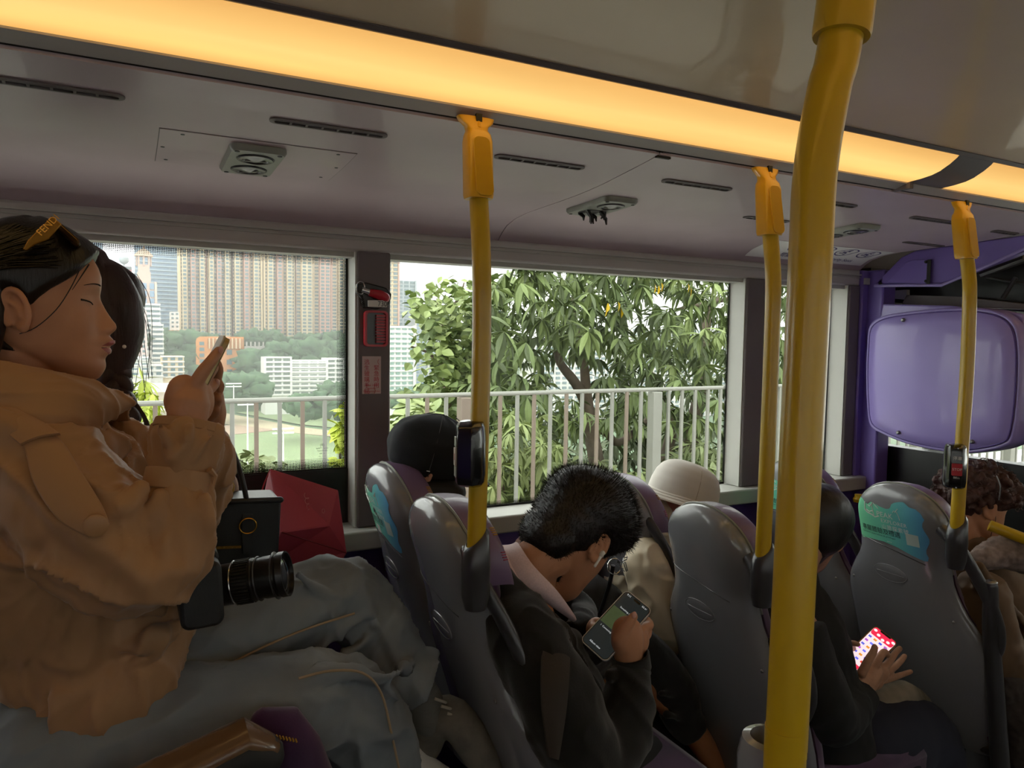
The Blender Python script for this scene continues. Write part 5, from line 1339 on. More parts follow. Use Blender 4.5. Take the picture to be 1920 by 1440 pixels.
# legs inside the jeans and the far hand's forearm are part of the same body
Kn1 = P(655, 1128, Y=1.46); Hp1 = P(190, 1290, Y=1.44); An1 = P(785, 1300, Y=1.38)
Kn2 = P(655, 1330, Y=1.26); Hp2 = P(170, 1370, Y=1.30); An2 = P(730, 1640, Y=1.30)
sk.tube([hips, Hp1, Kn1, P(780, 1290, Y=1.385), P(800, 1320, Y=1.38)], [.09, .07, .045, .030, .024], 14, sub=3, round_ends=True)
sk.tube([hips, Hp2, Kn2, An2], [.09, .07, .045, .034], 14, sub=3, round_ends=True)
gb_ = baked('body', m_skin, sk, girl, .0028, 3, factor=.45)
face_parts(HM, gs_, gb_)
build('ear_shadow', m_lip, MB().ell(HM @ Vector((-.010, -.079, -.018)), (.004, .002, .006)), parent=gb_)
for a, b, c in ((412, 655, 1.183), (405, 716, 1.226)):
    build('nail', m_nail, MB().ell(P(a+2, b+1, Y=c-.006), (.004, .0035, .0055)), parent=gb_)
# hair: skull cap swept back, sides over the ears' top, long mass behind
hr = MB()
def hair_off(z, th): return .010+.004*math.sin(th*2)**2+.006*max(0, z/.1)
def hairline(th):
    a = abs((th+math.pi) % (2*math.pi)-math.pi)      # 0 = face, pi = back
    return interp([(0, .074), (.35, .071), (.7, .056), (1.0, .036), (1.25, .020), (1.42, .004), (1.52, -.012), (1.62, .012), (1.8, .010), (1.95, -.03), (2.2, -.08), (3.2, -.10)], a)
def cap_hair(M, s, line, off, nu=90, nv=26, t=.012, top=.1135):
    def fn(u, v):
        th = -math.pi+2*math.pi*u; z0 = line(th); z = z0+(top-z0)*v
        o = off(z, th)*min(1, .15+v*6)
        p = head_local(z, th, o, False); q = head_local(z, th, o-.01, False)
        return M @ (p*s), (M.to_3x3() @ (p-q)).normalized()
    return MB().thick(fn, nu, nv, t)
hr = cap_hair(HM, gs_, hairline, hair_off)
hr.ell(HM @ Vector((-.038, 0, .045)), (.084, .080, .078), HM.to_3x3(), 28, 18)
hr.ell(HM @ Vector((-.065, 0, -.02)), (.060, .070, .085), HM.to_3x3(), 24, 16)
hr.tube([HM @ Vector((-.075, 0, .0)), HM @ Vector((-.085, 0, -.08)), HM @ Vector((-.10, 0, -.15)), HM @ Vector((-.12, 0, -.24))], [.07, .062, .055, .05], 18, flat=1.0, sub=3, round_ends=True)
hr.tube([HM @ Vector((-.045, -.060, .02)), HM @ Vector((-.050, -.068, -.03)), HM @ Vector((-.06, -.066, -.085)), HM @ Vector((-.085, -.05, -.14))], [.022, .024, .022, .02], 12, flat=1, sub=3, round_ends=True)
hobj = baked('hair', m_hair, hr, gb_, .0035, 2)
q = MB(); rn = random.Random(3)
for k in range(150):
    a = rn.uniform(1.15, 1.9); z = rn.uniform(.045, .10)
    pth = []
    for j in range(6):
        u = j/5; th = -(a+u*(2.6-a)); zz = z*(1-u)+(-.02)*u+.02*math.sin(u*3)
        pth.append(HM @ (head_local(zz, th, .0165+.002*rn.random(), False)*gs_))
    q.tube(pth, [.0009]*5+[.0004], 4, sub=2)
# loose strand across the cheek
q.tube([HM @ (head_local(.05, -.85, .006)*gs_), HM @ (head_local(.02, -1.0, .008)*gs_), HM @ (head_local(-.01, -1.2, .009)*gs_), HM @ (head_local(-.035, -1.45, .009)*gs_), HM @ (head_local(-.045, -1.6, .008)*gs_)], [.0009]*5, 4, sub=4)
q.tube([HM @ (head_local(.06, -.6, .004)*gs_), HM @ (head_local(.045, -.8, .008)*gs_), HM @ (head_local(.02, -.95, .006)*gs_)], [.0014, .0012, .0005], 4, sub=4)
build('loose_strands', m_hair, q, parent=gb_)
# sunglasses pushed up on the hair
m_lens = mat('mirror_brown_lens', '#4a3410', .08, metal=.6); 
sg = thing('sunglasses', 'gold tinted sunglasses pushed up on the dark hair of the woman in tan', 'sunglasses', tuple(P(100, 430, Y=1.34)))
a, b = P(100, 404, Y=1.33), P(146, 452, Y=1.33)
c1, c2 = P(46, 468, Y=1.30), P(100, 404, Y=1.30)
TP = mat('gold_reflecting_temple', '#b07f2e', .16, metal=.7)
mbx = MB().prism([(0, 0), (0, .0)], 0, 0) if False else MB()
def slab(pts, Ya, Yb): 
    A = [P(x, y, Y=Ya) for x, y in pts]; d = Vector((0, Yb-Ya, 0)); Bq = [p+d for p in A]; n = len(A)
    return MB().add(A+Bq, [tuple(range(n)), tuple(range(2*n-1, n-1, -1))]+[(i, (i+1) % n, n+(i+1) % n, n+i) for i in range(n)])
build('temple', TP, slab([(42, 468), (52, 450), (97, 405), (116, 420), (92, 448), (66, 458), (50, 470)], 1.275, 1.282), parent=sg, bevel=.0015)
for k in (0, 1):
    Ya = 1.285+k*.085
    build('lens', m_lens, slab([(97, 405), (116, 420), (148, 448), (151, 462), (140, 462), (115, 438), (98, 420)], Ya, Ya+.062), parent=sg, bevel=.004)
build('bridge', m_black, slab([(128, 432), (140, 442), (138, 448), (126, 438)], 1.345, 1.372), parent=sg)
build('temple', m_black, slab([(42, 468), (97, 405), (112, 418), (66, 458)], 1.435, 1.441), parent=sg)
d0 = P(77, 443, Y=1.274); d1 = (P(97, 424, Y=1.274)-d0).normalized(); d2 = Vector((-d1.z, 0, d1.x))
build('temple_lettering', mat('gold_letters', '#ffc24a', .3, emit=None), text_mb('FENDI', .0135, lambda u, v: d0+d1*u+d2*v+Vector((0, -.0005, 0))), parent=sg, smooth=False)
# the phone
ph = thing('phone', 'phone seen edge on with gold frame, held up by the woman in tan', 'phone', tuple(P(405, 670, Y=1.22)))
t0, t1 = P(428, 634, Y=1.19), P(358, 772, Y=1.19); ax = (t0-t1).normalized(); L = .146
cen = t0-ax*L/2+Vector((0, .034, 0)); Mp = frame_M(cen, (0, 1, 0), ax)
build('phone_body', mat('champagne_metal', '#b39b6c', .3, metal=.6), MB().prism(rrect(.071, L, .010), -.004, .004, Mp), parent=ph, bevel=.0012)
build('screen', m_black, MB().prism(rrect(.066, L-.006, .008), .0041, .0046, Mp), parent=ph)
build('case_back', mat('pale_case', '#c9bfa6', .4), MB().prism(rrect(.074, L+.003, .011), -.0065, -.0035, Mp), parent=ph, bevel=.001)

# jacket
jk = MB()
jk.tube([P(70, 775, Y=1.38), P(62, 850, Y=1.385), P(85, 980, Y=1.39), P(150, 1130, Y=1.395), P(170, 1240, Y=1.40), P(160, 1330, Y=1.40), P(155, 1395, Y=1.40)], [.075, .145, .180, .155, .135, .128, .105], 32, flat=1.15, up=(0, 1, 0), sub=4, round_ends=True)
jk.tube([P(20, 860, Y=1.24), P(20, 860, Y=1.54)], [.080, .080], 20, round_ends=True)
jk.tube([P(150, 1180, Y=1.30), P(260, 1165, Y=1.28), P(335, 1150, Y=1.29)], [.08, .06, .030], 16, round_ends=True)
jk.tube([P(115, 1365, Y=1.30), P(180, 1330, Y=1.27), P(260, 1265, Y=1.27), P(335, 1185, Y=1.29)], [.055, .060, .060, .030], 16, sub=4, round_ends=True)
jk.tube([P(240, 1010, Y=1.36), P(310, 1120, Y=1.36)], [.075, .055], 16, round_ends=True)
for k in range(15):
    u = k/14; a = P(110+220*u, 1270-85*u, Y=1.24); b = P(95+240*u, 1385-195*u, Y=1.235)
    jk.tube([a, a.lerp(b, .5)+Vector((.004, -.012, 0)), b], [.006, .0085, .006], 8, round_ends=True)
jk.tube([P(230, 1215, Y=1.225), P(290, 1195, Y=1.22), P(345, 1165, Y=1.25)], [.010, .016, .010], 10, sub=3, round_ends=True)
for pts, r_ in (([(10, 900), (90, 1010), (190, 1110), (300, 1140)], .014), ([(0, 1020), (80, 1120), (180, 1180)], .012)):
    jk.tube([P(x, y, Y=1.225+.02*(i == 0)) for i, (x, y) in enumerate(pts)], [r_*.7]+[r_*1.2]*(len(pts)-2)+[r_*.7], 12, sub=4, round_ends=True)
# near sleeve
jk.tube([P(55, 870, Y=1.25), P(120, 935, Y=1.20), P(200, 1010, Y=1.16), P(255, 1058, Y=1.135), P(296, 1062, Y=1.13), P(318, 1030, Y=1.135), P(334, 985, Y=1.15), P(340, 930, Y=1.165), P(336, 900, Y=1.17)],
        [.085, .088, .084, .070, .056, .054, .051, .046, .041], 26, flat=.95, up=(0, 1, 0), sub=4, round_ends=True)
jk.tube([P(336, 905, Y=1.17), P(345, 860, Y=1.18), P(352, 822, Y=1.185), P(356, 800, Y=1.19)], [.041, .050, .053, .048], 26, flat=.9, up=(0, 1, 0), sub=3)
for pts, r_ in (([(262, 915), (235, 960), (255, 1010), (300, 1040)], .014), ([(300, 930), (290, 970), (320, 1030)], .012), ([(385, 930), (395, 985), (375, 1040), (352, 1085)], .013), ([(160, 930), (230, 990), (300, 1050)], .012), ([(345, 925), (355, 970), (350, 1020)], .008), ([(250, 960), (268, 985), (300, 990), (312, 1005)], .010), ([(310, 1120), (345, 1095), (385, 1010)], .010)):
    jk.tube([P(x, y, Y=1.108+.012*abs(i-1)) for i, (x, y) in enumerate(pts)], [r_*.6]+[r_]*(len(pts)-2)+[r_*.6], 10, sub=4, round_ends=True)
for pts, r_ in (([(300, 800), (330, 850), (335, 885)], .006), ([(352, 800), (345, 850), (340, 885)], .005), ([(400, 815), (370, 850), (350, 885)], .006)):
    jk.tube([P(x, y, Y=1.135) for x, y in pts], [r_, r_*1.2, r_*.6], 8, sub=4, round_ends=True)
# far sleeve
jk.tube([P(110, 860, Y=1.55), P(230, 940, Y=1.54), P(330, 990, Y=1.50), P(375, 920, Y=1.42), P(385, 850, Y=1.37)], [.08, .075, .062, .05, .045], 20, sub=4, round_ends=True)
jk.tube([P(245, 820, Y=1.46), P(310, 900, Y=1.46), P(340, 950, Y=1.46)], [.03, .05, .05], 16, sub=3, round_ends=True)
axU = (P(300, 1070, Y=1.14)-P(60, 870, Y=1.24)).normalized(); axF = (P(356, 800, Y=1.19)-P(330, 1060, Y=1.14)).normalized(); axT = (P(175, 1300, Y=1.3)-P(60, 850, Y=1.2)).normalized()
xf = P(270, 1000, Y=1.15).x; zf = P(270, 1040, Y=1.15).z; zt_ = P(100, 1150, Y=1.2).z
def sst(a, b, x): t = min(1, max(0, (x-a)/(b-a))); return t*t*(3-2*t)
wF = lambda p: sst(xf-.03, xf+.03, p.x)*sst(zf-.03, zf+.03, p.z)
wT = lambda p: sst(zt_+.04, zt_-.04, p.z)
wU = lambda p: (1-wF(p))*(1-wT(p))
jo = baked('jacket', m_tan, jk, girl, .0050, 4, disp=[(.07, .010)], factor=.5, folds=[(wU, axU, 4, 15, .015), (wF, axF, 5, 22, .009), (wT, axT, 4, 16, .011), (None, Vector((.3, .1, .94)).normalized(), 10, 34, .004)])
def cloth_strip(pts_a, pts_b, t, nv=6):
    """a closed band of cloth between two edge curves"""
    A = smooth_pts([Vector(p) for p in pts_a], 6); Bp = smooth_pts([Vector(p) for p in pts_b], 6); n = min(len(A), len(Bp))-1
    def fn(u, v):
        i = min(int(round(u*n)), n); p = A[i].lerp(Bp[i], v)
        nn = (A[min(i+1, n)]-A[max(i-1, 0)]).cross(Bp[i]-A[i]).normalized()
        if nn.y > 0: nn = -nn
        return p+nn*.006*math.sin(math.pi*v), nn
    return MB().thick(fn, n, nv, t)
# collar: wide turned collar standing round the neck, tip at the front
def sheet(top, bot, t, bulge=.006, nv=8):
    A = smooth_pts([P(x, y, Y=c) for x, y, c in top], 6); Bp = smooth_pts([P(x, y, Y=c) for x, y, c in bot], 6); n = min(len(A), len(Bp))-1
    def fn(u, v):
        i = min(int(round(u*n)), n); p = A[i].lerp(Bp[i], v)
        nn = (A[min(i+1, n)]-A[max(i-1, 0)]).cross(Bp[i]-A[i]).normalized()
        if nn.y > 0: nn = -nn
        return p+nn*(bulge*math.sin(math.pi*v)+.003*math.sin(u*11+v*3)), nn
    return MB().thick(fn, n, nv, t)
col = sheet([(-40, 672, 1.29), (40, 682, 1.262), (110, 694, 1.262), (180, 716, 1.285), (247, 742, 1.335)], [(-40, 800, 1.215), (40, 806, 1.190), (110, 815, 1.195), (172, 812, 1.235), (238, 770, 1.325)], .006, .014)
col.merge(sheet([(110, 800, 1.21), (150, 805, 1.225), (190, 808, 1.25), (215, 800, 1.27)], [(150, 900, 1.20), (195, 890, 1.215), (225, 870, 1.245), (245, 840, 1.28)], .006, .008))
col.merge(sheet([(40, 690, 1.48), (110, 698, 1.49), (180, 718, 1.46), (246, 746, 1.40)], [(40, 800, 1.52), (110, 810, 1.52), (180, 800, 1.48), (246, 790, 1.42)], .006, .008))
col.tube([P(-20, 730, Y=1.33), P(60, 735, Y=1.30), P(130, 745, Y=1.31), P(190, 765, Y=1.33)], [.030, .035, .030, .022], 14, sub=3, round_ends=True)
baked('collar', m_tan, col, girl, .0032, 3, folds=[(None, (P(240, 745, Y=1.3)-P(60, 690, Y=1.3)).normalized(), 5, 26, .004)])
yk = cloth_strip([P(-20, 790, Y=1.205), P(38, 826, Y=1.165), P(62, 905, Y=1.118), P(110, 975, Y=1.085), P(166, 1008, Y=1.068)],
                 [P(20, 778, Y=1.20), P(105, 815, Y=1.165), P(150, 880, Y=1.118), P(190, 945, Y=1.085), P(206, 985, Y=1.068)], .005)
build('shoulder_flap', m_tan, yk, parent=girl, bevel=.002)
fl = cloth_strip([P(-30, 770, Y=1.205), P(0, 800, Y=1.18), P(38, 832, Y=1.155)], [P(30, 765, Y=1.205), P(80, 790, Y=1.18), P(112, 812, Y=1.155)], .005)
build('yoke', m_tan, fl, parent=girl)
bc = P(180, 984, Y=1.066); build('button', m_tan2, MB().lathe([(.0001, -.006), (.010, -.006), (.0135, -.003), (.0135, .003), (.0001, .003)], frame_M(bc, (1, 0, 0), (0, 0, 1)) @ Matrix.Rotation(math.pi, 4, 'X') @ Matrix.Rotation(math.pi, 4, 'X'), 24), parent=girl)
build('button_rim', m_tan2, MB().lathe([(.0115, .004), (.0145, .002), (.0145, -.003), (.0115, -.003)], frame_M(bc+Vector((0, -.003, 0)), (1, 0, 0), (0, 0, 1)), 24), parent=girl)
# cuff strap: a flat band round the sleeve
sc_ = P(336, 902, Y=1.17); sd_ = (P(352, 822, Y=1.185)-sc_).normalized()
def ringband(c, ax_, r0, r1, h, t, flat=.92):
    s, _, u = basis(ax_, (0, 1, 0)); mb = MB(); vs = []; n = 40
    for rr_, hh in ((r0, -h/2), (r0+t, -h/2), (r1+t, h/2), (r1, h/2)):
        for k in range(n):
            q_ = 2*math.pi*k/n; vs.append(c+ax_*hh+s*math.cos(q_)*rr_+u*math.sin(q_)*rr_*flat)
    fs = []
    for j in range(4):
        for k in range(n): a_ = j*n+k; b_ = j*n+(k+1) % n; c_ = ((j+1) % 4)*n; fs.append((a_, b_, c_+(k+1) % n, c_+k))
    return mb.add(vs, fs)
build('cuff_strap', m_tan, ringband(sc_, sd_, .0445, .0435, .030, .004), parent=girl, bevel=.0015)
ce = P(356, 800, Y=1.19); build('cuff_hem', m_tan, ringband(ce, sd_, .047, .045, .014, .0035), parent=girl, bevel=.0015)
build('strap_buckle', m_tan2, MB().tube([P(392, 880, Y=1.145), P(402, 892, Y=1.150), P(396, 915, Y=1.150), P(386, 925, Y=1.145)], .005, 8), parent=girl)
# jeans
jn = MB()
jn.tube([P(110, 1330, Y=1.40), P(180, 1300, Y=1.42), P(330, 1245, Y=1.44), P(480, 1180, Y=1.455), P(590, 1130, Y=1.46), P(650, 1118, Y=1.46), P(690, 1160, Y=1.455), P(725, 1215, Y=1.43), P(755, 1262, Y=1.40)],
        [.14, .125, .105, .092, .080, .074, .066, .062, .058], 30, flat=.98, up=(0, 1, 0), sub=5, round_ends=True)
jn.tube([P(120, 1420, Y=1.34), P(250, 1390, Y=1.31), P(400, 1360, Y=1.28), P(540, 1325, Y=1.265), P(640, 1318, Y=1.26), P(690, 1370, Y=1.265), P(705, 1480, Y=1.28), P(720, 1640, Y=1.30)],
        [.15, .125, .105, .088, .078, .080, .082, .080], 30, flat=.98, up=(0, 1, 0), sub=5, round_ends=True)
jn.tube([P(755, 1258, Y=1.40), P(790, 1278, Y=1.395)], [.052, .066], 24)
for pts, r_ in (([(300, 1200), (280, 1290), (260, 1370)], .014), ([(560, 1080), (600, 1110), (655, 1120)], .010), ([(600, 1220), (640, 1180), (690, 1150)], .014), ([(640, 1230), (690, 1200), (700, 1170)], .012), ([(700, 1270), (740, 1265), (770, 1240)], .010), ([(560, 1290), (620, 1260), (700, 1270), (745, 1310)], .014), ([(330, 1180), (310, 1240), (295, 1300)], .010), ([(590, 1400), (640, 1390), (700, 1360)], .012)):
    jn.tube([P(x, y, Y=(1.392 if y < 1250 and x > 400 else (1.205 if x > 400 else 1.32))) for x, y in pts], [r_*.6]+[r_]*(len(pts)-2)+[r_*.6], 10, sub=4, round_ends=True)
axL = (P(600, 1130, Y=1.46)-P(200, 1300, Y=1.42)).normalized(); axS = (P(755, 1262, Y=1.40)-P(660, 1110, Y=1.46)).normalized(); kx = P(610, 1150, Y=1.4).x
wK = lambda p: sst(kx-.05, kx+.03, p.x)
jno = baked('jeans', m_jean, jn, girl, .0052, 5, disp=[(.09, .012)], factor=.5, folds=[(lambda p: 1-wK(p), axL, 4, 13, .011), (wK, (axS+Vector((.0, .3, -.6))).normalized(), 5, 15, .012), (None, Vector((.7, 0, .7)), 12, 30, .0035)])
for pts, Yq in (([(255, 1345), (340, 1300), (450, 1235), (560, 1185), (665, 1150)], 1.335), ([(560, 1272), (620, 1258), (680, 1262), (715, 1300), (735, 1380), (750, 1450)], 1.185)):
    build('seam', m_stitch, MB().tube([P(x, y, Y=Yq+(-.012+.052*i/(len(pts)-1) if Yq > 1.3 else 0)) for i, (x, y) in enumerate(pts)], .0022, 6, sub=5), parent=jno)
# trainer and sock on the crossed foot
shoe = thing('shoe', 'grey and cream laced trainer on the crossed foot, below the aisle seat', 'shoe', tuple(P(800, 1330, Y=1.38)))
build('sock', mat('grey_ribbed_sock', '#777773', .9, bump=(90, .6, .003), stretch=(1, 1, 6)), MB().tube([P(765, 1275, Y=1.39), P(790, 1310, Y=1.385), P(806, 1345, Y=1.38)], [.042, .040, .040], 20, sub=4, round_ends=True), parent=girl)
s_ = MB()
s_.tube([P(795, 1400, Y=1.40), P(812, 1355, Y=1.385), P(850, 1345, Y=1.36), P(905, 1420, Y=1.33), P(930, 1470, Y=1.31)], [.036, .042, .040, .036, .024], 20, sub=4, round_ends=True)
baked('upper', mat('cream_mesh_upper', '#7a756b', .8, noise=(30, .3)), s_, shoe, .004, 4)
build('sole', m_white, MB().tube([P(775, 1400, Y=1.38), P(800, 1440, Y=1.36), P(880, 1490, Y=1.33), P(920, 1510, Y=1.31)], [.024, .028, .028, .02], 14, flat=.6, sub=3, round_ends=True), parent=shoe)
for k in range(5):
    a, b = P(815+k*12, 1310+k*14, Y=1.335), P(838+k*12, 1318+k*12, Y=1.36)
    build('lace', mat('pale_lace', '#b9b5a8', .8), MB().tube([a, a.lerp(b, .5)+Vector((0, -.012, .004)), b], .003, 6, sub=3), parent=shoe)
# sleeve end resting pouch at the jacket front
# camera on her lap
cmr = thing('camera', 'black camera with a long zoom lens resting on the lap of the woman in tan', 'camera', tuple(P(380, 1120, Y=1.22)))
m_camb = mat('black_grained_camera_body', '#1b1b1c', .5, bump=(500, .4, .001))
cb = MB()
A = P(352, 1165, Y=1.235); 
Mc = frame_M(P(368, 1085, Y=1.235), (P(545, 1078, Y=1.235)-P(420, 1100, Y=1.235)), Vector((0, 0, 1)))
build('camera_body', m_camb, MB().prism(rrect(.060, .098, .014), -.030, .090, Mc), parent=cmr, bevel=.006)
build('grip', m_camb, MB().tube([Mc @ Vector((.012, -.045, -.028)), Mc @ Vector((.016, .0, -.034)), Mc @ Vector((.012, .036, -.026))], [.020, .022, .018], 14, round_ends=True), parent=cmr)
build('prism_hump', m_camb, MB().prism([(-.024, .045), (-.016, .066), (.012, .068), (.030, .050), (.030, .040), (-.024, .040)], .012, .056, Mc), parent=cmr, bevel=.004)
for k, (x, z, rr_) in enumerate(((-.005, -.012, .009), (.010, .070, .010))):
    build('dial', m_charcoal, MB().lathe([(.0001, .007), (rr_, .007), (rr_, 0), (.0001, 0)], Mc @ Matrix.Translation((x, .0475, z)) @ Matrix.Rotation(R(-90), 4, 'X'), 18), parent=cmr)
build('top_plate', m_chrome, MB().prism(rrect(.030, .004, .0015), -.02, .0, Mc @ Matrix.Translation((0, .050, 0))), parent=cmr)
lensM = frame_M(P(413, 1098, Y=1.255), (0, 0, 1), Vector((0, 1, 0)))
axl = (P(545, 1074, Y=1.215)-P(413, 1098, Y=1.262)).normalized()
lensM = frame_M(P(413, 1098, Y=1.262), Vector((0, 0, 1))-axl*axl.z, axl.cross(Vector((0, 0, 1))))
if (lensM.to_3x3() @ Vector((0, 0, 1))).dot(axl) < 0: lensM = frame_M(P(413, 1098, Y=1.262), Vector((0, 0, 1))-axl*axl.z, -axl.cross(Vector((0, 0, 1))))
Ll = (P(538, 1074, Y=1.215)-P(413, 1098, Y=1.262)).length
build('lens_barrel', m_black, MB().lathe([(.0001, -.01), (.031, -.01), (.033, .004), (.033, .022), (.0345, .024), (.0345, .058), (.033, .060), (.033, .070), (.034, .074), (.034, Ll-.014), (.0365, Ll-.010), (.0365, Ll), (.034, Ll), (.033, Ll-.006), (.0001, Ll-.008)], lensM, 40), parent=cmr, ang=30)
for z in (.026, .064, Ll-.018):
    build('lens_ring', m_chrome if z < .03 else m_charcoal, MB().lathe([(.0352 if z < .07 else .037, z-.0012), (.0362 if z < .07 else .0385, z), (.0352 if z < .07 else .037, z+.0012)], lensM, 40), parent=cmr)
rb = MB()
for k in range(40):
    q_ = 2*math.pi*k/40; rb.box((.0345, -.0014, .030), (.0362, .0014, .054), lensM @ Matrix.Rotation(q_, 4, 'Z'))
o = build('zoom_grip', m_dark, rb, parent=cmr, smooth=False); o['kind'] = 'stuff'
build('front_glass', mat('coated_lens_glass', '#20262c', .05, spec=1, coat=1), MB().lathe([(.0001, Ll-.001), (.012, Ll-.0018), (.024, Ll-.004), (.032, Ll-.008), (.0001, Ll-.009)], lensM, 32), parent=cmr)
build('strap', m_black, MB().tube([P(352, 1060, Y=1.29), P(362, 1020, Y=1.33), P(385, 1010, Y=1.36), P(372, 1040, Y=1.33), P(400, 1068, Y=1.29)], .007, 8, flat=.4, sub=4), parent=cmr)
# ---- 2. the woman with the braid, window seat ------------------------------------------
wb = thing('person', 'woman with long dark braid and brown coat behind the one in tan, window seat', 'person', (-.05, 1.84, .42))
HB = head_frame(P(168, 590, Y=1.84), (1, .15, -.12))
sb = head_mb(HB, 1.0, 50, 48); sb.merge(ear_mb(HB, 1)); sb.merge(ear_mb(HB, -1))
sb.tube([HB @ Vector((-.02, 0, -.03)), HB @ Vector((-.02, 0, -.11)), P(130, 800, Y=1.84)], [.05, .048, .055], 18, sub=2)
sb.tube([P(130, 800, Y=1.84), P(130, 880, Y=1.84), P(150, 1050, Y=1.84), P(190, 1240, Y=1.84)], [.055, .11, .12, .12], 18, sub=2, round_ends=True)
sb.tube([P(150, 900, Y=1.70), P(290, 1010, Y=1.66), P(400, 930, Y=1.68)], [.045, .04, .028], 12, sub=2, round_ends=True)
sb.tube([P(396, 935, Y=1.68), P(412, 915, Y=1.69), P(424, 905, Y=1.70)], [.026, .028, .020], 12, round_ends=True)
for k in range(4):
    sb.merge(finger([P(418, 905+k*7, Y=1.685+k*.006), P(430, 902+k*7, Y=1.68+k*.006), P(438, 912+k*7, Y=1.68+k*.006)], .008, .0065))
sb.merge(finger([P(412, 900, Y=1.67), P(424, 893, Y=1.66), P(434, 897, Y=1.655)], .0095, .0075))
sb.tube([P(190, 1240, Y=1.80), P(420, 1180, Y=1.76), P(520, 1160, Y=1.76), P(530, 1350, Y=1.78)], [.10, .075, .06, .05], 14, sub=2, round_ends=True)
sbo = baked('body', m_skin, sb, wb, .005, 3)
face_parts(HB, 1.0, sbo)
hr = cap_hair(HB, 1.0, lambda th: interp([(0, .03), (.5, .0), (.9, -.05), (1.3, -.085), (2, -.1), (3.2, -.1)], abs((th+math.pi) % (2*math.pi)-math.pi)), lambda z, th: .018)
hr.ell(HB @ Vector((-.0, -.0, .0)), (.099, .085, .122), HB.to_3x3(), 28, 20)
hr.tube([P(205, 520, Y=1.77), P(226, 570, Y=1.765), P(232, 625, Y=1.77), P(222, 680, Y=1.77), P(212, 705, Y=1.77)], [.035, .042, .040, .030, .022], 18, sub=4, round_ends=True)
hr.tube([P(160, 500, Y=1.78), P(180, 600, Y=1.775), P(195, 690, Y=1.775)], [.05, .06, .03], 18, sub=3, round_ends=True)
baked('hair', m_hairb, hr, sbo, .004, 3)
# braid: overlapping lobes
bp = smooth_pts([P(214, 690, Y=1.765), P(219, 725, Y=1.755), P(228, 765, Y=1.745), P(238, 800, Y=1.735), P(240, 850, Y=1.73), P(243, 900, Y=1.725)], 8)
bd = MB()
for i in range(0, len(bp)-2, 3):
    p = bp[i]; d = (bp[i+2]-bp[i]).normalized(); sdd = -1 if (i//3) % 2 else 1
    tdir = (d*.8+Vector((.55*sdd, 0, 0))).normalized(); s2, _, u2 = basis(tdir)
    Mq = Matrix((( s2[0], u2[0], tdir[0]), (s2[1], u2[1], tdir[1]), (s2[2], u2[2], tdir[2])))
    bd.ell(p+Vector((.009*sdd, 0, 0)), (.019, .019, .032), Mq, 14, 10)
build('braid', m_hairb, bd, parent=sbo, ang=180)
q = MB(); rn = random.Random(8)
for k in range(26):
    a = P(246+rn.uniform(-4, 4), 752+rn.uniform(-6, 6), Y=1.745); u = rn.uniform(0, 1)
    q.tube([a, P(262+8*u, 770+6*u, Y=1.74), P(272+14*u, 800+20*u, Y=1.735), P(268+20*u, 835+25*u, Y=1.735), P(258+20*u, 850+40*u, Y=1.735)][:5], [.0022, .002, .0018, .0012, .0004], 4, sub=3)
for k in range(20):
    a = HB @ (head_local(rn.uniform(-.02, .09), -rn.uniform(.5, 1.6), .024, False))
    q.tube([a, a+Vector((rn.uniform(.0, .02), -.006, -.05)), a+Vector((rn.uniform(-.01, .03), -.006, -.16))], [.0007]*3, 3, sub=3)
build('loose_strands', m_hairb, q, parent=sbo)
build('earring', mat('pearl', '#e8e0d4', .2), MB().ell(P(233, 650, Y=1.725), .004), parent=sbo)
m_coat = mat('brown_wool_coat', '#6e5646', .85, noise=(8, .2), bump=(200, .3, .001))
ck = MB()
ck.tube([P(120, 800, Y=1.84), P(140, 860, Y=1.84), P(170, 1000, Y=1.84), P(210, 1200, Y=1.84)], [.09, .17, .19, .18], 24, up=(0, 1, 0), sub=3, round_ends=True)
ck.tube([P(150, 880, Y=1.70), P(250, 960, Y=1.67), P(300, 1000, Y=1.66), P(360, 960, Y=1.67), P(398, 930, Y=1.68)], [.085, .075, .06, .045, .038], 20, sub=4, round_ends=True)
ck.tube([P(255, 845, Y=1.66), P(300, 900, Y=1.65)], [.04, .055], 16, round_ends=True)
baked('coat', m_coat, ck, wb, .007, 5, disp=[(.08, .012)])
inn = MB().tube([P(175, 800, Y=1.70), P(235, 870, Y=1.66), P(275, 930, Y=1.635)], [.035, .04, .02], 16, sub=3, round_ends=True)
build('dark_scarf', mat('dark_knit', '#2a272b', .9), inn, parent=wb)
tr_ = MB().tube([P(200, 1230, Y=1.84), P(400, 1180, Y=1.78), P(530, 1150, Y=1.77), P(560, 1200, Y=1.77), P(560, 1400, Y=1.78)], [.14, .10, .08, .07, .07], 18, sub=4, round_ends=True)
baked('trousers', mat('black_trousers', '#1d1b20', .85), tr_, wb, .008, 4)
sc2 = MB().tube([P(405, 890, Y=1.66), P(420, 893, Y=1.655), P(431, 905, Y=1.655), P(437, 920, Y=1.66)], [.012, .018, .016, .012], 12, sub=3, round_ends=True)
build('knit_cuff', mat('cream_fluffy_cuff', '#b9a294', .9, bump=(200, .6, .002)), sc2, parent=wb)
build('cuff_pattern', mat('mustard_pattern', '#b8952c', .9, noise=(60, .8), col2='#2f3a55'), MB().tube([P(428, 897, Y=1.635), P(433, 912, Y=1.635), P(432, 928, Y=1.64)], [.006, .008, .006], 8, round_ends=True), parent=wb)
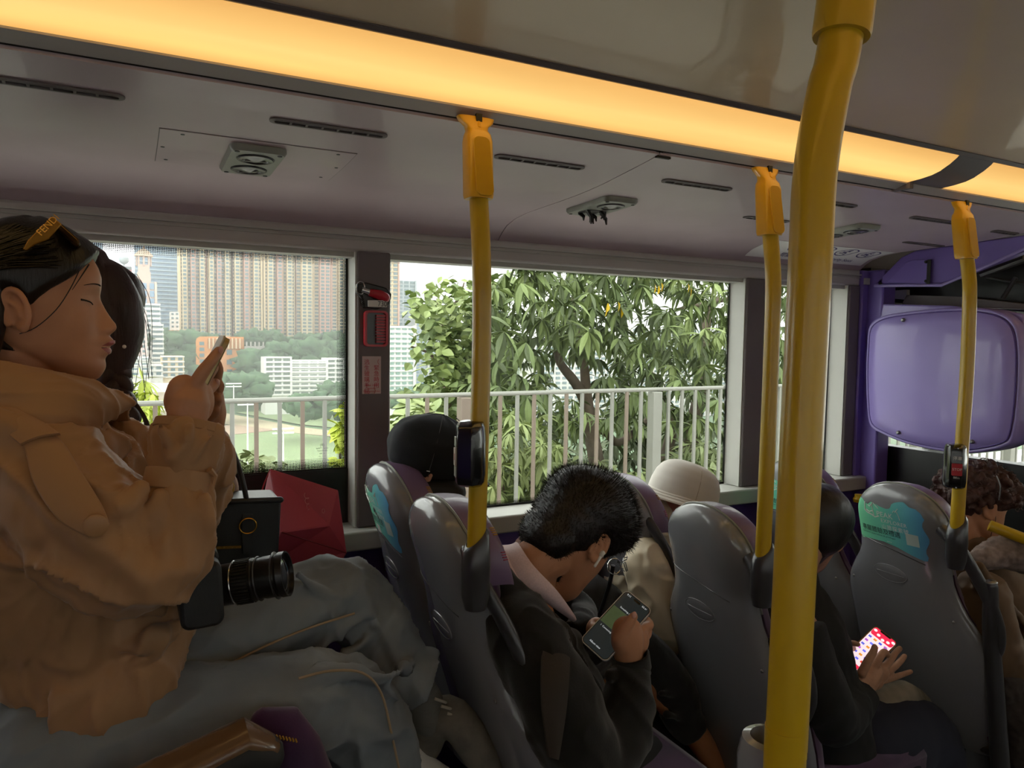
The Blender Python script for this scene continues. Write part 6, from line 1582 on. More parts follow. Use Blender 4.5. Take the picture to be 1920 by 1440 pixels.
# handbag
hbg = thing('handbag', 'black leather handbag with gold ring and zip, standing on the lap behind the camera', 'handbag', tuple(P(450, 1070, Y=1.62)))
m_lea = mat('black_grained_leather', '#1c1f24', .42, noise=(60, .2), bump=(350, .3, .001), coat=.1)
bo = [(352, 946), (372, 940), (440, 937), (524, 934), (528, 940), (521, 1075), (350, 1080)]
def slabY(pts, Ya, Yb):
    A = [P(x, y, Y=Ya) for x, y in pts]; d = Vector((0, Yb-Ya, 0)); n = len(A)
    return MB().add(A+[p+d for p in A], [tuple(range(n)), tuple(range(2*n-1, n-1, -1))]+[(i, (i+1) % n, n+(i+1) % n, n+i) for i in range(n)])
build('bag_body', m_lea, slabY(bo, 1.56, 1.66), parent=hbg, bevel=.006)
build('top_rim', m_lea, MB().tube([P(352, 943, Y=1.557), P(440, 940, Y=1.557), P(526, 937, Y=1.557)], .0065, 10, round_ends=True), parent=hbg)
build('handle', m_lea, MB().tube([P(463, 940, Y=1.56), P(452, 890, Y=1.56), P(436, 845, Y=1.57), P(415, 805, Y=1.59), P(398, 782, Y=1.61), P(375, 780, Y=1.64), P(352, 820, Y=1.66), P(345, 940, Y=1.66)], .0075, 12, flat=.7, sub=5), parent=hbg)
build('tab', m_lea, MB().prism([(p.x, p.z) for p in [P(455, 965, Y=1.552), P(475, 965, Y=1.552), P(477, 1000, Y=1.552), P(474, 1040, Y=1.552), P(456, 1040, Y=1.552), P(453, 1000, Y=1.552)]], 0, .004, Matrix(((1, 0, 0, 0), (0, 0, -1, 1.559), (0, 1, 0, 0), (0, 0, 0, 1)))), parent=hbg, bevel=.001)
rc = P(465, 986, Y=1.551); m_gold = mat('gold_metal', '#d0a045', .22, metal=1)
build('gold_ring', m_gold, MB().tube([rc+Vector((.0165*math.cos(R(a)), 0, .0155*math.sin(R(a)))) for a in range(0, 361, 15)], .0016, 8), parent=hbg)
zz = MB()
for k in range(34):
    p = P(398+k*1.62, 1027-k*.06, Y=1.557); zz.box((p.x-.0006, p.y-.002, p.z-.0028), (p.x+.0006, p.y, p.z+.0028))
z_ = build('zip', m_gold, zz, parent=hbg, smooth=False); z_['kind'] = 'stuff'
# red paper shopping bag
rbg = thing('shopping_bag', 'dark red paper shopping bag leaning between handbag and window pillar', 'bag', tuple(P(580, 1060, Y=1.78)))
m_redp = mat('red_paper', '#b8475a', .5, noise=(6, .1), coat=.1)
T = lambda x, y, Y: tuple(P(x, y, Y=Y))
v = [T(505, 878, 1.80), T(634, 919, 1.74), T(650, 1037, 1.74), T(528, 998, 1.68), T(492, 940, 1.86), T(620, 960, 1.92), T(640, 1050, 1.90), T(470, 1080, 1.72), T(600, 1120, 1.72), T(655, 1040, 1.76), T(560, 885, 1.84), T(592, 915, 1.755), T(618, 985, 1.72)]
bagm = MB().add(v, [(0, 11, 12, 3), (0, 1, 11), (11, 1, 2, 12), (3, 12, 2, 8, 7), (0, 3, 7, 4), (1, 5, 6, 2), (4, 7, 8, 6, 5), (0, 4, 5, 1), (2, 6, 8)])
o = build('paper_body', m_redp, bagm, parent=rbg, smooth=False); q_ = o.modifiers.new('b', 'BEVEL'); q_.width = .002; q_.segments = 1
build('fold_crease', mat('dark_red_crease', '#74182a', .6), MB().tube([P(528, 998, Y=1.678), P(618, 1026, Y=1.705), P(650, 1037, Y=1.738)], .0014, 5), parent=rbg)
build('edge_fold', m_redp, MB().tube([P(486, 935, Y=1.80), P(496, 905, Y=1.80), P(507, 880, Y=1.798)], .002, 5), parent=rbg)
sc_pts = []
for k in range(120):
    t = k/119; sc_pts.append(P(572-4*math.sin(t*34)*(.7+.3*math.sin(t*9))-8*t+10, 985-58*t+3.2*math.cos(t*34), Y=1.728+.022*t))
build('faded_lettering', mat('pink_print', '#cf7f88', .5), MB().tube(sc_pts, .0009, 4), parent=rbg)
build('small_mark', mat('pink_print', ''), MB().tube([P(606+2.5*math.cos(a), 958+4*math.sin(a), Y=1.728) for a in [k*.6 for k in range(12)]], .0009, 4), parent=rbg)
build('cord', mat('tan_cord', '#9c6b3c', .8), MB().tube([P(466, 940, Y=1.62), P(478, 933, Y=1.63), P(496, 930, Y=1.66), P(506, 926, Y=1.72)], .0015, 6, sub=3), parent=rbg)

# ---- 3. person in the black cap ----------------------------------------------------------
pc_ = thing('person', 'person in black cap and black jacket in the window seat by the first slim pole', 'person', (.75, 1.84, 0))
HC = head_frame(P(812, 868, Y=1.84), (.9, -.35, -.25))
b = head_mb(HC, .96, 40, 40); b.merge(ear_mb(HC, -1)); b.merge(ear_mb(HC, 1))
b.tube([HC @ Vector((-.02, 0, -.03)), HC @ Vector((-.03, 0, -.12)), P(800, 985, Y=1.84)], [.05, .05, .055], 16, sub=2)
b.tube([P(800, 985, Y=1.84), P(855, 1060, Y=1.84), P(890, 1250, Y=1.84)], [.055, .09, .10], 16, sub=2, round_ends=True)
b.tube([P(890, 1250, Y=1.80), P(1060, 1240, Y=1.76), P(1090, 1420, Y=1.78)], [.10, .07, .05], 14, sub=2, round_ends=True)
bo_ = baked('body', m_skin2, b, pc_, .006, 3); face_parts(HC, .96, bo_)
m_cap = mat('black_cotton_cap', '#10141b', .85, noise=(12, .3), bump=(300, .3, .001))
cp_ = MB()
def capfn(u, v):
    th = 2*math.pi*u; z = -.030+.143*v
    p = head_local(z, th, .014+.010*math.sin(v*3.1)**.7+.0025*math.sin(th*7)*(1-v)+.004*mnoise.noise(Vector((math.cos(th)*2.5, math.sin(th)*2.5, z*30))), False); q2 = head_local(z, th, .004, False)
    return HC @ (p+Vector((-.006, 0, .004))), (HC.to_3x3() @ (p-q2)).normalized()
cp_.thick(capfn, 60, 24, .004)
cap_o = thing('cap', 'black cotton cap worn by the person in the window seat', 'cap', tuple(HC @ Vector((0, 0, .03))))
build('crown', m_cap, cp_, parent=cap_o, ang=80)
build('brim', m_cap, MB().thick(lambda u, v: (HC @ Vector((.085*math.cos((u-.5)*2.2)+.012+.065*v*math.cos((u-.5)*2.4), .085*math.sin((u-.5)*2.2)*(1+.1*v), -.0-.018*v)), Vector((0, 0, 1))), 16, 5, .003), parent=cap_o)
for k in range(3):
    a = R(-60+k*120); build('seam', m_black, MB().tube([HC @ (head_local(z, a+R(90), .0265, False)) for z in (-.02, .02, .06, .09, .108)], .0012, 5), parent=cap_o)
build('small_tag', m_white, MB().tube([P(800, 883, Y=1.745), P(806, 884, Y=1.745)], .0011, 5), parent=cap_o)
m_jkt = mat('black_nylon_jacket', '#15181d', .6, noise=(10, .25))
j_ = MB().tube([P(815, 940, Y=1.84), P(835, 990, Y=1.84), P(862, 1080, Y=1.84), P(900, 1260, Y=1.84)], [.06, .115, .125, .13], 24, flat=1.5, up=(0, 1, 0), sub=4, round_ends=True)
j_.tube([P(780, 920, Y=1.80), P(850, 925, Y=1.74)], [.035, .035], 14, round_ends=True)
j_.tube([P(835, 1020, Y=1.70), P(880, 1130, Y=1.66), P(980, 1160, Y=1.66), P(1060, 1175, Y=1.66)], [.075, .07, .055, .04], 18, sub=4, round_ends=True)
baked('jacket', m_jkt, j_, pc_, .007, 5, disp=[(.07, .012)])
# dark backpack on the lap with a steel ring
bk = thing('backpack', 'dark backpack on the lap of the person in the cap, with silver ring and clips', 'backpack', tuple(P(1150, 1200, Y=1.80)))
k_ = MB().tube([P(1090, 1130, Y=1.78), P(1120, 1180, Y=1.78), P(1160, 1300, Y=1.78)], [.10, .13, .13], 20, sub=3, round_ends=True)
baked('bag_body', mat('dark_grey_nylon', '#202023', .8, bump=(200, .3, .001)), k_, bk, .008, 4, disp=[(.06, .01)])
rc = P(1152, 1062, Y=1.60)
build('ring', m_chrome, MB().tube([rc+Vector((.022*math.cos(R(a)), .004*math.sin(R(a)), .020*math.sin(R(a)))) for a in range(0, 361, 15)], .0016, 6), parent=bk)
c0 = P(1168, 1052, Y=1.60)
build('clip', m_chrome, MB().tube([c0+Vector((x, 0, z)) for x, z in ((0, 0), (.012, .003), (.014, .009), (.002, .008), (0, 0))], .0018, 6), parent=bk)
build('clip', m_chrome, MB().tube([c0+Vector((x, 0, z)) for x, z in ((.002, -.004), (.012, -.03), (.016, -.029), (.008, -.004), (.002, -.004))], .0014, 6), parent=bk)
build('chain', m_chrome, MB().tube([P(1158+k*1.5, 1052+k*2.4, Y=1.60)+Vector((.0022*(-1)**k, 0, 0)) for k in range(9)], .0016, 5), parent=bk)
build('strap_web', m_black, MB().tube([P(1150, 1060, Y=1.61), P(1142, 1100, Y=1.63), P(1125, 1150, Y=1.65)], [.006, .006, .006], 8), parent=bk)

# ---- 4. man with black hair, aisle seat --------------------------------------------------
mn = thing('person', 'black haired man in black hoodie with pink collar bending over his phone', 'person', (.86, 1.40, 0))
HD = head_frame(P(1112, 972, Y=1.40), (.78, -.05, -.60), (.60, 0, .78))
HD = head_frame(P(1084, 1000, Y=1.40), (.64, .22, -.72), (.62, .05, .72))
HS = 1.12
b = head_mb(HD, HS, 60, 64); b.merge(ear_mb(HD, -1, HS)); b.merge(ear_mb(HD, 1, HS))
nk = P(1000, 1085, Y=1.41)
b.tube([HD @ Vector((-.02, 0, -.02)), HD @ Vector((-.035, 0, -.08)), HD @ Vector((-.055, 0, -.13)), nk, P(955, 1130, Y=1.41)], [.058, .058, .050, .052, .058], 20, sub=3)
b.tube([P(965, 1120, Y=1.41), P(985, 1220, Y=1.41), P(1050, 1480, Y=1.41)], [.07, .09, .10], 18, sub=2, round_ends=True)
# right arm & hand holding phone
def H(x, y, Y): return P(x, y, Y=Y)
b.tube([H(990, 1200, 1.26), H(1120, 1400, 1.18), H(1175, 1290, 1.20), H(1182, 1235, 1.21)], [.05, .042, .033, .028], 14, sub=3, round_ends=True)
b.tube([H(1178, 1240, 1.21), H(1176, 1205, 1.205), H(1176, 1185, 1.205)], [.028, .034, .033], 16, flat=.95, round_ends=True)
b.ell(H(1195, 1200, 1.215), (.026, .024, .034)); b.ell(H(1165, 1200, 1.20), (.020, .022, .030))
b.merge(finger([H(1160, 1198, 1.195), H(1172, 1180, 1.185), H(1181, 1166, 1.18), H(1188, 1156, 1.178)], .0150, .0095))
b.merge(finger([H(1190, 1190, 1.215), H(1206, 1178, 1.215), H(1218, 1172, 1.222), H(1212, 1162, 1.235)], .0125, .0090))
b.merge(finger([H(1196, 1202, 1.225), H(1212, 1192, 1.235), H(1216, 1182, 1.248)], .0115, .0085))
b.merge(finger([H(1196, 1214, 1.235), H(1208, 1206, 1.248), H(1210, 1196, 1.258)], .0105, .0080))
b.merge(finger([H(1192, 1224, 1.24), H(1202, 1218, 1.252), H(1203, 1208, 1.262)], .0095, .0075))
# left arm, its hand behind the phone
b.tube([H(980, 1160, 1.58), H(1060, 1260, 1.60), H(1100, 1190, 1.42)], [.045, .04, .028], 14, sub=3, round_ends=True)
b.ell(H(1118, 1185, 1.36), (.026, .024, .034))
for k in range(4): b.merge(finger([H(1120, 1178+k*11, 1.345), H(1124, 1170+k*11, 1.32), H(1126, 1163+k*11, 1.30)], .0085, .0068))
b.merge(finger([H(1112, 1175, 1.35), H(1118, 1195, 1.32), H(1124, 1208, 1.30)], .010, .008))
# thighs
b.tube([H(970, 1480, 1.34), H(1200, 1490, 1.34), H(1230, 1640, 1.34)], [.09, .065, .05], 14, sub=2, round_ends=True)
b.tube([H(970, 1480, 1.50), H(1215, 1470, 1.52), H(1240, 1640, 1.52)], [.09, .065, .05], 14, sub=2, round_ends=True)
bo_ = baked('body', m_skin, b, mn, .0035, 4); face_parts(HD, HS, bo_)
build('nail', m_nail, MB().ell(P(1189, 1153, Y=1.168), (.006, .003, .007)), parent=bo_)
def mline(th):
    a = abs((th+math.pi) % (2*math.pi)-math.pi)
    return interp([(0, .050), (.6, .046), (.95, .02), (1.15, -.005), (1.3, -.022), (1.45, -.012), (1.7, .008), (1.95, -.01), (2.2, -.035), (2.6, -.10), (3.2, -.116)], a)
hr = cap_hair(HD, HS, mline, lambda z, th: .016+.014*max(0, z/.11))
hr.ell(HD @ Vector((-.014, 0, .052)), (.112, .096, .098), HD.to_3x3(), 30, 20)
hr.ell(HD @ Vector((-.052, 0, .0)), (.080, .092, .078), HD.to_3x3(), 26, 18)
hr.ell(HD @ Vector((-.075, 0, -.055)), (.052, .075, .062), HD.to_3x3(), 24, 16)
hob = baked('hair', m_hair, hr, bo_, .004, 2, disp=[(.02, .004)])
# thousands of short hairs standing off the scalp, joined with one another
V = []; F = []; rn = random.Random(21)
hair_src = hob.data; ogx = org(bo_)
ids = rn.sample(range(len(hair_src.vertices)), min(9000, len(hair_src.vertices)))
back = HD.to_3x3() @ Vector((-.5, 0, .6))
for i in ids:
    vv = hair_src.vertices[i]; p = vv.co; nn = vv.normal
    loc = HD.inverted() @ (Vector(p)+ogx)
    L = rn.uniform(.010, .019) if loc.z > .02 else rn.uniform(.004, .010)
    d = (nn+back*.35+Vector((rn.uniform(-.4, .4), rn.uniform(-.4, .4), rn.uniform(-.4, .4)))).normalized()
    s2 = d.cross(nn+Vector((.01, .02, .03))).normalized()*.0007; o = len(V)
    V += [tuple(p-s2), tuple(p+s2), tuple(p+d*L)]; F.append((o, o+1, o+2))
me = bpy.data.meshes.new('hair_tips'); me.from_pydata(V, [], F); me.materials.append(m_hair)
o = put('hair_tips', me, bo_); o['kind'] = 'stuff'
eb = thing('earbud', 'white wireless earbud in the ear of the black haired man', 'earbud', tuple(P(1110, 1045, Y=1.30)))
EM = HD @ Matrix.Translation(Vector((-.004, -.0945, -.022)))
build('bud', m_white, MB().ell(EM @ Vector((0, 0, 0)), (.007, .0075, .008), HD.to_3x3()), parent=eb)
build('stem', m_white, MB().tube([EM @ Vector((.0, -.001, -.002)), EM @ Vector((.004, -.001, -.030))], [.0034, .0032], 10, round_ends=True), parent=eb)
build('vent', m_black, MB().ell(EM @ Vector((.001, -.0075, .0)), (.0015, .0012, .004), HD.to_3x3(), 8, 6), parent=eb)
m_hood = mat('black_fleece', '#131314', .95, noise=(30, .3), bump=(250, .4, .001), sheen=.2)
j_ = MB()
j_.tube([P(955, 1165, Y=1.41), P(972, 1215, Y=1.41), P(1012, 1300, Y=1.41), P(1060, 1430, Y=1.41), P(1080, 1560, Y=1.41)], [.085, .115, .130, .135, .14], 28, flat=1.45, up=(0, 1, 0), sub=4, round_ends=True)
j_.tube([P(905, 1050, Y=1.50), P(918, 1072, Y=1.37), P(962, 1130, Y=1.30), P(1040, 1195, Y=1.30), P(1072, 1200, Y=1.33)], [.035, .042, .042, .036, .02], 18, sub=4, round_ends=True)
j_.tube([P(905, 1050, Y=1.50), P(985, 1080, Y=1.56), P(1080, 1140, Y=1.50), P(1095, 1165, Y=1.42)], [.04, .045, .04, .03], 18, sub=4, round_ends=True)
j_.tube([P(975, 1175, Y=1.26), P(1035, 1290, Y=1.19), P(1085, 1395, Y=1.16), P(1125, 1430, Y=1.155), P(1170, 1370, Y=1.17), P(1180, 1300, Y=1.19), P(1183, 1255, Y=1.205)], [.070, .080, .078, .07, .056, .048, .040], 24, up=(0, 1, 0), sub=4, round_ends=True)
j_.tube([P(1000, 1150, Y=1.56), P(1080, 1250, Y=1.58), P(1110, 1210, Y=1.45), P(1090, 1180, Y=1.40)], [.07, .065, .05, .04], 20, sub=4, round_ends=True)
j_.tube([P(1145, 1265, Y=1.195), P(1215, 1262, Y=1.20)], [.012, .012], 10, round_ends=True)
baked('hoodie', m_hood, j_, mn, .006, 5, disp=[(.06, .010)], folds=[(None, Vector((.35, -.1, -.93)).normalized(), 4, 14, .008)])
build('cuff', m_hood, ringband(P(1183, 1240, Y=1.208), (P(1178, 1215, Y=1.208)-P(1183, 1255, Y=1.208)).normalized(), .037, .036, .035, .005), parent=mn, bevel=.002)
m_pink = mat('pale_pink_oxford_cloth', '#d8bfc2', .7, noise=(300, .12))
cl = MB()
cl.thick(lambda u, v: (smooth_c[int(u*(len(smooth_c)-1))].lerp(smooth_d[int(u*(len(smooth_c)-1))], v), Vector((0, -1, 0))), 1, 1, .001) if False else None
smooth_c = smooth_pts([P(942, 1022, Y=1.44), P(946, 1035, Y=1.37), P(966, 1075, Y=1.315), P(1012, 1120, Y=1.285), P(1076, 1166, Y=1.30)], 6)
smooth_d = smooth_pts([P(968, 1016, Y=1.44), P(974, 1022, Y=1.36), P(1000, 1060, Y=1.305), P(1045, 1108, Y=1.278), P(1078, 1154, Y=1.295)], 6)
nn_ = len(smooth_c)-1
cl.thick(lambda u, v: (smooth_c[int(round(u*nn_))].lerp(smooth_d[int(round(u*nn_))], v)+Vector((0, -.008*math.sin(v*3.1), 0)), Vector((0, -1, .2)).normalized()), nn_, 6, .004)
build('shirt_collar', m_pink, cl, parent=mn)
build('collar_far_side', m_pink, MB().tube([P(972, 1024, Y=1.46), P(1000, 1060, Y=1.50), P(1060, 1120, Y=1.48)], [.012, .016, .01], 10, flat=2, sub=3), parent=mn)
build('collar_band', m_pink, MB().tube([P(938, 1030, Y=1.41), P(942, 1050, Y=1.355), P(962, 1085, Y=1.32), P(1000, 1118, Y=1.30)], [.010, .014, .014, .010], 12, sub=3, round_ends=True), parent=mn)
# backpack strap over his shoulder
bs = cloth_strip([P(1020, 1195, Y=1.185), P(1016, 1260, Y=1.130), P(1018, 1330, Y=1.105), P(1030, 1420, Y=1.085)], [P(1070, 1198, Y=1.195), P(1068, 1262, Y=1.125), P(1062, 1335, Y=1.10), P(1048, 1425, Y=1.085)], .006)
build('shoulder_strap', mat('brown_grey_webbing', '#332b25', .9, bump=(200, .5, .001)), bs, parent=mn)
build('drawstring', m_black, MB().tube([P(1062, 1180, Y=1.20), P(1050, 1196, Y=1.18), P(1072, 1215, Y=1.18)], .004, 8, sub=3), parent=mn)
tj = MB().tube([P(980, 1500, Y=1.41), P(1200, 1475, Y=1.42), P(1240, 1500, Y=1.42), P(1250, 1640, Y=1.42)], [.15, .13, .10, .09], 20, sub=3, round_ends=True)
baked('trousers', mat('dark_trousers', '#222326', .85), tj, mn, .008, 4)
# his phone
def phone(lab, TL, TR, BR, BL, frame_m, name='phone'):
    """corners given as points"""
    ex = (TR-TL).normalized(); ey = (TL-BL).normalized(); w_ = (TR-TL).length; h_ = (TL-BL).length; c = (TL+TR+BL+BR)/4
    M = frame_M(c, ex, ey); r = thing('phone', lab, 'phone', tuple(c))
    w_, h_ = .0715, .147
    build('phone_body', m_black, MB().prism(rrect(w_, h_, .011), -.004, .0034, M), parent=r)
    vs = []; o_, i_ = rrect(w_+.001, h_+.001, .0115), rrect(w_-.002, h_-.002, .010); n = len(o_)
    for q, z in ((o_, -.002), (o_, .0038), (i_, .0038), (i_, .003)): vs += [M @ Vector((x, y, z)) for x, y in q]
    build('metal_frame', frame_m, MB().add(vs, [(j*n+k, j*n+(k+1) % n, (j+1)*n+(k+1) % n, (j+1)*n+k) for j in range(3) for k in range(n)]), parent=r)
    return r, M, w_, h_
cA = P(1157, 1172, Y=1.235)
exd = (P(1210, 1148, Y=1.24)-P(1168, 1122, Y=1.27)); eyd = (P(1170, 1125, Y=1.29)-P(1102, 1200, Y=1.225))
# plane facing the man's face and the camera
phM_c = P(1156, 1173, Y=1.24)
nrm = Vector((-.52, -.50, .69)).normalized()
top_dir = (P(1190, 1135, Y=1.24)-P(1122, 1210, Y=1.24)); top_dir = (top_dir-nrm*top_dir.dot(nrm)).normalized(); ex_ = top_dir.cross(nrm)
c = phM_c; TL = c-ex_*.0357+top_dir*.0735; TR = c+ex_*.0357+top_dir*.0735; BL = TL-top_dir*.147; BR = TR-top_dir*.147
r, M, w_, h_ = phone('phone with dark screen and silver edge held by the black haired man', TL, TR, BR, BL, mat('silver_frame', '#cfd2d4', .3, metal=.2))
m_scr = mat('dim_dark_screen', '#191d20', .08, emit=('#262b2b', .35), coat=.3)
build('screen', m_scr, MB().prism(rrect(w_-.005, h_-.005, .009), .0034, .0040, M), parent=r)
m_txt = mat('screen_text', '#c0c4c4', .4, emit=('#c8cccc', .5))
build('screen_picture', mat('dim_green_picture', '#2a3222', .4, emit=('#3a452c', .5), noise=(40, .6)), MB().box((-w_/2+.003, -.014, .004), (w_/2-.003, .030, .0042), M), parent=r)
for s_, x, y, z in (('9:11', -.027, .0645, .006), ('5G 61', .014, .0645, .005), ('Something on the way', -.020, .034, .0052), ('1  Connecting', -.026, -.022, .0052), ('Album view', -.020, -.062, .006)):
    build('screen_lettering', m_txt, text_mb(s_, z, lambda u, v: M @ Vector((x+u, y+v, .00425))), parent=r, smooth=False)
build('camera_pill', m_black, MB().prism(rrect(.018, .005, .0024), .0040, .0043, M @ Matrix.Translation((0, .0665, 0))), parent=r)

# neighbour's dark sleeve and bare forearm towards the knee
ar4 = MB()
m_slv = mat('black_sweatshirt', '#17181b', .9, sheen=.2, bump=(250, .3, .001))
pq = thing('person', 'person in black with bare forearm and dark knee, lower middle beside the phone hand', 'person', tuple(P(1320, 1460, Y=1.62)))
sk5 = MB().tube([P(1190, 1240, Y=1.60), P(1268, 1330, Y=1.55), P(1310, 1385, Y=1.52), P(1350, 1450, Y=1.50), P(1375, 1490, Y=1.49)], [.045, .042, .036, .030, .026], 18, sub=4, round_ends=True)
sk5.ell(P(1392, 1510, Y=1.485), (.035, .028, .03))
for k in range(4): sk5.merge(finger([P(1395+k*7, 1510, Y=1.47+k*.012), P(1408+k*8, 1530, Y=1.465+k*.012), P(1412+k*8, 1550, Y=1.465+k*.012)], .0085, .007))
sk5.merge(finger([P(1380, 1515, Y=1.46), P(1385, 1535, Y=1.45), P(1392, 1548, Y=1.45)], .010, .008))
sk5.tube([P(1190, 1240, Y=1.60), P(1150, 1200, Y=1.66), P(1160, 1450, Y=1.72), P(1350, 1400, Y=1.66), P(1360, 1600, Y=1.66)], [.05, .08, .09, .06, .05], 14, sub=2, round_ends=True)
baked('body', mat('tanned_skin', '#b3754c', .5, noise=(25, .1)), sk5, pq, .005, 4)
sl5 = MB().tube([P(1150, 1190, Y=1.64), P(1215, 1240, Y=1.60), P(1265, 1300, Y=1.56), P(1280, 1345, Y=1.545), P(1302, 1372, Y=1.53)], [.075, .07, .064, .056, .047], 20, sub=4, round_ends=False)
sl5.tube([P(1240, 1300, Y=1.51), P(1300, 1300, Y=1.53)], [.010, .012], 10, round_ends=True).tube([P(1250, 1340, Y=1.50), P(1300, 1350, Y=1.52)], [.012, .010], 10, round_ends=True)
baked('sleeve', m_slv, sl5, pq, .005, 4, disp=[(.05, .008)])
kn5 = MB().tube([P(1150, 1470, Y=1.68), P(1250, 1410, Y=1.66), P(1330, 1385, Y=1.66), P(1368, 1420, Y=1.66), P(1380, 1600, Y=1.66)], [.12, .10, .075, .07, .06], 20, sub=4, round_ends=True)
baked('trousers', mat('charcoal_trousers', '#565456', .85, noise=(8, .2)), kn5, pq, .007, 4)

# ---- 5. person in the white bucket hat ---------------------------------------------------
pb = thing('person', 'person in white bucket hat and cream jacket in the window seat, head bowed', 'person', (1.55, 1.86, 0))
HE = head_frame(P(1278, 945, Y=1.86), (.80, -.10, -.55), (.5, 0, .85))
b = head_mb(HE, 1.0, 40, 40); b.merge(ear_mb(HE, -1)); b.merge(ear_mb(HE, 1))
b.tube([HE @ Vector((-.02, 0, -.02)), HE @ Vector((-.05, 0, -.09)), P(1225, 1005, Y=1.86)], [.055, .055, .06], 16, sub=3)
b.tube([P(1225, 1005, Y=1.86), P(1235, 1080, Y=1.86), P(1260, 1250, Y=1.86)], [.06, .12, .12], 16, sub=2, round_ends=True)
bo_ = baked('body', mat('ruddy_skin', '#b8705c', .55, noise=(20, .15)), b, pb, .005, 3); face_parts(HE, 1, bo_)
m_hat = mat('white_cotton_canvas', '#d8d3cb', .85, noise=(10, .06), bump=(400, .2, .0008))
bh = thing('bucket_hat', 'white cotton bucket hat with stitched brim, above the middle seat', 'hat', tuple(P(1280, 915, Y=1.86)))
HH = head_frame(P(1278, 935, Y=1.86), (.90, -.10, -.36), (.34, 0, .94))
def crown(u, v):
    th = 2*math.pi*u; k = [(0, .109, .0), (.25, .107, .030), (.45, .101, .054), (.62, .090, .072), (.76, .072, .085), (.88, .046, .093), (1, .004, .096)]
    r_ = interp([(a_, b_) for a_, b_, _ in k], v)*1.02; z = interp([(a_, c_) for a_, _, c_ in k], v)*1.28
    return HH @ Vector((r_*1.10*math.cos(th), r_*.92*math.sin(th), z-.0)), (HH.to_3x3() @ Vector((math.cos(th)*.8, math.sin(th)*.8, .5))).normalized()
build('crown', m_hat, MB().thick(crown, 48, 20, .003), parent=bh, ang=60)
def brim(u, v):
    th = 2*math.pi*u; r_ = .109+.052*v
    return HH @ Vector((r_*1.10*math.cos(th), r_*.92*math.sin(th), .004-.030*v+.003*math.sin(th*3))), (HH.to_3x3() @ Vector((math.cos(th)*.5, math.sin(th)*.5, .8))).normalized()
br_o = build('brim', m_hat, MB().thick(brim, 56, 6, .0025), parent=bh, ang=60)
for v_ in (.3, .6, .95):
    build('stitching', mat('beige_stitch', '#bdb5a8', .8), MB().tube([brim(k/56, v_)[0]+HH.to_3x3() @ Vector((0, 0, .0015)) for k in range(57)], .0008, 4), parent=br_o)
for a in (-100, 20, 140):
    build('seam', mat('beige_stitch', ''), MB().tube([crown((a % 360)/360, t)[0] for t in (0, .2, .4, .6, .75, .85)], .0014, 5), parent=bh)
cj = MB().tube([P(1222, 975, Y=1.86), P(1222, 1020, Y=1.86), P(1240, 1120, Y=1.86), P(1270, 1280, Y=1.86)], [.075, .145, .18, .18], 26, up=(0, 1, 0), sub=4, round_ends=True)
cj.tube([P(1205, 965, Y=1.80), P(1228, 985, Y=1.74), P(1262, 1010, Y=1.74)], [.022, .024, .018], 14, sub=3, round_ends=True)
cj.tube([P(1215, 1050, Y=1.70), P(1240, 1150, Y=1.68), P(1330, 1250, Y=1.68)], [.07, .07, .055], 18, sub=3, round_ends=True)
baked('jacket', mat('cream_nylon_jacket', '#e6d8bc', .6, noise=(8, .08)), cj, pb, .006, 4, disp=[(.07, .012)], folds=[(None, Vector((.9, 0, -.4)).normalized(), 4, 16, .010)])

# ---- 6. person with the bright phone -----------------------------------------------------
p6 = thing('person', 'dark haired person in black behind the thick near pole, tapping a bright phone', 'person', (1.62, 1.42, 0))
HF = head_frame(P(1528, 990, Y=1.42), (.80, .35, -.45), (.42, 0, .9))
b = head_mb(HF, 1.02, 40, 40); b.merge(ear_mb(HF, -1)); b.merge(ear_mb(HF, 1))
b.tube([HF @ Vector((-.02, 0, -.02)), HF @ Vector((-.045, 0, -.10)), P(1480, 1090, Y=1.42)], [.055, .055, .06], 16, sub=3)
b.tube([P(1480, 1090, Y=1.42), P(1480, 1180, Y=1.42), P(1500, 1400, Y=1.42)], [.07, .12, .12], 16, sub=2, round_ends=True)
J = lambda x, y, Y: P(x, y, Y=Y)
b.tube([J(1500, 1180, 1.28), J(1560, 1330, 1.24), J(1618, 1298, 1.30)], [.05, .042, .030], 14, sub=3, round_ends=True)
b.tube([J(1612, 1296, 1.30), J(1624, 1276, 1.31), J(1634, 1262, 1.315)], [.030, .038, .036], 16, flat=.8, up=(0, 1, 0), round_ends=True)
b.ell(J(1648, 1262, 1.32), (.034, .024, .030)); b.ell(J(1640, 1276, 1.32), (.030, .022, .026))
b.merge(finger([J(1616, 1262, 1.30), J(1628, 1238, 1.295), J(1638, 1222, 1.29), J(1640, 1213, 1.29)], .0130, .0088))
b.merge(finger([J(1638, 1252, 1.305), J(1650, 1232, 1.30), J(1658, 1222, 1.30), J(1664, 1228, 1.305)], .0120, .0088))
b.merge(finger([J(1654, 1256, 1.315), J(1668, 1240, 1.31), J(1678, 1225, 1.31), J(1687, 1216, 1.315)], .0115, .0082))
b.merge(finger([J(1660, 1262, 1.325), J(1678, 1250, 1.325), J(1690, 1238, 1.325), J(1696, 1230, 1.33)], .0110, .0078))
b.merge(finger([J(1656, 1276, 1.32), J(1676, 1270, 1.32), J(1694, 1264, 1.32), J(1708, 1259, 1.32)], .0105, .0070))
b.ell(J(1600, 1230, 1.42), (.035, .02, .04))
b.merge(finger([J(1602, 1222, 1.38), J(1596, 1208, 1.36), J(1600, 1206, 1.345), J(1608, 1208, 1.335)], .0098, .0080))
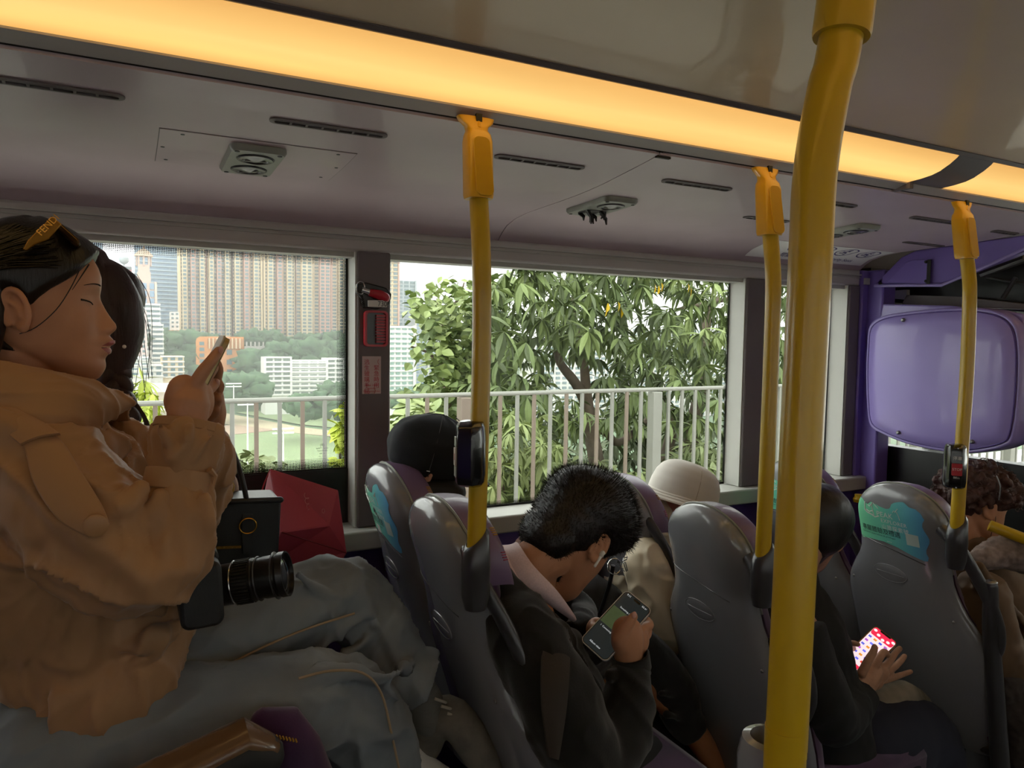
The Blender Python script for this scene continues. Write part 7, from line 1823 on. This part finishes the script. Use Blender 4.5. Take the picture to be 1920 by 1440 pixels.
for k in range(3): b.merge(finger([J(1602, 1228+k*9, 1.40), J(1618, 1226+k*9, 1.40), J(1634, 1222+k*9, 1.395)], .0088, .007))
b.tube([J(1560, 1240, 1.52), J(1580, 1300, 1.50), J(1600, 1240, 1.43)], [.04, .035, .028], 12, sub=2, round_ends=True)
b.tube([J(1500, 1430, 1.40), J(1660, 1370, 1.37), J(1700, 1560, 1.37)], [.09, .05, .04], 14, sub=2, round_ends=True)
b.tube([J(1510, 1440, 1.43), J(1640, 1390, 1.42), J(1690, 1560, 1.40)], [.08, .05, .04], 14, sub=2, round_ends=True)
bo_ = baked('body', m_skin3, b, p6, .0035, 4); face_parts(HF, 1.02, bo_)
hr = cap_hair(HF, 1.02, lambda th: interp([(0, .05), (.8, .02), (1.2, -.03), (1.6, -.06), (2.2, -.09), (3.2, -.10)], abs((th+math.pi) % (2*math.pi)-math.pi)), lambda z, th: .016)
hr.ell(HF @ Vector((-.015, 0, .02)), (.108, .088, .104), HF.to_3x3(), 28, 18)
baked('hair', m_hair, hr, bo_, .005, 3, disp=[(.03, .004)])
j_ = MB().tube([P(1478, 1090, Y=1.42), P(1475, 1160, Y=1.42), P(1490, 1260, Y=1.41), P(1520, 1440, Y=1.38)], [.085, .15, .160, .20], 26, up=(0, 1, 0), sub=4, round_ends=True)
j_.tube([P(1480, 1180, Y=1.27), P(1520, 1290, Y=1.22), P(1560, 1345, Y=1.22), P(1600, 1322, Y=1.27), P(1618, 1302, Y=1.298)], [.085, .085, .07, .052, .040], 22, up=(0, 1, 0), sub=4, round_ends=False)
j_.tube([P(1520, 1180, Y=1.58), P(1555, 1290, Y=1.56), P(1578, 1250, Y=1.47)], [.06, .05, .035], 20, sub=4, round_ends=True)
baked('jacket', mat('black_wool', '#0f0f11', .92, noise=(12, .3)), j_, p6, .006, 5, disp=[(.06, .010)])
build('cuff', mat('navy_cuff', '#1b1f38', .8), ringband(P(1614, 1302, Y=1.298), (P(1626, 1280, Y=1.305)-P(1610, 1305, Y=1.298)).normalized(), .040, .039, .020, .005), parent=p6, bevel=.002)
tj = MB().tube([P(1500, 1430, Y=1.38), P(1620, 1400, Y=1.33), P(1695, 1378, Y=1.31), P(1735, 1410, Y=1.31), P(1760, 1600, Y=1.32)], [.16, .15, .115, .105, .09], 22, sub=4, round_ends=True)
baked('trousers', mat('navy_trousers', '#15182a', .9), tj, p6, .008, 4)
bag6 = thing('pouch', 'khaki and grey soft pouch on the lap, under the hand with the bright phone', 'pouch', tuple(P(1690, 1320, Y=1.34)))
pm = MB().tube([P(1650, 1318, Y=1.32), P(1690, 1308, Y=1.33), P(1722, 1322, Y=1.34)], [.040, .050, .040], 20, sub=4, round_ends=True)
baked('pouch_body', mat('khaki_cotton', '#8a8070', .9, noise=(9, .5), col2='#5b5340'), pm, bag6, .005, 4, disp=[(.04, .006)])
build('pouch_seam', m_stitch, MB().tube([P(1655, 1335, Y=1.275), P(1690, 1332, Y=1.272), P(1722, 1335, Y=1.285)], .002, 6, sub=3), parent=bag6)
nrm = Vector((-.50, -.46, .73)).normalized(); c = P(1634, 1222, Y=1.335)
top_dir = (P(1672, 1188, Y=1.335)-P(1612, 1242, Y=1.335)); top_dir = (top_dir-nrm*top_dir.dot(nrm)).normalized(); ex_ = top_dir.cross(nrm)
c = P(1662, 1190, Y=1.335)-top_dir*.0735
TL = c-ex_*.0357+top_dir*.0735; TR = c+ex_*.0357+top_dir*.0735; BL = TL-top_dir*.147; BR = TR-top_dir*.147
r, M, w_, h_ = phone('phone with bright pink and white screen, lower right', TL, TR, BR, BL, mat('gold_frame', '#c9a877', .25, metal=1))
build('screen', mat('pink_lit_screen', '#f2d8dc', .3, emit=('#f3dade', .62)), MB().prism(rrect(w_-.005, h_-.005, .009), .0034, .0040, M), parent=r)
E1 = lambda n_, c_, s_=.6: mat(n_, c_, .4, emit=(c_, s_))
build('screen_header', E1('red_header', '#e0284a'), MB().prism([(x, y+.058) for x, y in rrect(w_-.006, .026, .007)], .0040, .0042, M), parent=r)
build('notch', m_black, MB().prism([(x, y+.0695) for x, y in rrect(.032, .006, .0025)], .0042, .0045, M), parent=r)
for x, y in ((-.026, .062), (-.012, .055), (.004, .050), (.018, .054), (.028, .063)):
    build('header_blob', E1('white_blob', '#fff0f0'), MB().prism([(x+.005*math.cos(k), y+.004*math.sin(k)) for k in [j*.63 for j in range(10)]], .0042, .0043, M), parent=r)
cols = ['#5b6ee0', '#e79a3a', '#4a5be0', '#b060d0', '#7080ff', '#e0503a']
rn = random.Random(4)
for i in range(6):
    for j in range(4):
        x, y = -.026+j*.016, .036-i*.016
        build('app_tile', E1('tile_%d' % ((i*3+j) % 6), cols[(i*3+j) % 6], .5), MB().box((x-.004, y-.003, .0040), (x+.005, y+.0035, .0043), M), parent=r)
build('screen_footer', E1('red_header', '#e0284a'), MB().box((-w_/2+.004, -h_/2+.004, .0040), (w_/2-.004, -h_/2+.014, .0043), M), parent=r)

# ---- 7. curly haired woman ---------------------------------------------------------------
p7 = thing('person', 'woman with short curly reddish brown hair and fur trimmed coat at far right', 'person', (2.42, 1.42, 0))
HG = head_frame(P(1832, 948, Y=1.42), (.80, -.35, -.38), (.35, 0, .93))
b = head_mb(HG, 1.03, 50, 50); b.merge(ear_mb(HG, -1, 1.03)); b.merge(ear_mb(HG, 1, 1.03))
b.tube([HG @ Vector((-.02, 0, -.02)), HG @ Vector((-.04, 0, -.09)), P(1815, 1040, Y=1.42)], [.055, .055, .06], 16, sub=3)
b.tube([P(1815, 1040, Y=1.42), P(1830, 1130, Y=1.42), P(1850, 1330, Y=1.42)], [.07, .12, .12], 16, sub=2, round_ends=True)
b.tube([P(1850, 1330, Y=1.40), P(1960, 1300, Y=1.40), P(1970, 1440, Y=1.40)], [.10, .07, .05], 14, sub=2, round_ends=True)
bo_ = baked('body', m_skin, b, p7, .005, 3); face_parts(HG, 1.03, bo_)
build('mask_cord', m_black, MB().tube([HG @ (head_local(z, -t, .002, False)*1.03) for z, t in ((-.005, 1.50), (-.03, 1.32), (-.055, 1.28), (-.08, 1.45))], .0009, 5, sub=3), parent=bo_)
hr = cap_hair(HG, 1.03, lambda th: interp([(0, .045), (.8, .02), (1.2, .0), (1.45, -.005), (1.7, .0), (2.2, -.05), (3.2, -.07)], abs((th+math.pi) % (2*math.pi)-math.pi)), lambda z, th: .022)
rn = random.Random(9)
for k in range(260):
    z = rn.uniform(-.03, .112); th = rn.uniform(-math.pi, math.pi); a = abs(th)
    if a < .8 and z < .055: continue
    if a < 1.6 and z < .012: continue
    hr.ell(HG @ (head_local(z, th, rn.uniform(.020, .034), False)*1.03), rn.uniform(.009, .016), None, 8, 6)
baked('hair', mat('curly_auburn_hair', '#43221c', .6, noise=(30, .4), bump=(160, .7, .003)), hr, bo_, .004, 1, disp=[(.012, .006)])
q = MB()
for k in range(170):
    z = rn.uniform(-.0, .112); th = rn.uniform(-math.pi, math.pi)
    if abs(th) < .8 and z < .05: continue
    p = HG @ (head_local(z, th, .036, False)*1.03); ax_ = Vector((rn.uniform(-1, 1), rn.uniform(-1, 1), rn.uniform(-1, 1))).normalized(); s2, _, u2 = basis(ax_)
    q.tube([p+(s2*math.cos(t)+u2*math.sin(t))*.008+ax_*t*.0015 for t in [j*.8 for j in range(8)]], .0012, 4)
build('curls', mat('curly_auburn_hair', ''), q, parent=bo_, kind='stuff')
hc = thing('hair_clip', 'thin curved silver hair clip in the curly hair at far right', 'hair clip', tuple(P(1872, 925, Y=1.31)))
build('clip_bar', m_steel, MB().tube([P(1868, 892, Y=1.335), P(1875, 912, Y=1.325), P(1873, 938, Y=1.325)], .0022, 6, sub=4), parent=hc)
build('clip_back', m_black, MB().tube([P(1869, 893, Y=1.338), P(1876, 912, Y=1.329), P(1874, 937, Y=1.329)], .0018, 6, sub=4), parent=hc)
j_ = MB().tube([P(1812, 1040, Y=1.42), P(1830, 1090, Y=1.42), P(1850, 1200, Y=1.42), P(1880, 1440, Y=1.42)], [.085, .165, .20, .21], 26, up=(0, 1, 0), sub=4, round_ends=True)
j_.tube([P(1840, 1120, Y=1.26), P(1870, 1230, Y=1.22), P(1940, 1280, Y=1.22)], [.08, .08, .06], 20, up=(0, 1, 0), sub=4, round_ends=True)
for pts, r_ in (([(1835, 1060), (1870, 1110), (1930, 1180)], .016), ([(1830, 1090), (1860, 1150), (1930, 1230)], .018), ([(1840, 1130), (1850, 1200), (1900, 1260)], .015)):
    j_.tube([P(x, y, Y=1.235) for x, y in pts], r_, 10, sub=4, round_ends=True)
baked('coat', mat('brown_quilted_coat', '#6b5238', .75, noise=(8, .3)), j_, p7, .006, 4, disp=[(.06, .014)])
fu = MB().tube([P(1840, 1048, Y=1.30), P(1880, 1035, Y=1.28), P(1925, 1040, Y=1.24)], [.035, .05, .06], 20, sub=4, round_ends=True)
fuo = baked('fur_collar', mat('pale_grey_fur', '#a08f88', .95, noise=(40, .4)), fu, p7, .005, 2, disp=[(.015, .012)])
fl_ = MB().tube([P(1880, 1260, Y=1.20), P(1905, 1330, Y=1.19), P(1920, 1440, Y=1.19)], [.05, .065, .07], 20, sub=4, round_ends=True)
baked('fur_trim', mat('dark_grey_fur', '#4a423e', .95, noise=(40, .4)), fl_, p7, .006, 2, disp=[(.02, .014)])
tg = thing('grab_stalk', 'dark vertical grab stalk right of the seat with the complete sticker', 'handle', tuple(P(1860, 1300, Y=1.19)))
build('stalk', m_charcoal, MB().tube([P(1858, 1098, Y=1.18), P(1858, 1180, Y=1.18), P(1866, 1300, Y=1.18), P(1880, 1500, Y=1.18)], [.018, .022, .024, .026], 16, sub=3, round_ends=True), parent=tg)
build('stalk_cap', m_steel, MB().ell(P(1858, 1092, Y=1.18), (.020, .016, .007)), parent=tg)
